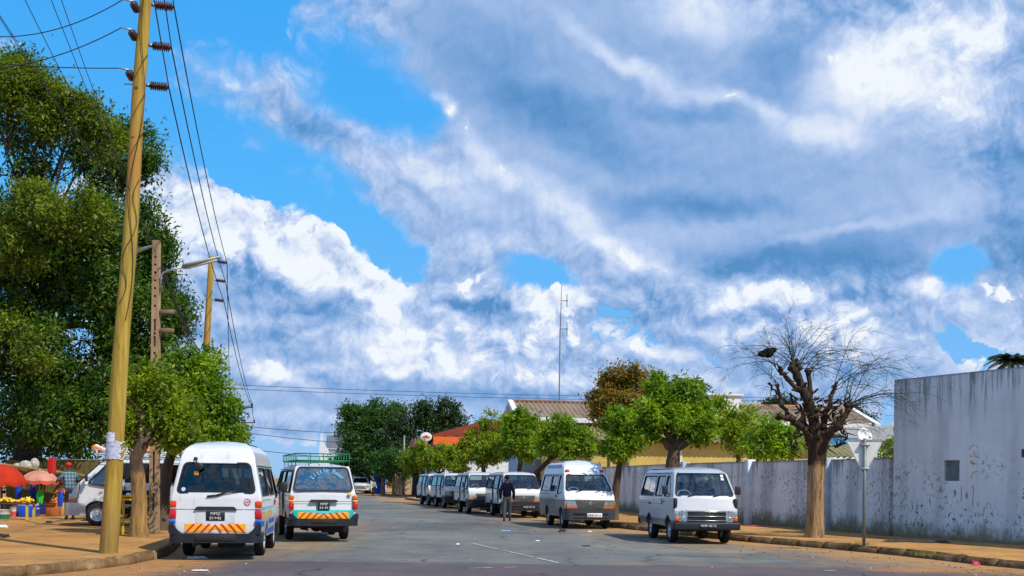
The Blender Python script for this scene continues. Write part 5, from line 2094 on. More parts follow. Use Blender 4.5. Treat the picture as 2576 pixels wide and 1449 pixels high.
r4, E4 = far_pole('dark far pole with one cross-arm by the gnarled tree', 597, 1018, 78, [(1024, 1.7)])
r5, E5 = far_pole('farthest pole with several short cross-arms over the white minibus roof', 614, 1056, 105, [(1063, 1.6), (1080, 1.2), (1098, 1.0)])
lp = at(572, 975, 66)
rl = empty('street_lamp', (lp.x - .6, 66, .1), 0, 'pale street lamp head far down the left side of the street', 'street lamp')
mb = MB().tube([(0, 0, 0), (0, 0, lp.z - .5)], [.10, .07], 8)
mb.build('post', CONC, rl)
street_lamp(rl, (0, 0, lp.z - .6), .42, Vector((.62, 0, .03)), .95)
pp = at(1017, 1097, 104)
rp = empty('metal_post', (pp.x, 104, .13), 0, 'thin grey metal post in front of the blackish-green tree', 'post')
mb = MB().tube([(0, 0, 0), (0, 0, pp.z - .13)], [.10, .08], 10).ell((0, 0, pp.z - .1), (.1, .1, .06))
mb.build('shaft', simple('grey steel', (.2, .22, .24), .5, .3), rp)

# radio mast over the long house
mp = at(1406, 1015, 71)
mt = at(1413, 722, 71)
rm = empty('radio_mast', (mp.x, 71, .14), 0, 'thin radio mast with two folded dipoles above the house ridge', 'mast')
mb = MB()
a, b_, c_ = Vector((0, 0, 0)), Vector((.03, 0, (mt.z - mp.z) * .62 + mp.z)), Vector((mt.x - mp.x, 0, mt.z))
mb.tube([a, b_], [.045, .04], 8)
mb.tube([b_, c_], [.025, .016], 8)
mb.build('shaft', simple('grey mast steel', (.12, .135, .13), .5, .3), rm)
for yy in (762, 833):
    q = at(1411, yy, 71)
    x0 = (q.x - mp.x)
    mb = MB()
    mb.tube([(x0, 0, q.z), (x0 + .42, 0, q.z)], .02, 6)
    mb.tube([(x0 + .36, 0, q.z - .42), (x0 + .36, 0, q.z + .42), (x0 + .42, 0, q.z + .42), (x0 + .42, 0, q.z - .42), (x0 + .36, 0, q.z - .42)], .012, 5)
    mb.bbox((x0 + .39, 0, q.z), (.10, .05, .08), .01, 1)
    mb.build('dipole', simple('dipole metal', (.10, .11, .12), .5, .3), rm)


def wire(label, a, b, sag, r, n=22, group=None, name='power_cable'):
    a, b = Vector(a), Vector(b)
    mb = MB()
    pts = []
    for i in range(n + 1):
        t = i / n
        p = a.lerp(b, t)
        p.z -= 4 * sag * t * (1 - t)
        pts.append(p)
    mb.tube(pts, r, 5, cap=False)
    return tag(mb.build(name, WIRE), label, 'cable', group)


NAMES = ('top', 'middle', 'lowest')
for i in range(3):
    wire('%s of three high cables from the leaning pole to the second wooden pole' % NAMES[i], ENDS1[i], ENDS3[i], .35, .014, group='high cables between the wooden poles')
    # the same lines carried on past the camera's left shoulder
    d = (ENDS1[i] - ENDS3[i]).normalized()
    wire('%s of three high cables running out of the picture over the leaning pole' % NAMES[i], ENDS1[i], ENDS1[i] + Vector((9.6, -38, .6)), .4, .011, group='high cables leaving the picture')
    wire('%s of three high cables falling from the second wooden pole to the far pole' % NAMES[i], ENDS3[i], E4[min(i, 1)] + Vector((0, 0, -.25 * (i == 2))), .5, .018, group='high cables to the far poles')
for i, (x, y) in enumerate(((0, 47), (0, 115), (0, 143))):
    e = at(x - 260, (20, 150, 120)[i], 21.0 + i)
    wire('%s of three slack wires from the leaning pole to the left edge of the picture' % NAMES[i], LEFT1[i], e, (.62, .45, .12)[i], .010, group='slack wires off the leaning pole')
for i, (a, b) in enumerate(((E4[1], E5[1]), (E4[0], E5[0]))):
    wire('%s cable between the two far poles' % ('outer', 'inner')[i], a, b, .3, .022)
# bundle of low cables from the concrete pole up and out over the tree
LOWN = ('leftmost', 'second', 'middle', 'fourth', 'rightmost')
for i, (x, y) in enumerate(((-14, -10), (0, 18), (75, -4), (136, -10), (160, -12))):
    c = at(394, 612 + 9 * i, D2 - .05)
    far = at(x, y, 12.5)
    far = c + (far - c) * 1.35
    wire('%s of five cables rising from the concrete pole past the top left corner' % LOWN[i], c, far, .16, .005, group='cables over the shade tree')
    wire('%s of five cables falling from the concrete pole behind the street trees' % LOWN[i], c, at(520 + 14 * i, 960 + 8 * i, 60), .5, .016, group='cables behind the street trees')
# cables crossing the far street
for i, (y0, y1, y2) in enumerate(((1072, 1082, 1088), (1088, 1110, 1118), (1128, 1150, 1156))):
    a, b = at(616, y0, 105), at(1010, y2 + 2, 118)
    wire(('upper', 'middle', 'lower')[i] + ' of three cables crossing above the far street', a, b, .25, .028, group='cables crossing the far street')
for i, (y0, y1) in enumerate(((968, 990), (978, 998))):
    wire(('upper', 'lower')[i] + ' of two faint cables stretched across the sky to the house', at(585, y0, 68), at(2120, y1 + 8, 88), .3, .016, group='faint cables across the sky')

# give-way sign seen from behind
sp0 = gp(2172, 1373, .14)
sg = empty('give_way_sign', tuple(sp0), -.12, 'triangular road sign seen from its plain back on a grey post', 'road sign')
sc = sp0.y / FPX
zt, zb_ = (1373 - 1106) * sc, (1373 - 1190) * sc
SGREY = simple('pale sign back', (.74, .76, .70), .5, var=.10, scale=3, dirt=.3, dcol=(.30, .29, .24))
mb = MB()
hwid = 47 * sc
po = round_poly([(-hwid, zt), (hwid, zt), (0, zb_ - .06)], .07, 4)
mb.prism(po, -.002, .004, 'y')
mb.build('plate', [SGREY], sg)
mb = MB()
ring(mb, grow(po, .003), grow(po, -.022), lambda p, q, t: (p, t, q), -.018, .006)
mb.build('rim', SGREY, sg)
mb = MB()
mb.tube([(0, -.045, -.2), (0, -.045, zt + .03)], .038, 12)
mb.build('post', simple('grey-green post', (.155, .20, .195), .5, .2, dirt=.2), sg)
mb = MB()
for z in (zt - .12, zb_ + .10):
    mb.bbox((0, -.04, z), (.22, .10, .05), .01, 1)
mb.build('clamp', STEEL, sg)


# ------------------------------------------------------------------ minibuses
# a bus is built with its nose at y = 0 facing -y, tail at y = L, wheels on z = 0
RUB = simple('rubber', (.018, .018, .02), .85, spec=.2, dirt=.5, dcol=(.12, .08, .05))
BLK = simple('black plastic', (.02, .021, .024), .5, dirt=.3, dcol=(.10, .07, .05))
GASK = simple('window rubber', (.012, .012, .014), .6)
CHROME = simple('bright metal', (.62, .62, .60), .25, .9, dirt=.3)
RIM = simple('painted steel rim', (.50, .53, .58), .4, .3, dirt=.4)
RIMW = simple('white steel rim', (.68, .70, .74), .4, .1, dirt=.25)
SEAT = simple('blue seat cloth', (.05, .12, .20), .9)
SEATL = simple('cabin headlining', (.50, .52, .50), .9)
SEATG = simple('grey seat cloth', (.12, .14, .16), .9)
TRIM = simple('cabin trim', (.16, .17, .17), .8)
UNDER = simple('underbody', (.022, .021, .022), .8, dirt=.5, dcol=(.08, .05, .03))
GLASS = glass_mat('window glass', (.40, .54, .55), .12)
GLASSD = glass_mat('dark window glass', (.05, .08, .10), .07)
GLASSW = glass_mat('windscreen glass', (.80, .95, .92), .11)
LAMP = glass_mat('headlamp glass', (.75, .8, .78), .25, .05, .35, (.55, .56, .50))
AMBER = simple('amber lens', (.62, .13, .012), .2, spec=.6, var=.1)
AMBERY = simple('yellow lens', (.80, .36, .03), .2, spec=.6, var=.1)
REDL = simple('red lens', (.55, .012, .008), .2, spec=.6, var=.1)
CLEARL = simple('clear lens', (.30, .29, .26), .2, spec=.6, var=.1)
PLATEB = simple('black number plate', (.012, .022, .026), .4)
PLATEW = simple('white number plate', (.75, .75, .72), .4)
LETW = simple('white lettering', (.72, .72, .70), .5)
LETB = simple('black lettering', (.015, .015, .015), .5)
LETR = simple('red lettering', (.55, .03, .04), .5)
CHEVY = simple('yellow reflector', (.82, .42, .015), .35, var=.06)
CHEVR = simple('red reflector stripe', (.70, .02, .012), .35, var=.06)

STD, HIGH, BOXY = 'std', 'high', 'boxy'
SHAPES = {
    # profile (y, z) clockwise from the front bottom; half widths at heights
    STD: dict(L=4.6, prof=[(.07, .34), (.0, .58), (.02, .95), (.20, 1.21), (.80, 1.80), (1.25, 1.925), (3.85, 1.935), (4.36, 1.86), (4.55, 1.14), (4.60, .50), (4.53, .38)],
              w=[(.3, .80), (.58, .825), (1.15, .845), (1.80, .715), (1.87, .69), (1.91, .64), (1.94, .58)], wheels=(.80, 3.14)),
    HIGH: dict(L=4.6, prof=[(.07, .34), (.0, .58), (.02, .95), (.20, 1.21), (.80, 1.80), (1.12, 2.06), (1.60, 2.20), (3.95, 2.23), (4.28, 2.10), (4.40, 1.86), (4.55, 1.14), (4.60, .50), (4.53, .38)],
               w=[(.3, .80), (.58, .825), (1.15, .845), (1.80, .715), (1.95, .690), (2.07, .645), (2.15, .585), (2.20, .50), (2.25, .42)], wheels=(.80, 3.14)),
    BOXY: dict(L=4.35, prof=[(.06, .36), (.0, .55), (.02, .86), (.14, 1.18), (.58, 1.80), (.95, 1.90), (3.75, 1.92), (4.16, 1.84), (4.30, 1.14), (4.35, .60), (4.30, .40)],
               w=[(.3, .79), (.55, .815), (1.15, .83), (1.80, .70), (1.93, .57)], wheels=(.80, 3.02)),
}


def half_w(sh, z):
    w = SHAPES[sh]['w']
    if z <= w[0][0]:
        return w[0][1]
    for (a, wa), (b, wb) in zip(w, w[1:]):
        if z <= b:
            return wa + (wb - wa) * (z - a) / (b - a)
    return w[-1][1]


def _solid(sh, inset=0.0):
    """closed body: strips across the profile and sides of quads stacked by height"""
    prof = SHAPES[sh]['prof']
    L = SHAPES[sh]['L']
    n = len(prof)
    itop = max(range(n), key=lambda i: prof[i][1])
    front = prof[:itop]              # going up the nose
    back = list(reversed(prof[itop:]))   # going up the tail
    def y_on(chain, z):
        if z <= chain[0][1]:
            return chain[0][0]
        for (ya, za), (yb, zb) in zip(chain, chain[1:]):
            if z <= zb:
                return ya + (yb - ya) * (z - za) / max(zb - za, 1e-6)
        return chain[-1][0]
    zs = sorted(set([round(p[1], 3) for p in prof] + [round(q[0], 3) for q in SHAPES[sh]['w']]))
    ztop = min(front[-1][1], back[-1][1])
    zs = [z for z in zs if z <= ztop + 1e-6 and z >= .38]
    zs = [z for i, z in enumerate(zs) if i == 0 or z - zs[i - 1] > .012]
    bm = bmesh.new()
    rows = []
    xs = (-1, -.62, 0, .62, 1)
    bow = lambda k: (1 - k * k)
    for z in zs:
        w = half_w(sh, z) - inset
        yf, yr = y_on(front, z) + inset, y_on(back, z) - inset
        zz = z
        if inset:
            zz = max(z, .56) if z < 1 else (z - inset if z > ztop - .03 else z)
        bf = .055 if z < 1.9 else .03
        r = []
        for k in xs:      # nose bowed forward
            r.append(bm.verts.new((k * w, yf + bf * k * k, zz)))
        for k in reversed(xs):
            r.append(bm.verts.new((k * w, yr - .03 * k * k, zz)))
        rows.append(r)
    m = len(xs)
    for a, b in zip(rows, rows[1:]):
        N = len(a)
        for i in range(N):
            j = (i + 1) % N
            bm.faces.new((a[i], a[j], b[j], b[i]))
    # floor and crowned roof as strips front to back
    for r, top in ((rows[0], False), (rows[-1], True)):
        f, k = r[:m], list(reversed(r[m:]))
        mids = []
        for t in ((.12, .5, .88) if top else ()):
            col = []
            for i in range(m):
                p = f[i].co.lerp(k[i].co, t)
                p.z += (.045 * bow(xs[i]) + .02) * (1.0 if not inset else .8)
                col.append(bm.verts.new(p))
            mids.append(col)
        chain = [f] + mids + [k]
        for a, b in zip(chain, chain[1:]):
            for i in range(m - 1):
                q = (a[i], a[i + 1], b[i + 1], b[i])
                bm.faces.new(q if top else tuple(reversed(q)))
    bmesh.ops.recalc_face_normals(bm, faces=bm.faces[:])
    if not inset:
        def edges(test, lo=18):
            return [e for e in bm.edges if len(e.link_faces) == 2 and e.calc_face_angle(0) > R(lo) and test(e)]
        es = edges(lambda e: min(v.co.z for v in e.verts) >= .38 and abs(e.verts[0].co.x) > .3 and e.calc_face_angle(0) > R(30))
        bmesh.ops.bevel(bm, geom=es, offset=.055, segments=3, affect='EDGES', profile=.5, clamp_overlap=True)
    me = bpy.data.meshes.new('solid')
    bm.to_mesh(me)
    bm.free()
    return me


def shape_windows(sh):
    """outlines of the glass: side panes in (y, z), rear and front in (x, z)"""
    P = SHAPES[sh]['prof']
    L = SHAPES[sh]['L']
    if sh == BOXY:
        side = [[(.52, 1.20), (.90, 1.72), (1.22, 1.72), (1.22, 1.20)],
                [(1.40, 1.20), (1.40, 1.72), (2.28, 1.72), (2.28, 1.20)],
                [(2.42, 1.20), (2.42, 1.72), (3.95, 1.72), (4.08, 1.20)]]
        front = [(-.755, 1.22), (-.625, 1.80), (.625, 1.80), (.755, 1.22)]
        rear = [(-.66, 1.22), (-.56, 1.76), (.56, 1.76), (.66, 1.22)]
    else:
        side = [[(.55, 1.20), (1.03, 1.74), (1.36, 1.74), (1.36, 1.14), (.95, 1.14)],
                [(1.52, 1.22), (1.52, 1.74), (2.60, 1.74), (2.60, 1.22)],
                [(2.72, 1.22), (2.72, 1.74), (4.12, 1.74), (4.26, 1.22)]]
        front = [(-.765, 1.245), (-.635, 1.775), (.635, 1.775), (.765, 1.245)]
        rear = [(-.72, 1.27), (-.60, 1.83), (.60, 1.83), (.72, 1.27)]
    return side, front, rear


BODY = {}
WIN = {}


def body_mesh(sh):
    if sh in BODY:
        return BODY[sh]
    base = _solid(sh)
    inner = _solid(sh, .045)
    side, front, rear = shape_windows(sh)
    side = [round_poly(p, .07) for p in side]
    front = round_poly(front, .08)
    rear = round_poly(rear, .09)
    WIN[sh] = (side, front, rear)
    L = SHAPES[sh]['L']
    cut = [inner]
    for p in side:
        cut.append(MB().prism(p, -1.2, 1.2, 'x').build('c', [], mesh_only=True))
    cut.append(MB().prism(front, -.6, 1.15, 'y').build('c', [], mesh_only=True))
    cut.append(MB().prism(rear, L - .9, L + .5, 'y').build('c', [], mesh_only=True))
    for y in SHAPES[sh]['wheels']:
        for sx in (-1, 1):
            M = Matrix.Translation((sx * .50, y, .33)) @ Matrix.Rotation(math.pi / 2, 4, 'Y')
            c = MB().lathe([(0.0, 0), (.385, 0), (.385, .8), (0.0, .8)], 28, M if sx > 0 else Matrix.Translation((-1.30, y, .33)) @ Matrix.Rotation(math.pi / 2, 4, 'Y'))
            cut.append(c.build('c', [], mesh_only=True))
    for c in cut:
        bm = bmesh.new()
        bm.from_mesh(c)
        bmesh.ops.remove_doubles(bm, verts=bm.verts[:], dist=1e-5)
        bmesh.ops.recalc_face_normals(bm, faces=bm.faces[:])
        bm.to_mesh(c)
        bm.free()
    me = boolean(base, cut)
    BODY[sh] = me
    return me


def side_f(sh, sg, off):
    """(y, z) outline point -> on the flank, off metres proud of it"""
    return lambda y, z, t: (sg * (half_w(sh, z) + off + t), y, z)


def nose_y(sh, z, x=0.0, tail=False):
    P = SHAPES[sh]['prof']
    n = len(P)
    itop = max(range(n), key=lambda i: P[i][1])
    ch = P[:itop] if not tail else list(reversed(P[itop:]))
    y = ch[-1][0]
    if z <= ch[0][1]:
        y = ch[0][0]
    else:
        for (ya, za), (yb, zb) in zip(ch, ch[1:]):
            if z <= zb:
                y = ya + (yb - ya) * (z - za) / max(zb - za, 1e-6)
                break
    k = x / max(half_w(sh, z), .1)
    return y + .055 * k * k if not tail else y - .03 * k * k


def nose_f(sh, off=0.0):
    return lambda x, z, t: (x, nose_y(sh, z, x) - off - t, z)


def tail_f(sh, off=0.0):
    return lambda x, z, t: (x, nose_y(sh, z, x, True) + off + t, z)


def pane(f, poly, t=.0):
    """one curved pane: fan from the middle, subdivided across so that it follows the body"""
    ys = [p[0] for p in poly]
    cx = sum(ys) / len(ys)
    cz = sum(p[1] for p in poly) / len(poly)
    mid = [((p[0] - cx) * .5 + cx, (p[1] - cz) * .5 + cz) for p in poly]
    n = len(poly)
    vs = [f(p, q, t) for p, q in poly] + [f(p, q, t) for p, q in mid] + [f(cx, cz, t)]
    fs = []
    for i in range(n):
        j = (i + 1) % n
        fs += [(i, j, n + j, n + i), (n + i, n + j, 2 * n)]
    return vs, fs


def wheel(parent, x, y, sg, rim_mat=RIM, r=.325):
    M = Matrix.Translation((x, y, r)) @ Matrix.Rotation(sg * math.pi / 2, 4, 'Y')
    w = MB().lathe([(.19, -.085), (r - .035, -.095), (r - .008, -.075), (r, -.04), (r, .04), (r - .008, .075), (r - .035, .095), (.19, .085)], 28, M).build('wheel', RUB, parent)
    rm = MB()
    rm.lathe([(.0, .075), (.05, .078), (.065, .05), (.085, .035), (.13, .048), (.165, .03), (.185, .05), (.200, .088), (.196, -.08), (.0, -.08)], 28, M)
    for k in range(10):
        a = 2 * math.pi * k / 10
        rm.lathe([(0, .044), (.016, .047), (.016, .036)], 8, M @ Matrix.Translation((.132 * math.cos(a), .132 * math.sin(a), 0)), 1)
    rm.lathe([(.0, .105), (.03, .100), (.042, .07), (.045, .05)], 14, M, 2)
    rm.build('rim', [rim_mat, BLK, CHROME], w)
    return w


def strip(mb, f, a, b, w=.009, t=.0015, mi=0):
    """thin shut-line along a flank from (p, q) to (p, q)"""
    a, b = Vector(a), Vector(b)
    d = (b - a).normalized()
    nrm = Vector((-d.y, d.x)) * w
    q = [a - nrm, a + nrm, b + nrm, b - nrm]
    ring(mb, [(p.x, p.y) for p in q], [tuple(((p - (a + b) / 2) * .02 + (a + b) / 2)) for p in q], f, 0, t, mi)


def plate(parent, loc, rot, lines, w, h, bg, fg, size, frame=None):
    mb = MB().bbox((0, 0, 0), (w, h, .012), .006, 1)
    o = mb.build('number_plate', bg, parent, loc)
    o.rotation_euler = rot
    n = len(lines)
    for i, s in enumerate(lines):
        text_mesh('plate_lettering', s, size, fg, o, (0, ((n - 1) / 2 - i) * size * 1.02, .0075), extr=.0015, space=1.05)
    return o


def minibus(name, sh, loc, rz, paint, label, group=None, rims=RIM, lamps='wide', glass=GLASS, rear=None, front=True, seats=SEAT,
            side_open=False, mirrors=True, detail=2, bumper=None, skirt=None):
    root = empty(name, loc, rz, label, 'minibus', group)
    bumper = bumper or BLK
    S = SHAPES[sh]
    L = S['L']
    me = body_mesh(sh).copy()
    me.materials.clear()
    me.materials.append(paint)
    body = link('body', me, root)
    autosmooth(body, 32)
    wn = body.modifiers.new('weighted normals', 'WEIGHTED_NORMAL')
    wn.keep_sharp = True
    wn.weight = 100
    side, fr, rr = WIN[sh]
    # side glass with its rubber, one part per window
    for sg in (-1, 1):
        for k, p in enumerate(side):
            if side_open and sg > 0 and k == 1:
                continue
            mb = MB()
            f = side_f(sh, sg, -.022)
            ring(mb, grow(p, .018), grow(p, -.012), f, -.01, .026)
            if k and detail > 1:
                ym = sum(q[0] for q in p) / len(p)
                z0, z1 = min(q[1] for q in p), max(q[1] for q in p)
                mb.add([f(ym - .014, z0, .008), f(ym + .014, z0, .008), f(ym + .014, z1, .008), f(ym - .014, z1, .008)], [(0, 1, 2, 3)])
            w = mb.build('window', GASK, root)
            q = MB()
            q.add(*pane(f, p))
            q.build('pane', glass if k else (GLASS if glass is not GLASSD else GLASSD), w)
    # windscreen and rear window
    mb = MB()
    f = nose_f(sh, -.025)
    ring(mb, grow(fr, .02), grow(fr, -.014), f, -.01, .03)
    w = mb.build('windscreen', GASK, root)
    q = MB()
    q.add(*pane(f, fr))
    q.build('pane', GLASSW, w, smooth=True)
    mb = MB()
    f = tail_f(sh, -.02)
    ring(mb, grow(rr, .02), grow(rr, -.014), f, -.01, .026)
    w = mb.build('rear_window', GASK, root)
    q = MB()
    q.add(*pane(f, rr))
    q.build('pane', glass, w, smooth=True)
    root['rear_pane'] = 1
    # wheels, axle
    for k, y in enumerate(S['wheels']):
        for sg in (-1, 1):
            wheel(root, sg * (half_w(sh, .4) - .115), y, sg, rims)
    ub = MB()
    ub.bbox((0, L / 2, .40), (1.10, L - .5, .14), .03)
    ub.tube([(-.70, S['wheels'][1], .33), (.70, S['wheels'][1], .33)], .045, 10)
    ub.ell((.0, S['wheels'][1], .33), (.16, .15, .14))
    ub.tube([(-.70, S['wheels'][0], .33), (.70, S['wheels'][0], .33)], .04, 8)
    ub.tube([(.30, 1.6, .32), (.34, 3.6, .28), (.38, L - .12, .30)], .03, 8)
    ub.ell((.30, 2.9, .30), (.11, .30, .08))
    ub.bbox((-.25, L - .5, .30), (.5, .3, .16), .03)
    for sg in (-1, 1):
        ub.bbox((sg * .52, S['wheels'][1], .34), (.07, 1.1, .05), .01)
    ub.build('underbody', UNDER, root)
    # flank details: door shut lines, handles, sill
    dt = MB()
    for sg in (-1, 1):
        f = side_f(sh, sg, 0.0)
        y1 = side[0][0][0]
        ya, yb = (1.44, 2.66) if sh != BOXY else (1.31, 2.35)
        strip(dt, f, (ya, .46), (ya, 1.78))
        strip(dt, f, (yb, .46), (yb, 1.78))
        strip(dt, f, (.30 if sh != BOXY else .22, .78), (.34, 1.24))
        strip(dt, f, (1.3, .98), (L - .15, .98), .004)
        strip(dt, f, (yb, 1.12), (L - .3, 1.12), .005)
        strip(dt, f, (.86, 1.79), (L - .3, 1.79), .007, .012)
        for yh in (ya - .13, ya + .10):
            dt.bbox((sg * (half_w(sh, 1.05) + .006), yh, 1.05), (.02, .14 if yh < ya else .03, .035 if yh < ya else .14), .008)
    dt.build('door_seams', GASK, root)
    if sh == BOXY:
        v = MB()
        for sg in (-1, 1):
            v.bbox((sg * (half_w(sh, .98) + .004), 2.9, .98), (.012, .34, .05), .004)
        v.build('side_vent', BLK, root)
    if skirt is not None:
        for sg in (-1, 1):
            k = MB()
            ya, yb = S['wheels'][0] + .42, S['wheels'][1] - .42
            k.bbox((sg * (half_w(sh, .45) - .005), (ya + yb) / 2, .43), (.03, yb - ya, .17), .01)
            k.build('sill_panel', skirt, root)
    # front
    if sh == BOXY:
        mb = MB().bbox((0, -.03, .46), (1.69, .16, .19), .035, 3)
        for sg in (-1, 1):
            mb.bbox((sg * .80, .12, .46), (.10, .42, .19), .03, 2)
        mb.build('front_bumper', bumper, root)
        gr = MB()
        fn = nose_f(sh, 0.0)
        ring(gr, [(-.50, .585), (.50, .585), (.50, .835), (-.50, .835)], [(-.01, .70), (.01, .70), (.01, .71), (-.01, .71)], fn, -.005, .018, 0)
        for z in (.60, .705, .82):
            gr.bbox((0, nose_y(sh, z) - .022, z), (1.0, .02, .014), .004, 1, 1)
        for x in (-.50, .50):
            gr.bbox((x, nose_y(sh, .7, x) - .022, .71), (.014, .02, .24), .004, 1, 1)
        gr.bbox((0, nose_y(sh, .845) - .02, .845), (1.32, .02, .012), .004, 1, 1)
        gr.build('grille', [BLK, CHROME], root)
        text_mesh('badge', "T", .05, CHROME, root, (0, nose_y(sh, .845) - .035, .855), (math.pi / 2, 0, 0), .004)
        for sg in (-1, 1):
            h = MB()
            fn2 = nose_f(sh, 0.0)
            ring(h, [(sg * .51, .575), (sg * .69, .575), (sg * .69, .835), (sg * .51, .835)], [(sg * .599, .704), (sg * .601, .704), (sg * .601, .706), (sg * .599, .706)], fn2, -.005, .014, 1)
            for z in (.645, .768):
                M = Matrix.Translation((sg * .60, nose_y(sh, z, .6) - .012, z)) @ Matrix.Rotation(math.pi / 2, 4, 'X')
                h.lathe([(0, .025), (.045, .018), (.062, .0)], 16, M, 0)
                h.lathe([(.062, .004), (.070, .012), (.076, .0)], 16, M, 1)
            h.build('headlight', [LAMP, CHROME], root)
            i = MB()
            i.bbox((sg * .755, nose_y(sh, .63, .755) - .004, .635), (.115, .05, .12), .02, 2)
            i.build('indicator', AMBER, root)
            i = MB()
            i.bbox((sg * .755, nose_y(sh, .76, .755) + .004, .77), (.115, .04, .13), .015, 2)
            i.build('corner_lamp', LAMP, root)
            i = MB()
            i.bbox((sg * .775, nose_y(sh, 1.0, .775) + .02, 1.01), (.10, .11, .31), .04, 2)
            i.build('corner_vent', BLK, root)
    else:
        mb = MB()
        pl = round_poly([(-.845, .50), (-.845, .02), (-.70, -.075), (.70, -.075), (.845, .02), (.845, .50), (.80, .50), (.80, .06), (-.80, .06), (-.80, .50)], [.01, .1, .12, .12, .1, .01, .01, .02, .02, .01], 3)
        mb.prism(pl, .30, .655, 'z')
        mb.bbox((0, -.078, .50), (1.16, .02, .085), .02, 2, 1)
        mb.bbox((0, -.080, .37), (1.20, .02, .03), .01, 2, 1)
        mb.build('front_bumper', [bumper, GASK], root)
        gr = MB()
        fn = nose_f(sh, 0.0)
        o = [(-.44, .665), (.44, .665), (.50, .935), (-.50, .935)]
        ring(gr, o, [(p * .02, .8 + (q - .8) * .02) for p, q in o], fn, -.01, .016)
        gr.build('grille', simple('grey grille', (.075, .075, .065), .45), root)
        b = MB()
        M = Matrix.Translation((0, nose_y(sh, .84) - .02, .84)) @ Matrix.Rotation(math.pi / 2, 4, 'X') @ Matrix.Diagonal((1.25, .9, 1, 1))
        b.lathe([(.030, .006), (.038, .012), (.046, .006), (.038, 0), (.030, .006)], 18, M)
        b.ell((0, nose_y(sh, .84) - .02, .84), (.012, .006, .034))
        b.build('badge', CHROME, root)
        for sg in (-1, 1):
            fn = nose_f(sh, 0.0)
            po = [(sg * .45, .745), (sg * .775, .745), (sg * .79, .915), (sg * .50, .915)]
            h = MB()
            ring(h, po, [(sg * .62 + (p - sg * .62) * .02, .83 + (q - .83) * .02) for p, q in po], fn, -.01, .024)
            h.build('headlight', LAMP, root)
            po = [(sg * .44, .672), (sg * .775, .672), (sg * .775, .742), (sg * .445, .742)]
            h = MB()
            ring(h, po, [(sg * .62 + (p - sg * .62) * .02, .71 + (q - .71) * .02) for p, q in po], fn, -.01, .022)
            h.build('indicator', AMBER, root)
            h = MB()
            h.bbox((sg * .822, .17, .83), (.03, .24, .17), .012, 2)
            h.build('corner_lamp', LAMP if lamps == 'wide' else AMBERY, root)
            h = MB()
            h.bbox((sg * .824, .16, .707), (.028, .22, .065), .012, 2)
            h.build('side_indicator', AMBER, root)
    # wipers
    if detail > 1:
        for x in (-.45, .20):
            wp = MB()
            pts = [(x, nose_y(sh, 1.2, x) - .02, 1.20), (x + .25, nose_y(sh, 1.27, x + .25) - .03, 1.27), (x + .52, nose_y(sh, 1.30, x + .52) - .035, 1.305)]
            wp.tube(pts, [.012, .010, .006], 6)
            wp.build('wiper', BLK, root)
    # mirrors
    if mirrors:
        for sg in (-1, 1):
            mm = MB()
            z = 1.33
            wx = half_w(sh, z)
            mm.tube([(sg * wx, .62, 1.22), (sg * (wx + .10), .55, 1.30)], .012, 6)
            mm.bbox((sg * (wx + .16), .53, z + .03), (.15, .06, .22), .025, 2)
            mm.build('wing_mirror', BLK, root)
    # cabin
    se = MB()
    rows = [(1.25, (-.42, .42)), (2.1, (-.5, 0.0, .5)), (2.9, (-.5, 0, .5)), (3.75, (-.5, 0, .5))]
    for y, xs in rows:
        for x in xs:
            s = MB()
            s.bbox((x, y, .80), (.46, .46, .16), .05, 2)
            s.bbox((x, y + .25, 1.12), (.44, .12, .60), .05, 2, 0, (-.15, 0, 0))
            s.bbox((x, y + .32, 1.48), (.24, .09, .16), .04, 2)
            s.build('seat', seats, root)
    d = MB()
    d.bbox((0, L / 2 + .3, 1.80 if sh != HIGH else 1.95), (1.05, L - 1.7, .02), .008, 1)
    d.build('headlining', SEATL, root)
    d = MB()
    d.bbox((0, .48, .98), (1.45, .34, .30), .06, 2)
    d.build('dashboard', TRIM, root)
    st = MB()
    M = Matrix.Translation((-.40, .72, 1.20)) @ Matrix.Rotation(R(55), 4, 'X')
    n, k = 20, 6
    vs, fs = [], []
    for i in range(n):
        a = 2 * math.pi * i / n
        for j in range(k):
            b = 2 * math.pi * j / k
            rr_ = .19 + .014 * math.cos(b)
            vs.append(M @ Vector((rr_ * math.cos(a), rr_ * math.sin(a), .014 * math.sin(b))))
    for i in range(n):
        for j in range(k):
            fs.append((i * k + j, ((i + 1) % n) * k + j, ((i + 1) % n) * k + (j + 1) % k, i * k + (j + 1) % k))
    st.add(vs, fs, 0, True)
    st.tube([M @ Vector((-.19, 0, 0)), M @ Vector((.19, 0, 0))], .012, 6)
    st.tube([M @ Vector((0, 0, 0)), M @ Vector((0, -.05, -.3))], .02, 6)
    st.build('steering_wheel', simple('grey steering wheel', (.30, .32, .33), .5), root)
    # tail
    if rear is not None:
        rear(root, sh)
    else:
        mb = MB().bbox((0, L + .02, .48), (1.66, .14, .22), .04, 2)
        mb.build('rear_bumper', bumper, root)
    del root['rear_pane']
    return root


def tail_quad(mb, sh, po, t=.01, mi=0, base=-.004):
    cx = sum(p for p, q in po) / len(po)
    cz = sum(q for p, q in po) / len(po)
    ring(mb, po, [(cx + (p - cx) * .01, cz + (q - cz) * .01) for p, q in po], tail_f(sh, 0), base, t, mi)


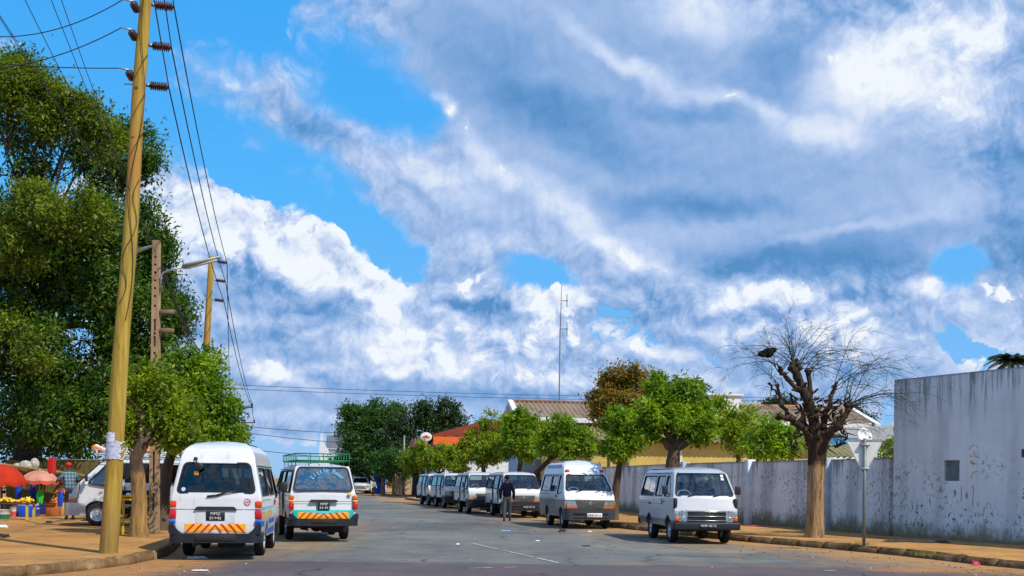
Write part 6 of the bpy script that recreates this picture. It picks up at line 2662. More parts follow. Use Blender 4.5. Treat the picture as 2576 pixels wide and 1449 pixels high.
def chevrons(root, sh, x0, x1, z0, z1, n, sw):
    mb = MB()
    tail_quad(mb, sh, [(x0, z0), (x1, z0), (x1, z1), (x0, z1)], .006, 0)
    cx = (x0 + x1) / 2
    half = (x1 - x0) / 2
    step = half / n
    lean = (z1 - z0) * .85
    for sg in (-1, 1):
        for k in range(n):
            xb = (k + .78) * step          # foot of the stripe
            xt = xb - lean
            pts = [(xb - sw, z0 + .006), (xb + sw, z0 + .006), (xt + sw, z1 - .006), (xt - sw, z1 - .006)]
            if k == 0:
                pts = [(xb - sw, z0 + .006), (xb + sw, z0 + .006), (.0, z1 - .006), (.0, z1 - .05)]
            pts = [(cx + sg * min(max(p, 0), half), q) for p, q in pts]
            vs = [tail_f(sh, 0)(p, q, .009) for p, q in pts]
            mb.add(vs, [(0, 1, 2, 3) if sg < 0 else (3, 2, 1, 0)], 1)
    return mb.build('chevron_board', [CHEVY, CHEVR], root)


def tail_lights(root, sh, x0, x1, z0, z1, cols):
    for sg in (-1, 1):
        h = MB()
        n = len(cols)
        zs = [z0 + (z1 - z0) * c[0] for c in cols] + [z1]
        for k in range(n):
            za, zb = zs[k] + .003, zs[k + 1] - .003
            z = (za + zb) / 2
            xm = (x0 + x1) / 2
            h.bbox((sg * xm, nose_y(sh, z, xm, True) - .03, z), (x1 - x0, .10, zb - za), .02, 2, k)
        h.build('tail_light', [c[1] for c in cols], root)


def hatch_lines(root, sh, zl):
    f = tail_f(sh, 0)
    for sg in (-1, 1):
        d = MB()
        strip(d, f, (sg * .30, zl), (sg * .74, zl), .007)
        strip(d, f, (sg * .735, .60), (sg * .735, zl), .005)
        d.build('hatch_seam', simple('grey seam', (.10, .10, .09), .6), root)


def text_on(root, name, s, size, mat, sh, x, z, t=.012, sx=1.0, rz=0.0, lean=None):
    y = nose_y(sh, z, x, True)
    y2 = nose_y(sh, z + .05, x, True)
    tilt = math.atan2(y - y2, .05)
    o = text_mesh(name, s, size, mat, root, (x, y + t, z), (0, 0, 0), .0015, sx=sx)
    o.rotation_euler = (Matrix.Rotation(math.pi, 3, 'Z') @ Matrix.Rotation(math.pi / 2 - tilt, 3, 'X') @ Matrix.Rotation(rz, 3, 'Z')).to_euler()
    return o


# ------------------------------------------------------------------ people
def skinned(name, pts, edges, root_i, mat, parent, sub=2, post=None):
    """one continuous body grown round a skeleton: pts = [(x, y, z, radius)]"""
    me = bpy.data.meshes.new(name)
    me.from_pydata([p[:3] for p in pts], edges, [])
    o = bpy.data.objects.new(name, me)
    COL.objects.link(o)
    o.modifiers.new('s', 'SKIN')
    sv = me.skin_vertices[0].data
    for i, p in enumerate(pts):
        r = p[3]
        sv[i].radius = (r if not isinstance(r, tuple) else r[0], r if not isinstance(r, tuple) else r[1])
        sv[i].use_root = (i == root_i)
    ss = o.modifiers.new('u', 'SUBSURF')
    ss.levels = ss.render_levels = sub
    dg = bpy.context.evaluated_depsgraph_get()
    m2 = bpy.data.meshes.new_from_object(o.evaluated_get(dg))
    bpy.data.objects.remove(o)
    m2.materials.clear()
    m2.materials.append(mat)
    for p in m2.polygons:
        p.use_smooth = True
    return link(name, m2, parent)


SKIN = simple('dark skin', (.085, .042, .025), .55, var=.12)
HAIR = simple('black hair', (.012, .010, .009), .9)
SHOE = simple('dark shoes', (.02, .017, .015), .5)


def person(label, loc, rz, h=1.75, top=None, legs=None, hair=HAIR, lean=0.0, stride=0.0, arms=((.06, 0, 0), (.06, 0, 0)), seated=False, sleeve='long', dress=None, hat=None, turn=0.0, shoes=SHOE, elbow=(.05, .05), bulk=1.0):
    """figure facing -y, feet at z = 0; arms: (out, forward, lift of the hand) per side; lean bends the trunk forward"""
    root = empty('person', loc, rz, label, 'person')
    s = h / 1.75
    hip = .92 * s if not seated else .46 * s
    fw = lambda up: -lean * up          # forward shift of the trunk with height above the hip
    T = lambda z: (fw(z - hip))
    sh = hip + .50 * s
    pts, ed = [], []
    def add(x, y, z, r, to=None):
        pts.append((x, y, z, r))
        if to is not None:
            ed.append((to, len(pts) - 1))
        return len(pts) - 1
    pel = add(0, 0, hip, (.135 * s, .10 * s))
    wst = add(0, T(hip + .18 * s), hip + .18 * s, (.12 * s, .09 * s), pel)
    che = add(0, T(hip + .38 * s), hip + .38 * s, (.145 * s, .10 * s), wst)
    nb = add(0, T(sh + .03 * s), sh + .03 * s, (.07 * s, .06 * s), che)
    nk = add(0, T(sh + .10 * s) - .01, sh + .10 * s, .052 * s, nb)
    h0 = add(0, T(sh + .17 * s) - .02, sh + .165 * s, (.068 * s, .080 * s), nk)
    h1 = add(0, T(sh + .25 * s) - .015, sh + .245 * s, (.078 * s, .098 * s), h0)
    h2 = add(0, T(sh + .31 * s) - .005, sh + .315 * s, (.062 * s, .080 * s), h1)
    hands = []
    armj = []
    for k, sx in enumerate((-1, 1)):
        out, fo, li = arms[k]
        s0 = add(sx * .165 * s, T(sh - .03 * s), sh - .02 * s, .058 * s, che)
        hx, hy, hz = sx * (.20 + out) * s, T(sh) * .6 - fo * s, sh - (.58 - li) * s
        ex, ey, ez = sx * (.225 + out * .6) * s, T(sh) * .7 - fo * .35 * s + elbow[k], sh - (.29 - li * .35) * s
        e0 = add(ex, ey, ez, .043 * s, s0)
        w0 = add(hx, hy, hz, .029 * s, e0)
        d = Vector((hx - ex, hy - ey, hz - ez)).normalized()
        p0 = Vector((hx, hy, hz)) + d * .055 * s
        pm = add(p0.x, p0.y, p0.z, (.036 * s, .020 * s), w0)
        armj.append(((sx * .165 * s, T(sh - .03 * s), sh - .02 * s), (ex, ey, ez), (hx, hy, hz)))
        hands.append((p0, d, sx))
    kn, legj = [], []
    for k, sx in enumerate((-1, 1)):
        st = stride * (1 if k == 0 else -1)
        if seated:
            kx = add(sx * .12 * s, -.42 * s, hip + .03, .068 * s, pel)
            an = add(sx * .12 * s, -.44 * s, .08 * s, .042 * s, kx)
            to = add(sx * .13 * s, -.58 * s, .04 * s, .035 * s, an)
            legj.append(((sx * .09 * s, 0, hip), (sx * .12 * s, -.42 * s, hip + .03), (sx * .12 * s, -.44 * s, .09)))
        else:
            up = add(sx * .088 * s, 0, hip - .08 * s, .085 * s, pel)
            kx = add(sx * .095 * s, -st * .5 * s - .02, hip * .53, .058 * s, up)
            an = add(sx * .095 * s, -st * s, .09 * s, .038 * s, kx)
            to = add(sx * .11 * s, -st * s - .13 * s, .035 * s, .035 * s, an)
            legj.append(((sx * .088 * s, 0, hip - .05 * s), (sx * .095 * s, -st * .5 * s - .02, hip * .53), (sx * .095 * s, -st * s, .09 * s)))
    body = skinned('body', pts, ed, pel, SKIN, root)
    # hands: a palm and five curled fingers each, face details
    hb = MB()
    for p0, d, sx in hands:
        side = d.cross(Vector((1, 0, 0))).normalized()
        for f in range(4):
            o = side * (f - 1.5) * .018 * s
            ln = (.062, .074, .07, .054)[f] * s
            a = p0 + o + d * .025 * s
            hb.tube([a, a + d * ln * .55, a + d * ln * .95 + Vector((-sx * .014, 0, 0)), a + d * ln * 1.15 + Vector((-sx * .03, 0, 0))], [.0095 * s, .009 * s, .008 * s, .006 * s], 6)
        a = p0 + side * -.030 * s - d * .015 * s
        hb.tube([a, a - side * .022 * s + d * .02 * s, a - side * .028 * s + d * .05 * s], [.011 * s, .010 * s, .007 * s], 6)
    hc = Vector(pts[h1][:3])
    fb = hb
    fb.ell(hc + Vector((0, -.098 * s, -.02 * s)), (.016 * s, .022 * s, .026 * s), 8, 6)
    for sx in (-1, 1):
        fb.ell(hc + Vector((sx * .080 * s, .005, -.012 * s)), (.012 * s, .022 * s, .034 * s), 8, 6)
    fb.ell(hc + Vector((0, -.088 * s, -.062 * s)), (.028 * s, .014 * s, .009 * s), 8, 5)
    eb = hb
    for sx in (-1, 1):
        eb.ell(hc + Vector((sx * .032 * s, -.088 * s, .004 * s)), (.013 * s, .009 * s, .007 * s), 8, 5, 1)
    # fingers and features belong to the one body mesh
    body.data.materials.append(simple('eye white', (.45, .43, .40), .3))
    extra = hb.build('extra', [SKIN, SKIN], mesh_only=True)
    bm = bmesh.new()
    bm.from_mesh(body.data)
    bm.from_mesh(extra)
    bm.to_mesh(body.data)
    bm.free()
    bpy.data.meshes.remove(extra)
    if hair is not None:
        hm = MB()
        hm.ell(hc + Vector((0, .014 * s, .030 * s)), (.086 * s, .102 * s, .094 * s), 16, 10)
        hm.build('hair', hair, root)
    # clothes are loose skins over the same joints
    ease = 1.22
    if top is not None:
        tp, te = [], []
        def ad(x, y, z, r, to=None):
            tp.append((x, y, z, r))
            if to is not None:
                te.append((to, len(tp) - 1))
            return len(tp) - 1
        B = bulk
        a0 = ad(0, T(hip - .04 * s), hip - .05 * s, (.165 * s * B, .125 * s))
        a1 = ad(0, T(hip + .18 * s), hip + .18 * s, (.155 * s * B, .118 * s), a0)
        a2 = ad(0, T(hip + .38 * s), hip + .38 * s, (.17 * s * B, .125 * s), a1)
        ad(0, T(sh + .04 * s), sh + .045 * s, (.075 * s, .07 * s), a2)
        for k in range(2):
            S0, E0, W0 = armj[k]
            i = ad(*S0[:2], S0[2] - .0, .078 * s * B, a2)
            j = ad(*E0, .060 * s * B, i)
            if sleeve == 'long':
                ad(*W0, .046 * s, j)
        skinned('shirt' if sleeve != 'jacket' else 'jacket', tp, te, a0, top, root)
    if dress is not None:
        zs = [hip + .10 * s, hip - .15 * s, hip * .55, hip * .30]
        mb = MB()
        if seated:
            mb.tube([(0, 0, hip + .12), (0, -.12, hip + .04), (0, -.36 * s, hip - .02), (0, -.46 * s, hip * .45), (0, -.46 * s, .12)], [.17 * s, .20 * s, .19 * s, .19 * s, .22 * s], 14)
        else:
            mb.lathe([(.14 * s, zs[0]), (.19 * s, zs[1]), (.19 * s, zs[2]), (.21 * s, zs[3])], 18, Matrix.Diagonal((1, .78, 1, 1)))
        mb.build('skirt', dress, root, smooth=True)
    elif legs is not None:
        tp, te = [], []
        tp.append((0, 0, hip + .06 * s, (.15 * s, .115 * s)))
        tp.append((0, 0, hip - .02 * s, (.15 * s, .115 * s)))
        te.append((0, 1))
        for k in range(2):
            A, K, N = legj[k]
            tp.append((*A, .098 * s))
            te.append((1, len(tp) - 1))
            tp.append((*K, .074 * s))
            te.append((len(tp) - 2, len(tp) - 1))
            tp.append((*N, .062 * s))
            te.append((len(tp) - 2, len(tp) - 1))
        skinned('trousers', tp, te, 0, legs, root)
    for k in range(2):
        N = legj[k][2]
        m2 = MB()
        m2.ell((N[0] * 1.06, N[1] - .055 * s, .045 * s), (.050 * s, .135 * s, .048 * s), 12, 8)
        m2.build('shoe', shoes, root)
    root['hc'] = tuple(hc)
    if hat is not None:
        hat(root, hc, s)
    del root['hc']
    return root


def cap(mat):
    def f(root, hc, s):
        m = MB()
        m.ell(hc + Vector((0, .008, .048 * s)), (.098 * s, .112 * s, .082 * s), 16, 10)
        m.bbox(hc + Vector((0, -.14 * s, .045 * s)), (.15 * s, .11 * s, .014), .006, 1)
        m.build('cap', mat, root)
    return f


def wrapped(mat, tall=1.0):
    def f(root, hc, s):
        m = MB()
        m.ell(hc + Vector((0, .03, .07 * s)), (.108 * s, .135 * s, .10 * s * tall), 16, 10)
        m.tube([hc + Vector((.105 * s * math.cos(a), .01 + .125 * s * math.sin(a), .035 * s + .012 * math.sin(3 * a))) for a in np.linspace(0, 6.283, 18)], .022 * s, 7)
        m.build('headscarf', mat, root)
    return f


def straw(root, hc, s):
    m = MB()
    m.lathe([(0, .17), (.06, .165), (.095, .13), (.115, .04), (.13, .03), (.22, .02), (.27, .035), (.27, .028), (.20, .0), (.10, .0)], 24, Matrix.Translation(hc + Vector((0, .01, .05 * s))) @ Matrix.Rotation(.14, 4, 'Y'))
    m.build('straw_hat', simple('straw', (.56, .42, .22), .8, var=.25, scale=30), root)


def plaid_mat():
    m, g, out = _mat('blue plaid shirt')
    tc = g.node('ShaderNodeTexCoord')
    sp = g.node('ShaderNodeSeparateXYZ')
    g.l.new(tc.outputs['Object'], sp.inputs[0])
    sx = g.math('SINE', g.math('MULTIPLY', sp.outputs[0], 62.))
    sz = g.math('SINE', g.math('MULTIPLY', sp.outputs[2], 55.))
    f = g.math('ADD', g.smooth(sx, .2, .7), g.smooth(sz, .2, .7))
    c = g.ramp(g.math('MULTIPLY', f, .5), [(0, (.055, .10, .14, 1)), (.5, (.12, .20, .25, 1)), (1, (.24, .33, .36, 1))])
    pbsdf(g, out, c, .9, 0, .1)
    return m


def spot_mat(name, a, b, sc=9):
    m, g, out = _mat(name)
    tc = g.node('ShaderNodeTexCoord')
    n = g.noise(tc.outputs['Object'], sc, 2, .5)
    c = g.mix(g.smooth(n, .48, .54), c4(a), c4(b))
    pbsdf(g, out, c, .9, 0, .1)
    return m


NAVY = simple('navy jacket cloth', (.006, .007, .022), .95, spec=.1)
SLATE = simple('grey-blue trouser cloth', (.055, .068, .075), .9)
DKTR = simple('dark trouser cloth', (.016, .020, .032), .9)
REDC = simple('red cloth', (.55, .018, .012), .8)
# the man walking away up the road
mp_ = gp(1275, 1311)
man = person('man in a dark navy jacket and grey trousers walking away up the road', tuple(mp_), R(180 - 3), 1.74, NAVY, SLATE, stride=.17, bulk=1.16, arms=((.05, .05, 0), (.05, -.02, .02)))
mb = MB()
mb.bbox((0, 0, 0), (.06, .18, .03), .012, 2)
pk = mb.build('rolled_paper', simple('cream paper', (.62, .56, .36), .8), None)
hx = man.matrix_basis @ Vector((.255, .02, .80))
pk.location = hx
pk.rotation_euler = (R(55), R(20), 0)
tag(pk, 'cream rolled paper held in the left hand of the man in navy', 'paper')
# man in plaid leaning in at the window of the loaded minibus
pp_ = gp(176, 1307, .15)
person('man in a blue plaid shirt and red cap leaning into the parked minibus', tuple(pp_), R(215), 1.80, plaid_mat(), DKTR, hair=None, lean=.30, arms=((.05, .30, .34), (.10, .34, .36)), hat=cap(REDC), bulk=1.22)
# woman between the trees and the white high-roof minibus
wp = gp(438, 1322, .15)
person('woman in an orange headscarf, patterned blouse and cream skirt by the left kerb', tuple(wp), R(205), 1.62, spot_mat('brown patterned blouse', (.10, .022, .012), (.26, .05, .022), 14), None, hair=HAIR,
       dress=simple('cream skirt', (.55, .46, .36), .9), hat=wrapped(simple('orange scarf', (.70, .24, .02), .8), 1.25), arms=((.05, .30, .22), (.08, .05, 0)), sleeve='short')
q = at(433, 1222, 32.2)
mb = MB().ell((0, 0, 0), (.135, .125, .12), 16, 10)
mb.tube([(0, 0, -.11), (.02, 0, -.17), (.03, .02, -.22)], [.03, .016, .01], 6)
o = mb.build('pink_bundle', simple('bright pink cloth', (.72, .03, .13), .7), None, tuple(q))
tag(o, 'bright pink round bundle held out beside the woman in the orange headscarf', 'bundle')
# someone in brown by the curved row tree
q = gp(1352, 1290, .14)
person('person in a dark top and brown trousers standing by the curved row tree', (q.x, 48.0, .14), R(20), 1.72, simple('dark green top', (.03, .045, .035), .9), simple('brown trouser cloth', (.16, .07, .03), .9), arms=((.04, 0, 0), (.10, .16, .2)))
# straw-hatted figure behind the high-roof bus
q = at(1503, 1200, 42.6)
person('person in a wide straw hat behind the high-roof minibus', (q.x, 42.6, .14), R(30), 1.93, simple('pale shirt', (.45, .42, .36), .9), DKTR, hat=straw)
# far figures
q = gp(944, 1247)
person('far person in a pale shirt bending before the blue kiosk', (q.x, 101, .0), R(40), 1.5, simple('pale shirt', (.55, .52, .42), .9), DKTR, lean=.35, arms=((.05, .2, 0), (.05, .2, 0)))


# ------------------------------------------------------------------ market stalls at the left
def umbrella(label, c, zr, r, h, cols, seed, n=10, tilt=(0, 0)):
    rng = random.Random(seed)
    root = empty('market_umbrella', (c[0], c[1], .15), seed, label, 'umbrella', None)
    z0 = zr - .15
    mb = MB()
    m = 6
    N = n * 4
    vs = []
    for j in range(m + 1):
        t = j / m
        for i in range(N):
            a = 2 * math.pi * i / N
            k = abs(((i % 4) / 4) - .0)
            sag = -.05 * r * math.sin(math.pi * (i % 4) / 4) * t * t * 1.6
            rr = r * math.sin(t * 1.25) / math.sin(1.25)
            z = z0 + h * (math.cos(t * 1.25) - math.cos(1.25)) / (1 - math.cos(1.25))
            vs.append((rr * math.cos(a) * (1 - .04 * math.sin(math.pi * (i % 4) / 4)), rr * math.sin(a) * (1 - .04 * math.sin(math.pi * (i % 4) / 4)), z + sag * .6))
    fs = [(j * N + i, j * N + (i + 1) % N, (j + 1) * N + (i + 1) % N, (j + 1) * N + i) for j in range(m) for i in range(N)]
    mb.add(vs, fs, 0, True)
    # hanging valance
    o = len(mb.v)
    v2 = []
    for i in range(N):
        x, y, z = vs[m * N + i]
        v2 += [(x, y, z), (x * 1.01, y * 1.01, z - .10 - .035 * math.sin(math.pi * (i % 4) / 4))]
    mb.add(v2, [(2 * i, 2 * ((i + 1) % N), 2 * ((i + 1) % N) + 1, 2 * i + 1) for i in range(N)], 1)
    mb.build('canopy', cols, root)
    p = MB().tube([(0, 0, 0), (0, 0, z0 + h + .06)], .02, 8)
    p.build('pole', STEEL, root)
    rb = MB()
    for i in range(n):
        a = 2 * math.pi * i / n
        rb.tube([(0, 0, z0 + h * .55), (r * .55 * math.cos(a), r * .55 * math.sin(a), z0 + h * .62)], .008, 4)
    rb.build('ribs', STEEL, root)
    return root


def cloth_mat(name, col, trans=.35, var=.2):
    if name in MATS:
        return MATS[name]
    m, g, out = _mat(name)
    tc = g.node('ShaderNodeTexCoord')
    n = g.noise(tc.outputs['Object'], 2.5, 5, .6)
    c = g.ramp(n, [(.3, c4(tuple(k * (1 - var) for k in col))), (.7, c4(tuple(min(1, k * (1 + var)) for k in col)))])
    b = pbsdf(g, None, c, .85, 0, .1)
    tl = g.node('ShaderNodeBsdfTranslucent')
    g.l.new(c, tl.inputs[0])
    mx = g.node('ShaderNodeMixShader')
    mx.inputs[0].default_value = trans
    g.l.new(b.outputs[0], mx.inputs[1])
    g.l.new(tl.outputs[0], mx.inputs[2])
    g.l.new(mx.outputs[0], out.inputs[0])
    MATS[name] = m
    return m


REDU = cloth_mat('red umbrella cloth', (.62, .05, .022))
PINKU = cloth_mat('faded pink umbrella cloth', (.70, .33, .24))
PINKV = cloth_mat('red-pink valance', (.66, .13, .08))
q = at(2, 1172, 36.5)
umbrella('bright red market umbrella at the left edge of the picture', (q.x, 36.5), at(2, 1211, 36.5).z, .78, at(2, 1168, 36.5).z - at(2, 1211, 36.5).z, [REDU, REDU], 1)
q = at(100, 1183, 38.2)
umbrella('faded pink market umbrella with a red edge over the cooler boxes', (q.x, 38.2), at(100, 1208, 38.2).z, .63, at(100, 1183, 38.2).z - at(100, 1208, 38.2).z, [PINKU, PINKV], 2)

# sloping awning and back board of the stall
aw = at(-40, 1150, 43)
st_ = empty('market_stall', (aw.x, 43, .15), 0, 'dim market stall with a tan awning and a dark board back', 'stall')
TAN = cloth_mat('tan awning cloth', (.40, .28, .12))
mb = MB()
za, zb_ = at(0, 1156, 42).z, at(0, 1188, 44).z
n, m = 16, 6
vs = []
for j in range(m + 1):
    for i in range(n + 1):
        vs.append((4.4 * i / n, -1.6 + 3.0 * j / m, za - .15 - (.55 * i / n) - .12 * j / m + .05 * math.sin(i * 1.9) * math.sin(j * 1.1)))
mb.add(vs, [(j * (n + 1) + i, j * (n + 1) + i + 1, (j + 1) * (n + 1) + i + 1, (j + 1) * (n + 1) + i) for j in range(m) for i in range(n)], 0, True)
mb.build('awning', TAN, st_)
mb = MB()
for i in range(22):
    mb.box((.1 + i * .21, 1.9, 1.0 + .03 * math.sin(i * 3)), (.195, .04, 2.0))
mb.build('back_board', simple('old olive boards', (.13, .10, .03), .85, var=.3), st_)
for x, y in ((.1, -1.5), (4.3, -1.5), (.1, 1.3), (4.3, 1.3)):
    z = za - .3 - .5 * x / 4.4
    mb = MB().tube([(x, y, 0), (x, y, z)], .035, 6)
    mb.build('post', WOODD, st_)
mb = MB()
mb.ell((1.7, -.2, za + .12), (.28, .22, .22), 12, 8)
mb.ell((2.0, -.1, za + .2), (.18, .16, .24), 12, 8)
mb.ell((1.4, -.2, za + .1), (.2, .18, .14), 12, 8)
o = mb.build('sack_pile', simple('mixed plastic sacks', (.40, .38, .33), .7, var=.5, scale=9), None, (aw.x, 43, -.35))
tag(o, 'pale lumpy sacks lying on top of the tan stall awning', 'sacks')
# red clothes hanging from a cross rail
q = at(131, 1168, 36.0)
rl_ = empty('clothes_rail', (q.x, 36.0, .15), 0, 'thin metal rail on posts beside the stall', 'rail')
zr = q.z - .15
mb = MB().tube([(-.1, 0, zr + .16), (1.0, 0, zr + .16), (2.0, 0, zr + .14)], .014, 6)
mb.tube([(2.0, 0, 0), (2.0, 0, zr + .18)], .02, 6)
mb.build('bar', STEEL, rl_)


def hanging(name, label, c, w, h, mat, seed, cat='clothes'):
    rng = np.random.default_rng(seed)
    mb = MB()
    n, m = 12, 10
    vs = []
    for sgn in (1, -1):
        for j in range(m + 1):
            t = j / m
            ww = w * (.55 + .45 * math.sin(min(1, t * 2.2) * math.pi / 2)) * (1 - .15 * t + .08 * math.sin(t * 7 + seed))
            for i in range(n + 1):
                s = i / n - .5
                vs.append((s * ww, sgn * (.05 * math.cos(s * math.pi) * (1 + .3 * math.sin(i * 1.7 + seed)) + .012 * math.sin(i * 2.4 + j * .4)), -h * t + .03 * math.sin(i * 1.3 + seed) * t))
    N = (n + 1) * (m + 1)
    for o in (0, N):
        fs = [(o + j * (n + 1) + i, o + j * (n + 1) + i + 1, o + (j + 1) * (n + 1) + i + 1, o + (j + 1) * (n + 1) + i) for j in range(m) for i in range(n)]
        if o == 0:
            mb.add(vs, fs, 0, True)
        else:
            mb.f += [tuple(reversed(f)) for f in fs]
            mb.m += [0] * len(fs)
            mb.sm += [True] * len(fs)
    return tag(mb.build(name, mat, None, tuple(c)), label, cat)


hanging('red_garment', 'bright red garment hanging from the thin metal rail', at(131, 1151, 35.95), .30, .50, REDC, 1)
BLUEC = simple('royal blue cloth', (.012, .075, .50), .7, var=.3)
hanging('blue_cloth', 'royal blue cloth hanging behind the red umbrella edge', at(47, 1214, 38.6), .22, .62, BLUEC, 2, 'cloth')
hanging('blue_cloth', 'dark blue cloth hanging under the middle of the pink umbrella', at(82, 1214, 38.9), .24, .60, simple('dark blue cloth', (.01, .04, .26), .8, var=.3), 3, 'cloth')
hanging('blue_cloth', 'low blue cloth behind the legs of the man in plaid', at(152, 1234, 37.2), .2, .52, BLUEC, 4, 'cloth')
hanging('green_cloth', 'bright green bundled cloth draped over the blue cooler', at(101, 1232, 38.0), .26, .46, simple('bright green cloth', (.03, .45, .05), .7, var=.3), 5, 'cloth')


def cooler(label, c, w, d, h, body, lid, rz=0.0, group=None):
    r = empty('cooler_box', tuple(c), rz, label, 'cooler box')
    mb = MB().bbox((0, 0, h * .42), (w, d, h * .84), .03, 2, taper=1.05)
    mb.build('tub', body, r)
    mb = MB().bbox((0, 0, h * .92), (w * 1.08, d * 1.08, h * .16), .02, 2)
    mb.build('lid', lid, r)
    for s in (-1, 1):
        mb = MB().tube([(s * w * .54, -d * .2, h * .66), (s * w * .60, -d * .2, h * .60), (s * w * .60, d * .2, h * .60), (s * w * .54, d * .2, h * .66)], .012, 6)
        mb.build('handle', lid, r)
    return r


PBLUE = simple('blue cooler plastic', (.010, .085, .62), .4, var=.12)
PNAVY = simple('navy cooler plastic', (.012, .030, .16), .45, var=.15)
PWHITE = simple('white plastic', (.74, .76, .78), .45, var=.06)
q = gp(71, 1300, .15)
cooler('bright blue cooler box with a white lid on the sandy ground', q, .54, .42, .45, PBLUE, PWHITE, .15)
q = gp(106, 1294, .15)
cooler('navy cooler box with a dark lid beside the bright blue one', q, .34, .36, .38, PNAVY, PNAVY, -.1)


def carton(label, c, w, d, h, mat, rz=0.0):
    r = empty('carton', tuple(c), rz, label, 'carton')
    mb = MB().bbox((0, 0, h / 2), (w, d, h), .008, 1)
    mb.build('box', mat, r)
    for s in (-1, 1):
        mb = MB()
        mb.add([(-w / 2, s * d / 2, h + .002), (w / 2, s * d / 2, h + .002), (w / 2, s * d * .78, h + .06), (-w / 2, s * d * .78, h + .06)], [(0, 1, 2, 3)])
        mb.build('flap', mat, r)
    return r


q = gp(134, 1299, .15)
carton('orange-brown carton standing behind the man in plaid', q, .40, .34, .42, simple('orange-brown card', (.40, .13, .030), .8, var=.2))
q = gp(155, 1298, .15)
carton('narrow tan carton between the orange-brown carton and the man in plaid', q, .16, .3, .40, simple('tan card', (.46, .30, .09), .8, var=.2), .1)


def bucket(label, c, r0, r1, h, mats, band=None):
    r = empty('bucket', tuple(c), 0, label, 'bucket')
    mb = MB().lathe([(0, .0), (r0, 0), (r0 + (r1 - r0) * .5, h * .5), (r1, h), (r1 + .012, h + .005), (r1 - .012, h), (r0 - .01, .03), (0, .03)], 20)
    mb.build('pail', mats[0], r)
    if band is not None:
        mb = MB().lathe([(r0 + (r1 - r0) * .15 + .003, h * .15), (r0 + (r1 - r0) * .6 + .003, h * .6)], 20)
        mb.build('band', band, r)
    mb = MB().tube([(r1 * math.cos(a), 0.03, h - .02 + r1 * .25 * -math.sin(a)) for a in np.linspace(0, math.pi, 10)], .006, 4)
    mb.build('handle', STEEL, r)
    return r


q = gp(8, 1310, .15)
bucket('white bucket with a dark green band at the left edge under the fruit table', q, .14, .19, .34, [PWHITE], simple('dark green print', (.02, .16, .07), .6))
q = gp(60, 1302, .15) + Vector((-.22, -.3, 0))
bucket('tall white tub with a red band left of the bright blue cooler', q, .075, .10, .36, [PWHITE], simple('red print', (.60, .08, .06), .6))

# fruit table
q = gp(14, 1308, .15)
ft = empty('fruit_table', (q.x - .1, q.y + .5, .15), 0, 'low wooden table with yellow legs heaped with fruit', 'table')
mb = MB().bbox((0, 0, .50), (1.5, .6, .05), .01, 1)
mb.build('tabletop', WOODD, ft)
for x in (-.7, .66):
    for y in (-.25, .25):
        mb = MB().box((x, y, .24), (.06, .06, .48))
        mb.build('leg', simple('yellow leg paint', (.60, .46, .03), .6), ft)
FRU = [simple('yellow fruit', (.75, .42, .02), .45, var=.15), simple('orange fruit', (.72, .22, .01), .45, var=.15), simple('lemon fruit', (.78, .60, .04), .45, var=.1)]
rng_ = random.Random(4)
fm = MB()
k = 0
for k in range(150):
    x, y = rng_.uniform(-.70, .74), rng_.uniform(-.24, .24)
    top = max(0, (1 - abs(math.sin(x * 5.2 + .4)) * .8) * (1 - (y / .27) ** 2)) * .17
    fm.ell((x, y, .565 + top * rng_.uniform(.4, 1)), (.047 * rng_.uniform(.8, 1.2), .045, .042), 8, 6, 0 if x < .1 and rng_.random() < .7 else rng_.choice((0, 1, 2)))
o = fm.build('fruit_heap', FRU, None, (q.x - .1, q.y + .5, .15))
tag(o, 'heap of yellow and orange fruit on the low table under the red umbrella', 'fruit', None, 'stuff')
q2 = gp(30, 1302, .15)
bk = MB().lathe([(0, 0), (.16, 0), (.22, .16), (.225, .16), (.17, .01)], 18)
o = bk.build('basket', simple('dark wicker', (.10, .045, .018), .9, var=.4, scale=30), None, (q2.x - .25, q2.y + 1.3, .62))
tag(o, 'dark wicker basket behind the fruit heap', 'basket')
o = MB().bbox((0, 0, .31), (.5, .4, .62), .02, 1).build('crate', simple('purple-brown crate', (.10, .035, .10), .7, var=.3), None, (q2.x - .25, q2.y + 1.3, 0.0))
tag(o, 'purple-brown crate under the dark wicker basket', 'crate')
o.location.z = .0
# bottles on the cooler
for i, (dx_, col, lab) in enumerate(((.06, (.45, .50, .06), 'yellow-green drink bottle on the white cooler lid'), (-.14, (.55, .36, .30), 'squat pinkish jar on the white cooler lid'))):
    q = gp(71, 1300, .15)
    m = simple(lab[:16], col, .3)
    r_ = (.05, .075)[i]
    hh = (.24, .15)[i]
    o = MB().lathe([(0, 0), (r_, 0), (r_, hh * .7), (r_ * .45, hh * .85), (r_ * .45, hh), (0, hh)], 14).build(('drink_bottle', 'jar')[i], m, None, (q.x + dx_, q.y - .05, q.z + .455))
    tag(o, lab, ('bottle', 'jar')[i])
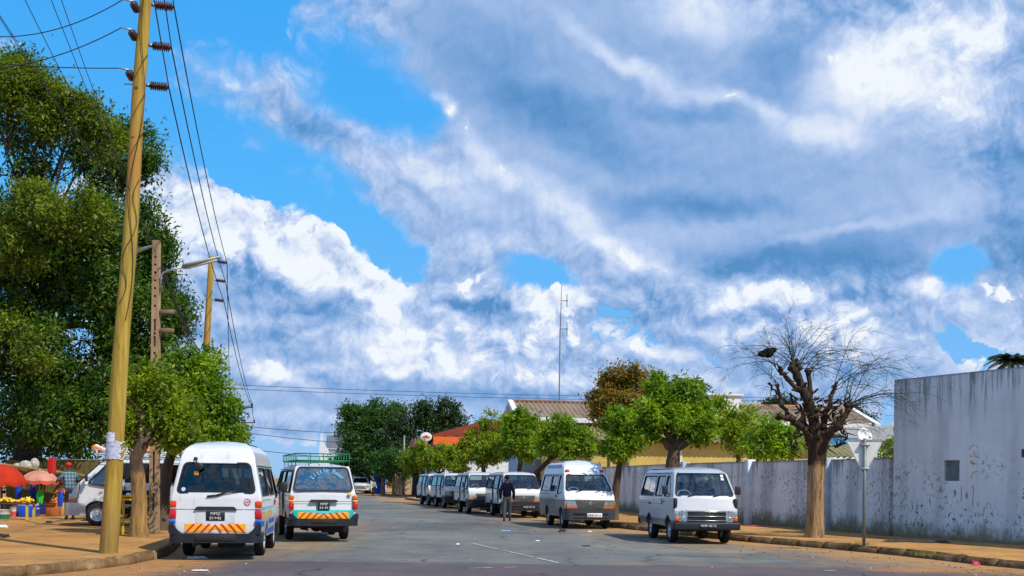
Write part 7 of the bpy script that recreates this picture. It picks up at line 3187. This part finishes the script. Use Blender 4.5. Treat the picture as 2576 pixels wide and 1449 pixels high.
# seated vendor
q = gp(126, 1296, .15)
person('seated vendor in a maroon headscarf and orange patterned dress under the pink umbrella', (q.x, q.y + .9, .15), R(-15), 1.62, spot_mat('orange patterned blouse', (.20, .03, .012), (.62, .22, .02), 16), None,
       dress=spot_mat('orange patterned dress', (.16, .02, .012), (.60, .20, .02), 12), seated=True, hat=wrapped(simple('maroon scarf', (.10, .006, .014), .9)), arms=((.05, .22, .2), (.05, .25, .22)), sleeve='short')
o = MB().bbox((0, 0, .21), (.4, .36, .42), .02, 1).build('stool', WOODD, None, (q.x, q.y + 1.0, .15))
tag(o, 'low dark wooden seat beneath the seated vendor', 'stool')
q = gp(62, 1290, .15)
person('vendor in brown standing behind the bright blue cooler', (q.x, q.y + 1.2, .15), R(10), 1.55, simple('dark brown top', (.10, .045, .03), .9), DKTR, arms=((.08, .15, .15), (.05, .1, .1)))

# tall yellow stand between the pole and the tree
q = gp(318, 1346, .15)
ys_ = empty('yellow_stand', (q.x + .12, q.y + .1, .15), .12, 'tall spindly yellow wooden stand between the leaning pole and the dusty tree', 'stand')
YP = simple('yellow stand paint', (.66, .42, .02), .55, var=.2, dirt=.3)
YSHADE = simple('shaded yellow stand paint', (.42, .20, .02), .6, var=.2, dirt=.3)  # same yellow, darkened to paint in the shade on the right legs
for x, y in ((-.27, -.2), (.27, -.2), (-.27, .2), (.27, .2)):
    mb = MB().box((x, y, .46), (.05, .05, .92))
    mb.build('leg', YP if x < 0 else YSHADE, ys_)
for z in (.36, .86):
    mb = MB()
    for y in (-.2, .2):
        mb.box((0, y, z), (.49, .035, .055))
    for x in (-.27, .27):
        mb.box((x, 0, z), (.035, .35, .055))
    mb.build('rail', YP, ys_)
mb = MB().bbox((0, 0, .935), (.66, .50, .03), .008, 1)
mb.build('tabletop', YP, ys_)
o = MB().bbox((0, 0, .0), (.34, .26, .05), .02, 2).ell((.04, 0, .04), (.12, .1, .04)).build('folded_cloth', simple('blue and white cloth', (.35, .48, .62), .8, var=.5, scale=14), None, (q.x + .15, q.y + .1, 1.13))
tag(o, 'folded blue and white cloth on top of the yellow stand', 'cloth')


# ------------------------------------------------------------------ the minibuses in the street
PW = lambda i, **k: van_paint('white bus paint %d' % i, (.70, .715, .73), **k)


def facing(x, y, slope, ang=0.0):
    """rotation so that the tail (+y) points along (slope, 1)"""
    return math.atan2(-slope, 1) + ang


def place(sh, pt, slope, wheel_local):
    """origin that puts a wheel's contact point on pt"""
    a = facing(0, 0, slope)
    m = Matrix.Rotation(a, 3, 'Z')
    w = m @ Vector((wheel_local[0], wheel_local[1], 0))
    return (pt[0] - w.x, pt[1] - w.y, 0.0), a


# boxy one nearest on the right
c, a = place(BOXY, (4.14 + .0, 28.75), -.095, (-.70, .80))
busA = minibus('minibus', BOXY, c, a, van_paint('silver bus paint', (.52, .54, .57), low=(.085, .10, .125), zsplit=.60, dirt=.25), 'boxy silver-white minibus with square lamps, nearest on the right', seats=SEAT, glass=GLASS,
               bumper=simple('dark bumper', (.016, .019, .027), .5))
plate(busA, (.02, -.118, .47), (math.pi / 2, 0, 0), ['MMP-48-72'], .46, .10, PLATEB, LETW, .082)
mb = MB()
for z in (1.62, 1.70):
    M_ = MB()
    mb.add([nose_f(BOXY, -.018)(x, q, .004) for x, q in ((.50, z), (.575, z), (.575, z + .065), (.50, z + .065))], [(0, 1, 2, 3)])
mb.build('licence_sticker', simple('pale sticker', (.65, .72, .72), .6), busA)
cu = MB()
f = side_f(BOXY, -1, -.05)
for k in range(9):
    y = 2.62 + k * .10
    cu.add([f(y, 1.22, 0), f(y + .055, 1.22, .012), f(y + .10, 1.22, 0), f(y + .10, 1.70, 0), f(y + .055, 1.70, .012), f(y, 1.70, 0)], [(0, 1, 4, 5), (1, 2, 3, 4)])
cu.build('curtain', simple('pale curtain', (.55, .60, .66), .9), busA)

# high-roof grey and white one
c, a = place(HIGH, (1.73, 36.85), -.165, (-.71, .80))
busB = minibus('minibus', HIGH, c, a, van_paint('white over grey paint', (.76, .77, .79), low=(.085, .095, .115), zsplit=.95, dirt=.25), 'high-roof minibus, white over dark grey, parked second on the right', seats=SEAT, lamps='amber',
               bumper=simple('grey bumper', (.040, .047, .058), .5), mirrors=False)
plate(busB, (.12, -.092, .455), (math.pi / 2, 0, 0), ['MMP 45-10'], .50, .135, PLATEW, LETB, .090)
for x in (-.58, .58):
    mb = MB().bbox((x, .93, 1.90), (.14, .10, .09), .03, 2)
    mb.build('roof_marker_lamp', simple('red marker lens', (.60, .07, .03), .3), busB)
mb = MB()
for sg in (-1, 1):
    mb.bbox((sg * .665, 2.6, 2.02), (.02, 2.5, .20), .01, 1)
mb.build('roof_side_panel', simple('lavender roof panel', (.40, .44, .58), .5), busB)
st_m = simple('pale side lettering', (.42, .47, .52), .6)
for k, (y, z, w) in enumerate(((2.0, 1.02, .22), (2.4, .98, .30), (2.9, .96, .26), (3.35, .95, .3), (3.8, .93, .2))):
    mb = MB()
    mb.add([side_f(HIGH, -1, .003)(yy, zz_, 0) for yy, zz_ in ((y - w / 2, z - .04), (y + w / 2, z - .06), (y + w / 2 - .05, z + .04), (y - w / 2 + .05, z + .06))], [(3, 2, 1, 0)])
    mb.build('side_decal', st_m, busB)

# the one the man passes, then three more up the line
lab = ['standard white minibus directly behind the man in navy', 'white minibus with a thin tan stripe, fourth along the right kerb', 'white minibus second from the far end of the right-hand line', 'white minibus at the far end of the right-hand line']
pos = [((-.37, 46.7), -.205, (-.71, .80)), ((-2.01, 51.5), -.212, (-.71, .80)), ((-3.72, 61.2), -.262, (-.71, .80)), ((-4.98, 66.4), -.255, (-.71, .80))]
rowb = []
for i, (pt, sl, wl) in enumerate(pos):
    c, a = place(STD, pt, sl, wl)
    b = minibus('minibus', STD, c, a, PW(10 + i, dirt=(.35, .3, .45, .4)[i], low=(.30, .29, .27) if i else None, zsplit=.60), lab[i], 'white minibuses lined up along the right kerb', detail=2 if i < 2 else 1, mirrors=i == 1, rims=RIM)
    rowb.append(b)
plate(rowb[0], (.22, -.092, .455), (math.pi / 2, 0, 0), ['MMK-34-18'], .50, .13, PLATEB, LETW, .092)
for sg in (-1, 1):
    mb = MB()
    mb.add([side_f(STD, sg, .003)(y, z, 0) for y, z in ((.2, .96), (4.3, .96), (4.3, 1.0), (.2, 1.0))], [(0, 1, 2, 3) if sg > 0 else (3, 2, 1, 0)])
    mb.build('tan_stripe', simple('tan stripe paint', (.42, .27, .08), .5), rowb[1])


# white high-roof one with its back to us, lower left
def tail_hi(root, sh):
    L = SHAPES[sh]['L']
    tail_lights(root, sh, .72, .845, .77, 1.12, [(0, REDL), (.50, CLEARL), (.62, simple('orange-red lens', (.66, .06, .012), .2, var=.1))])
    mb = MB()
    pl = round_poly([(-.85, L - .55), (-.85, L - .03), (-.72, L + .075), (.72, L + .075), (.85, L - .03), (.85, L - .55), (.80, L - .55), (.78, L - .06), (-.78, L - .06), (-.80, L - .55)], [.01, .12, .12, .12, .12, .01, .01, .02, .02, .01], 3)
    mb.prism(pl, .33, .505, 'z')
    for sg in (-1, 1):
        mb.prism(round_poly([(sg * .60, .50), (sg * .845, .50), (sg * .845, .69), (sg * .76, .69), (sg * .70, .58)], .04, 3), L - .05, L + .055, 'y')
    mb.bbox((0, L + .078, .425), (.76, .012, .13), .006, 1, 1)
    mb.build('rear_bumper', [simple('dark bumper', (.016, .019, .027), .5), UNDER], root)
    mb = MB()
    for sg in (-1, 1):
        mb.bbox((sg * .79, L - .06, .735), (.12, .16, .07), .02, 2)
    mb.build('blue_corner', simple('blue paint', (.015, .14, .55), .4), root)
    chevrons(root, sh, -.56, .56, .525, .69, 4, .024)
    g_ = MB()
    g_.prism(round_poly([(-.40, .945), (.40, .945), (.34, 1.01), (-.34, 1.01)], .02, 2), nose_y(sh, .98, 0, True) - .02, nose_y(sh, .98, 0, True) + .035, 'y')
    g_.build('hatch_handle', simple('dark handle', (.03, .035, .035), .4), root)
    g_ = MB()
    tail_quad(g_, sh, [(-.36, .70), (.36, .70), (.36, .945), (-.36, .945)], .004)
    g_.build('plate_recess', simple('recess paint', (.60, .62, .63), .5), root)
    y = nose_y(sh, .83, 0, True) + .012
    plate(root, (0, y, .835), (math.pi / 2, 0, math.pi), ['MMZ', '01  46'], .345, .18, PLATEB, LETW, .082)
    e = MB().ell((0, y + .008, .795), (.02, .004, .024), 8, 6)
    e.build('plate_emblem', simple('orange emblem', (.65, .25, .06), .5), root)
    hatch_lines(root, sh, .955)
    # rear wiper, top mirror, speed roundel, stickers
    w = MB()
    w.tube([tail_f(sh, .02)(-.02, 1.22, 0), tail_f(sh, .03)(-.16, 1.27, 0), tail_f(sh, .03)(-.42, 1.31, 0)], [.022, .014, .007], 6)
    w.tube([tail_f(sh, .02)(.16, 1.20, 0), tail_f(sh, .03)(-.02, 1.225, 0)], [.02, .018], 6)
    w.build('rear_wiper', BLK, root)
    m = MB()
    a_ = Vector(tail_f(sh, .02)(.40, 1.91, 0))
    m.tube([a_, a_ + Vector((0, .07, .02)), a_ + Vector((-.06, .12, -.12))], .012, 6)
    m.ell(a_ + Vector((-.07, .11, -.15)), (.085, .02, .075), 14, 8)
    m.ell(a_, (.04, .03, .035), 10, 6)
    m.build('rear_mirror', BLK, root)
    m = MB().bbox(tail_f(sh, .02)(.375, 1.635, 0), (.085, .012, .085), .01, 1)
    m.build('yellow_sticker', AMBERY, root)
    for nm, x, z, r1, r2, mt in (('speed_roundel', -.58, 1.10, .064, .052, LETR), ('window_sticker', .60, 1.33, .040, .03, simple('pale blue sticker', (.45, .6, .75), .5))):
        rr = MB()
        y2 = nose_y(sh, z, x, True) + .006 + (.02 if nm == 'window_sticker' else 0)
        Mx = Matrix.Translation((x, y2, z)) @ Matrix.Rotation(-math.pi / 2 + .15, 4, 'X')
        rr.lathe([(r2, .004), (r1, .004), (r1, 0), (r2, 0), (r2, .004)], 24, Mx)
        if nm == 'window_sticker':
            rr.lathe([(0, .003), (r1, .003)], 20, Mx)
        rr.build(nm, mt, root)
    text_on(root, 'speed_figure', '100', .062, LETR, sh, -.58, 1.10, .010, .85)
    # side mural: blue skirt with white and yellow lettering blocks
    f = side_f(sh, -1, .003)
    blocks = [((1.35, 2.8), (.42, .72), 0), ((3.66, 4.5), (.42, .72), 0), ((.08, .50), (.42, .72), 0), ((3.4, 4.3), (.76, .90), 1), ((2.0, 3.2), (.74, .90), 1), ((3.3, 4.35), (.93, 1.0), 2), ((1.6, 3.1), (.93, .99), 2)]
    for (y0, y1), (z0, z1), mi in blocks:
        sd = MB()
        sd.add([f(y0, z0, 0), f(y1, z0, 0), f(y1 - .06, z1, 0), f(y0 + .06, z1, 0)], [(3, 2, 1, 0)])
        sd.build('side_mural', (simple('blue paint', (.015, .14, .55), .4), simple('ochre mural paint', (.62, .42, .16), .5), simple('pale blue mural paint', (.30, .50, .68), .5))[mi], root)


cy = 22.35
c_rear = ((-6.49 - 5.02) / 2, cy)
sl = .132
# tail centre sits over the rear wheels' line, nose away from us
ang = math.pi + math.atan2(.132, 1)
m = Matrix.Rotation(ang, 3, 'Z')
off = m @ Vector((0, SHAPES[HIGH]['wheels'][1], 0))
busC = minibus('minibus', HIGH, (c_rear[0] - off.x, c_rear[1] - off.y, 0), ang, PW(20, dirt=.25), 'white high-roof minibus with blue sills and a striped tail board, lower left', glass=GLASSD, rear=tail_hi, rims=RIMW, seats=SEATG)


def tail_std(root, sh):
    L = SHAPES[sh]['L']
    tail_lights(root, sh, .715, .84, .80, 1.15, [(0, REDL), (.50, AMBERY), (.66, AMBER)])
    mb = MB()
    pl = round_poly([(-.85, L - .55), (-.85, L - .03), (-.72, L + .075), (.72, L + .075), (.85, L - .03), (.85, L - .55), (.80, L - .55), (.78, L - .06), (-.78, L - .06), (-.80, L - .55)], [.01, .12, .12, .12, .12, .01, .01, .02, .02, .01], 3)
    mb.prism(pl, .40, .555, 'z')
    for sg in (-1, 1):
        mb.prism(round_poly([(sg * .62, .56), (sg * .845, .56), (sg * .845, .70), (sg * .76, .70)], .04, 3), L - .05, L + .055, 'y')
    mb.bbox((0, L + .078, .51), (.62, .012, .11), .006, 1, 1)
    mb.build('rear_bumper', [simple('dark bumper', (.016, .019, .027), .5), UNDER], root)
    g_ = MB()
    tail_quad(g_, sh, [(-.72, .575), (.72, .575), (.735, .79), (-.735, .79)], .004)
    g_.build('teal_band', simple('teal paint', (.015, .48, .44), .4), root)
    chevrons(root, sh, -.62, .62, .575, .735, 4, .026)
    g_ = MB()
    g_.prism(round_poly([(-.36, .985), (.36, .985), (.31, 1.04), (-.31, 1.04)], .02, 2), nose_y(sh, .98, 0, True) - .02, nose_y(sh, .98, 0, True) + .035, 'y')
    g_.build('hatch_handle', simple('dark handle', (.03, .035, .035), .4), root)
    y = nose_y(sh, .87, 0, True) + .012
    plate(root, (0, y, .885), (math.pi / 2, 0, math.pi), ['MMP', '54-44'], .29, .19, PLATEB, LETW, .088)
    hatch_lines(root, sh, .995)
    m = MB()
    a_ = Vector(tail_f(sh, .02)(.33, 1.90, 0))
    m.tube([a_, a_ + Vector((0, .07, .01)), a_ + Vector((-.03, .10, -.10))], .012, 6)
    m.bbox(a_ + Vector((-.03, .11, -.19)), (.13, .04, .19), .03, 2)
    m.build('rear_mirror', BLK, root)
    r_ = MB().lathe([(0, .004), (.05, .004), (.05, 0)], 20, Matrix.Translation((-.63, nose_y(sh, 1.17, -.63, True) + .004, 1.17)) @ Matrix.Rotation(-math.pi / 2 + .1, 4, 'X'))
    r_.build('round_sticker', simple('faded yellow sticker', (.70, .46, .14), .6), root)
    # arched window lettering
    LB = simple('sky blue lettering', (.14, .55, .85), .5)
    word = 'Little Baur'
    n = len(word)
    wr = empty('t', (0, 0, 0))
    bpy.data.objects.remove(wr)
    for i, ch in enumerate(word):
        if ch == ' ':
            continue
        t = (i - (n - 1) / 2) / ((n - 1) / 2)
        a2 = t * .80
        x, z = -.10 - .37 * math.sin(a2) / math.sin(.8), 1.585 + .19 * (math.cos(a2) - math.cos(.8)) / (1 - math.cos(.8)) * .9
        text_on(root, 'window_letter', ch, .165, LB, sh, x, z, .022, 1.0, -a2 * .9)
    # green roof rack
    GRN = simple('green rack paint', (.012, .20, .07), .5, var=.2)
    rk = MB()
    x1, y0, y1, zb, zt = .66, .9, L - .35, 2.00, 2.17
    for z in (zb, zt):
        for sg in (-1, 1):
            rk.tube([(sg * x1, y0, z), (sg * x1, y1, z)], .014, 6)
        for yy in (y0, y1):
            rk.tube([(-x1, yy, z), (x1, yy, z)], .014, 6)
    for i in range(8):
        yy = y0 + (y1 - y0) * i / 7
        rk.tube([(-x1, yy, zb), (x1, yy, zb)], .010, 5)
        for sg in (-1, 1):
            rk.tube([(sg * x1, yy, zb - (.13 if i % 2 else 0)), (sg * x1, yy, zt)], .011, 5)
    for xx in (-.33, -.02, .30):
        for yy in (y0, y1):
            rk.tube([(xx, yy, zb), (xx, yy, zt)], .010, 5)
        rk.tube([(xx, y0, zb), (xx, y1, zb)], .010, 5)
    rk.build('roof_rack', GRN, root)


ang = math.pi + math.atan2(.30, 1)
m = Matrix.Rotation(ang, 3, 'Z')
off = m @ Vector((0, SHAPES[STD]['wheels'][1], 0))
c_rear = ((-5.72 - 4.30) / 2, 28.6)
busD = minibus('minibus', STD, (c_rear[0] - off.x, c_rear[1] - off.y, 0), ang, PW(21, dirt=.2), 'white minibus with a green roof rack and teal tail band, seen from behind', glass=glass_mat('mirror window glass', (.10, .13, .16), .34, .03), rear=tail_std, rims=RIM)

# loaded bus parked across the pavement at the left
angW = math.atan2(-.98, .20)
mW = Matrix.Rotation(angW, 3, 'Z')
O = Vector((-11.69, 31.43, .15)) - mW @ Vector((.71, .80, 0))
busE = minibus('minibus', STD, tuple(O), angW, PW(22, dirt=.55), 'white minibus with an open side door and a loaded roof, parked on the left pavement', side_open=True, rims=RIMW, seats=SEATG, bumper=PW(22))
f = side_f(STD, 1, .001)
mb = MB()
mb.add([f(1.45, .62, .004), f(2.62, .62, .004), f(2.62, 1.78, .004), f(1.45, 1.78, .004)], [(0, 1, 2, 3)])
mb.build('door_shade_sheet', simple('cabin shade black', (.012, .014, .016), .9), busE)  # flat near-black sheet that paints the cabin's shade over the doorway


def roof_rack(root, mat, z=2.04, y0=.75, y1=4.2, x1=.64):
    rk = MB()
    for sg in (-1, 1):
        rk.tube([(sg * x1, y0, z), (sg * x1, y1, z)], .018, 6)
        rk.tube([(sg * x1, y0, z + .12), (sg * x1, y1, z + .12)], .014, 6)
    for i in range(9):
        yy = y0 + (y1 - y0) * i / 8
        rk.tube([(-x1, yy, z), (x1, yy, z)], .012, 5)
        for sg in (-1, 1):
            rk.tube([(sg * x1, yy, z - (.16 if i % 2 == 0 else 0)), (sg * x1, yy, z + .12)], .012, 5)
    rk.build('roof_rack', mat, root)


roof_rack(busE, TRIMW)
W = lambda x, y, z: tuple(O + mW @ Vector((x, y, z)))


def load(name, label, cat, p, build, mats):
    mb = MB()
    build(mb)
    o = mb.build(name, mats, None, W(*p))
    o.rotation_euler = (0, 0, angW)
    return tag(o, label, cat)


load('white_bundle', 'big rounded white bundle on the front of the loaded roof rack', 'bundle', (.05, 1.25, 2.20), lambda m: m.bbox((0, 0, 0), (.7, .62, .30), .12, 4), simple('white bundle cloth', (.74, .73, .70), .8))
load('rag', 'crumpled white and orange rag at the very front of the loaded roof rack', 'rag', (.2, .78, 2.17), lambda m: (m.ell((0, 0, 0), (.16, .14, .10), 10, 6), m.ell((.1, .1, -.02), (.14, .16, .08), 10, 6), m.ell((0, -.12, .03), (.1, .14, .12), 9, 6)), spot_mat('white and orange rag cloth', (.68, .66, .64), (.60, .22, .06), 7))
load('carrier_bag', 'orange, white and blue carrier bag on the loaded roof rack', 'bag', (.3, 2.05, 2.18), lambda m: (m.bbox((0, 0, 0), (.34, .50, .20), .08, 3), m.ell((0, .2, .08), (.12, .2, .07), 10, 6)), spot_mat('orange and blue bag plastic', (.72, .24, .04), (.12, .16, .45), 5))
load('jerrycan', 'yellow jerrycan standing on the loaded roof rack', 'jerrycan', (.35, 2.92, 2.06), lambda m: (m.bbox((0, 0, .16), (.18, .26, .32), .03, 2), m.tube([(0, -.07, .31), (0, -.07, .37), (0, .06, .37), (0, .06, .31)], .018, 6), m.lathe([(.035, .31), (.035, .37), (0, .37)], 10, Matrix.Translation((0, .1, 0)))), simple('yellow jerrycan plastic', (.80, .55, .01), .4))
load('orange_sack', 'open-mouthed orange sack on the loaded roof rack', 'sack', (.3, 3.35, 2.06), lambda m: m.lathe([(0, 0), (.14, .0), (.17, .12), (.13, .22), (.17, .34), (.15, .34), (.11, .22)], 14), simple('orange sack plastic', (.78, .28, .02), .5))
load('red_crate', 'low red crate beneath the orange sack', 'crate', (.05, 3.4, 2.11), lambda m: m.bbox((0, 0, 0), (.3, .4, .14), .02, 1), simple('red crate plastic', (.60, .06, .02), .5))
load('water_bottles', 'clear and blue bottles at the back of the loaded roof rack', 'bottles', (.3, 4.0, 2.06), lambda m: [m.lathe([(0, 0), (.07, 0), (.07, .2), (.03, .26), (.03, .3), (0, .3)], 10, Matrix.Translation((.0, k * .16 - .2, 0))) for k in range(3)], simple('cloudy bottle plastic', (.50, .58, .66), .3, var=.4))

# another bus behind it, mostly hidden
O2 = Vector((-13.2, 35.2, .15))
angX = math.atan2(-.97, .25)
busF = minibus('minibus', STD, tuple(O2), angX, PW(23, dirt=.4), 'white minibus half hidden behind the loaded one', rims=RIM, detail=1)
roof_rack(busF, TRIMW)
mb = MB().bbox((0, 2.0, 2.30), (1.3, 3.8, .05), .01, 1)
o = mb.build('board', simple('pale ply board', (.50, .44, .34), .7, var=.2), None, tuple(O2))
o.rotation_euler = (0, 0, angX)
tag(o, 'long pale board lying on the hidden minibus roof', 'board')


# oncoming car far up the road
def pickup():
    p = gp(903, 1243)
    root = empty('car', (p.x, 113.5, 0), R(10), 'silver car with a dark windscreen coming down the far road', 'car')
    PT = van_paint('silver car paint', (.55, .58, .60), dirt=.3)
    bm = bmesh.new()
    prof = [(.05, .35), (0, .6), (.05, .95), (1.15, 1.10), (1.75, 1.68), (2.2, 1.76), (3.9, 1.72), (4.5, 1.15), (4.6, .6), (4.5, .38)]
    hw_ = lambda z: .90 if z < 1.1 else .90 - (z - 1.1) * .30
    l = [bm.verts.new((-hw_(z), y, z)) for y, z in prof]
    r = [bm.verts.new((hw_(z), y, z)) for y, z in prof]
    bm.faces.new(l)
    bm.faces.new(list(reversed(r)))
    for i in range(len(prof)):
        j = (i + 1) % len(prof)
        bm.faces.new((l[j], l[i], r[i], r[j]))
    bmesh.ops.recalc_face_normals(bm, faces=bm.faces[:])
    bmesh.ops.bevel(bm, geom=bm.edges[:], offset=.05, segments=2, affect='EDGES', clamp_overlap=True)
    MB().bm(bm).build('body', PT, root)
    gl = MB()
    q = [(-.74, 1.14), (.74, 1.14), (.66, 1.62), (-.66, 1.62)]
    gl.add([(x, 1.15 + (z - 1.10) * 1.034 - .012, z) for x, z in q], [(0, 1, 2, 3)])
    gl.build('windscreen', GLASSD, root)
    for sg in (-1, 1):
        s_ = MB()
        s_.add([(sg * (hw_(z) + .012), y, z) for y, z in ((1.6, 1.15), (1.95, 1.58), (3.75, 1.58), (4.1, 1.15))], [(0, 1, 2, 3)])
        s_.build('side_window', GLASSD, root)
        h = MB().bbox((sg * .66, .03, .80), (.36, .14, .17), .04, 2)
        h.build('headlight', LAMP, root)
        mi = MB().bbox((sg * 1.02, 1.5, 1.12), (.16, .1, .14), .03, 2)
        mi.build('wing_mirror', PT, root)
        for y in (.85, 3.7):
            wheel(root, sg * .80, y, sg, RIM, .34)
    g_ = MB().bbox((0, -.005, .78), (.86, .06, .16), .02, 2)
    g_.build('grille', CHROME, root)
    g_ = MB().bbox((0, -.01, .45), (1.7, .12, .14), .03, 2)
    g_.build('front_bumper', PT, root)
    g_ = MB().bbox((0, .0, .58), (1.1, .06, .10), .02, 2)
    g_.build('air_intake', BLK, root)


pickup()


# ------------------------------------------------------------------ litter and stones
def scrap(name, label, x, y, w, d, h, mat, seed, z=0.008, cat='litter', group=None):
    """crumpled piece: a small sheet folded up and down"""
    rng = np.random.default_rng(seed)
    p = gp(x, y, z)
    n, m = 9, 6
    top = rng.uniform(.15, 1, (m + 1, n + 1)) * h
    top[0, :] *= .2
    top[-1, :] *= .2
    top[:, 0] *= .2
    top[:, -1] *= .2
    vs = []
    for j in range(m + 1):
        for i in range(n + 1):
            k = 1 + .25 * math.sin(j * 1.7 + seed)
            vs.append(((i / n - .5) * w * k + rng.normal(0, w * .015), (j / m - .5) * d + rng.normal(0, d * .02), float(top[j, i])))
    mb = MB()
    mb.add(vs, [(j * (n + 1) + i, j * (n + 1) + i + 1, (j + 1) * (n + 1) + i + 1, (j + 1) * (n + 1) + i) for j in range(m) for i in range(n)])
    o = mb.build(name, mat, None, tuple(p))
    o.rotation_euler = (0, 0, rng.uniform(-.5, .5))
    return tag(o, label, cat, group)


PAPW = simple('litter paper', (.70, .71, .74), .8, var=.06)
PAPG = simple('dusty paper', (.52, .50, .46), .9, var=.1)
PINKP = simple('red wrapper', (.62, .04, .10), .5)
BLUP = simple('blue wrapper', (.25, .42, .72), .5)
DARKP = simple('dark rag', (.025, .022, .022), .9)
scrap('paper_scrap', 'crumpled white paper lying behind the white high-roof minibus', 497, 1405, .32, .16, .05, PAPW, 1)
scrap('paper_scrap', 'flat white paper at the edge of the purplish cross road', 503, 1435, .24, .10, .015, PAPW, 2, .02)
scrap('paper_scrap', 'small white scrap in the road near the green-racked minibus', 1151, 1370, .09, .08, .04, PAPW, 3)
scrap('paper_scrap', 'small white scrap far up the middle of the road', 1069, 1252, .35, .3, .14, PAPW, 4)
scrap('paper_scrap', 'white scrap right of the walking man on the road', 1352, 1361, .10, .08, .03, PAPW, 5)
scrap('paper_scrap', 'little white scrap in front of the high-roof grey minibus', 1484, 1338, .12, .1, .04, PAPW, 6)
scrap('paper_scrap', 'bluish wrapper on the road beyond the dark rag', 1272, 1336, .30, .12, .03, BLUP, 7)
scrap('paper_scrap', 'white bag against the left edge of the sandy pavement', 2, 1327, .30, .2, .10, PAPW, 8, .16)
scrap('paper_scrap', 'white paper lying under the yellow stand', 343, 1334, .22, .14, .04, PAPW, 9, .16)
scrap('red_wrapper', 'crumpled red and white wrapper by the right kerb', 2455, 1421, .16, .12, .09, PINKP, 10)
scrap('red_cloth', 'strip of red cloth at the foot of the boundary wall', 1905, 1324, .75, .14, .05, PINKP, 11, .15, 'cloth')
scrap('dark_rag', 'black rag lying in the middle of the road', 1414, 1338, .22, .16, .09, DARKP, 12)
scrap('dark_rag', 'flat dark scrap nearer than the black rag', 1474, 1374, .18, .1, .03, DARKP, 13)
scrap('dark_rag', 'black rag on the pavement at the left edge', 8, 1352, .30, .2, .09, DARKP, 14, .16)
scrap('dark_rag', 'small dark clod on the sandy market ground', 124, 1315, .18, .14, .06, DARKP, 15, .16)
scrap('shadow_patch', 'dark patch standing in for a shadow on the pavement beneath the tall white wall', 2335, 1364, .9, .3, .06, simple('painted shadow', (.05, .04, .03), .9, var=.5, scale=20), 16, .15)  # these two low dark sheets stand in for a shadow on the pavement
scrap('shadow_patch', 'dark patch standing in for a shadow right of the road sign', 2262, 1362, .8, .24, .05, simple('painted shadow', (.05, .04, .03), .9), 17, .15)
scrap('orange_bag', 'torn orange bag at the foot of the dark leaning trunk', 430, 1328, .22, .2, .22, simple('orange bag plastic', (.72, .16, .03), .5), 18, .16)
# scattered tiny grit and scraps nobody could count
rng_ = np.random.default_rng(8)
gm = MB()
for _ in range(230):
    k = rng_.random()
    if k < .45:
        x, y = rng_.uniform(1850, 2576), 0
        y = 1352 + (x - 1850) * .1075 + abs(rng_.normal(0, 14)) + 8
    elif k < .65:
        x, y = rng_.uniform(0, 620), rng_.uniform(1412, 1446)
    else:
        x, y = rng_.uniform(900, 2000), 1260 + abs(rng_.normal(0, 70))
    if y > 1448:
        continue
    p = gp(x, y, .012)
    if p.y < 17.5:
        continue
    s = rng_.uniform(.008, .026)
    u = rng_.uniform(0, 6.28)
    gm.ell((p.x, p.y, .012), (s, s * .7, s * .45), 6, 4, 0 if rng_.random() < .22 else 1)
tag(gm.build('grit', [PAPG, simple('brown grit', (.20, .12, .06), .9, var=.4)]), 'scattered pebbles and paper specks along the road edges', 'grit', None, 'stuff')
# tufts at the foot of the sign and tree
TUFT = leaf_mat('dry grass', [(.10, .12, .02), (.18, .17, .03), (.26, .20, .05)], .2)
for i, (x, y, lab) in enumerate(((2170, 1371, 'small grass tuft at the foot of the road sign'), (2020, 1351, 'thin grass tuft left of the bare tree foot'), (2325, 1397, 'green weed growing from the right kerb'), (1960, 1340, 'low weeds on the pavement left of the bare tree'))):
    p = gp(x, y, .15)
    rg = np.random.default_rng(60 + i)
    mb = MB()
    for _ in range(90):
        a = Vector((rg.normal(0, .16), rg.normal(0, .07), 0))
        d = Vector((rg.normal(0, .03), rg.normal(0, .03), rg.uniform(.04, .11)))
        w = Vector((.006, .003, 0))
        mb.add([a - w, a + w, a + d + Vector((rg.normal(0, .03), 0, 0))], [(0, 1, 2)])
    tag(mb.build('weed', TUFT, None, tuple(p)), lab, 'weeds', None, 'stuff')
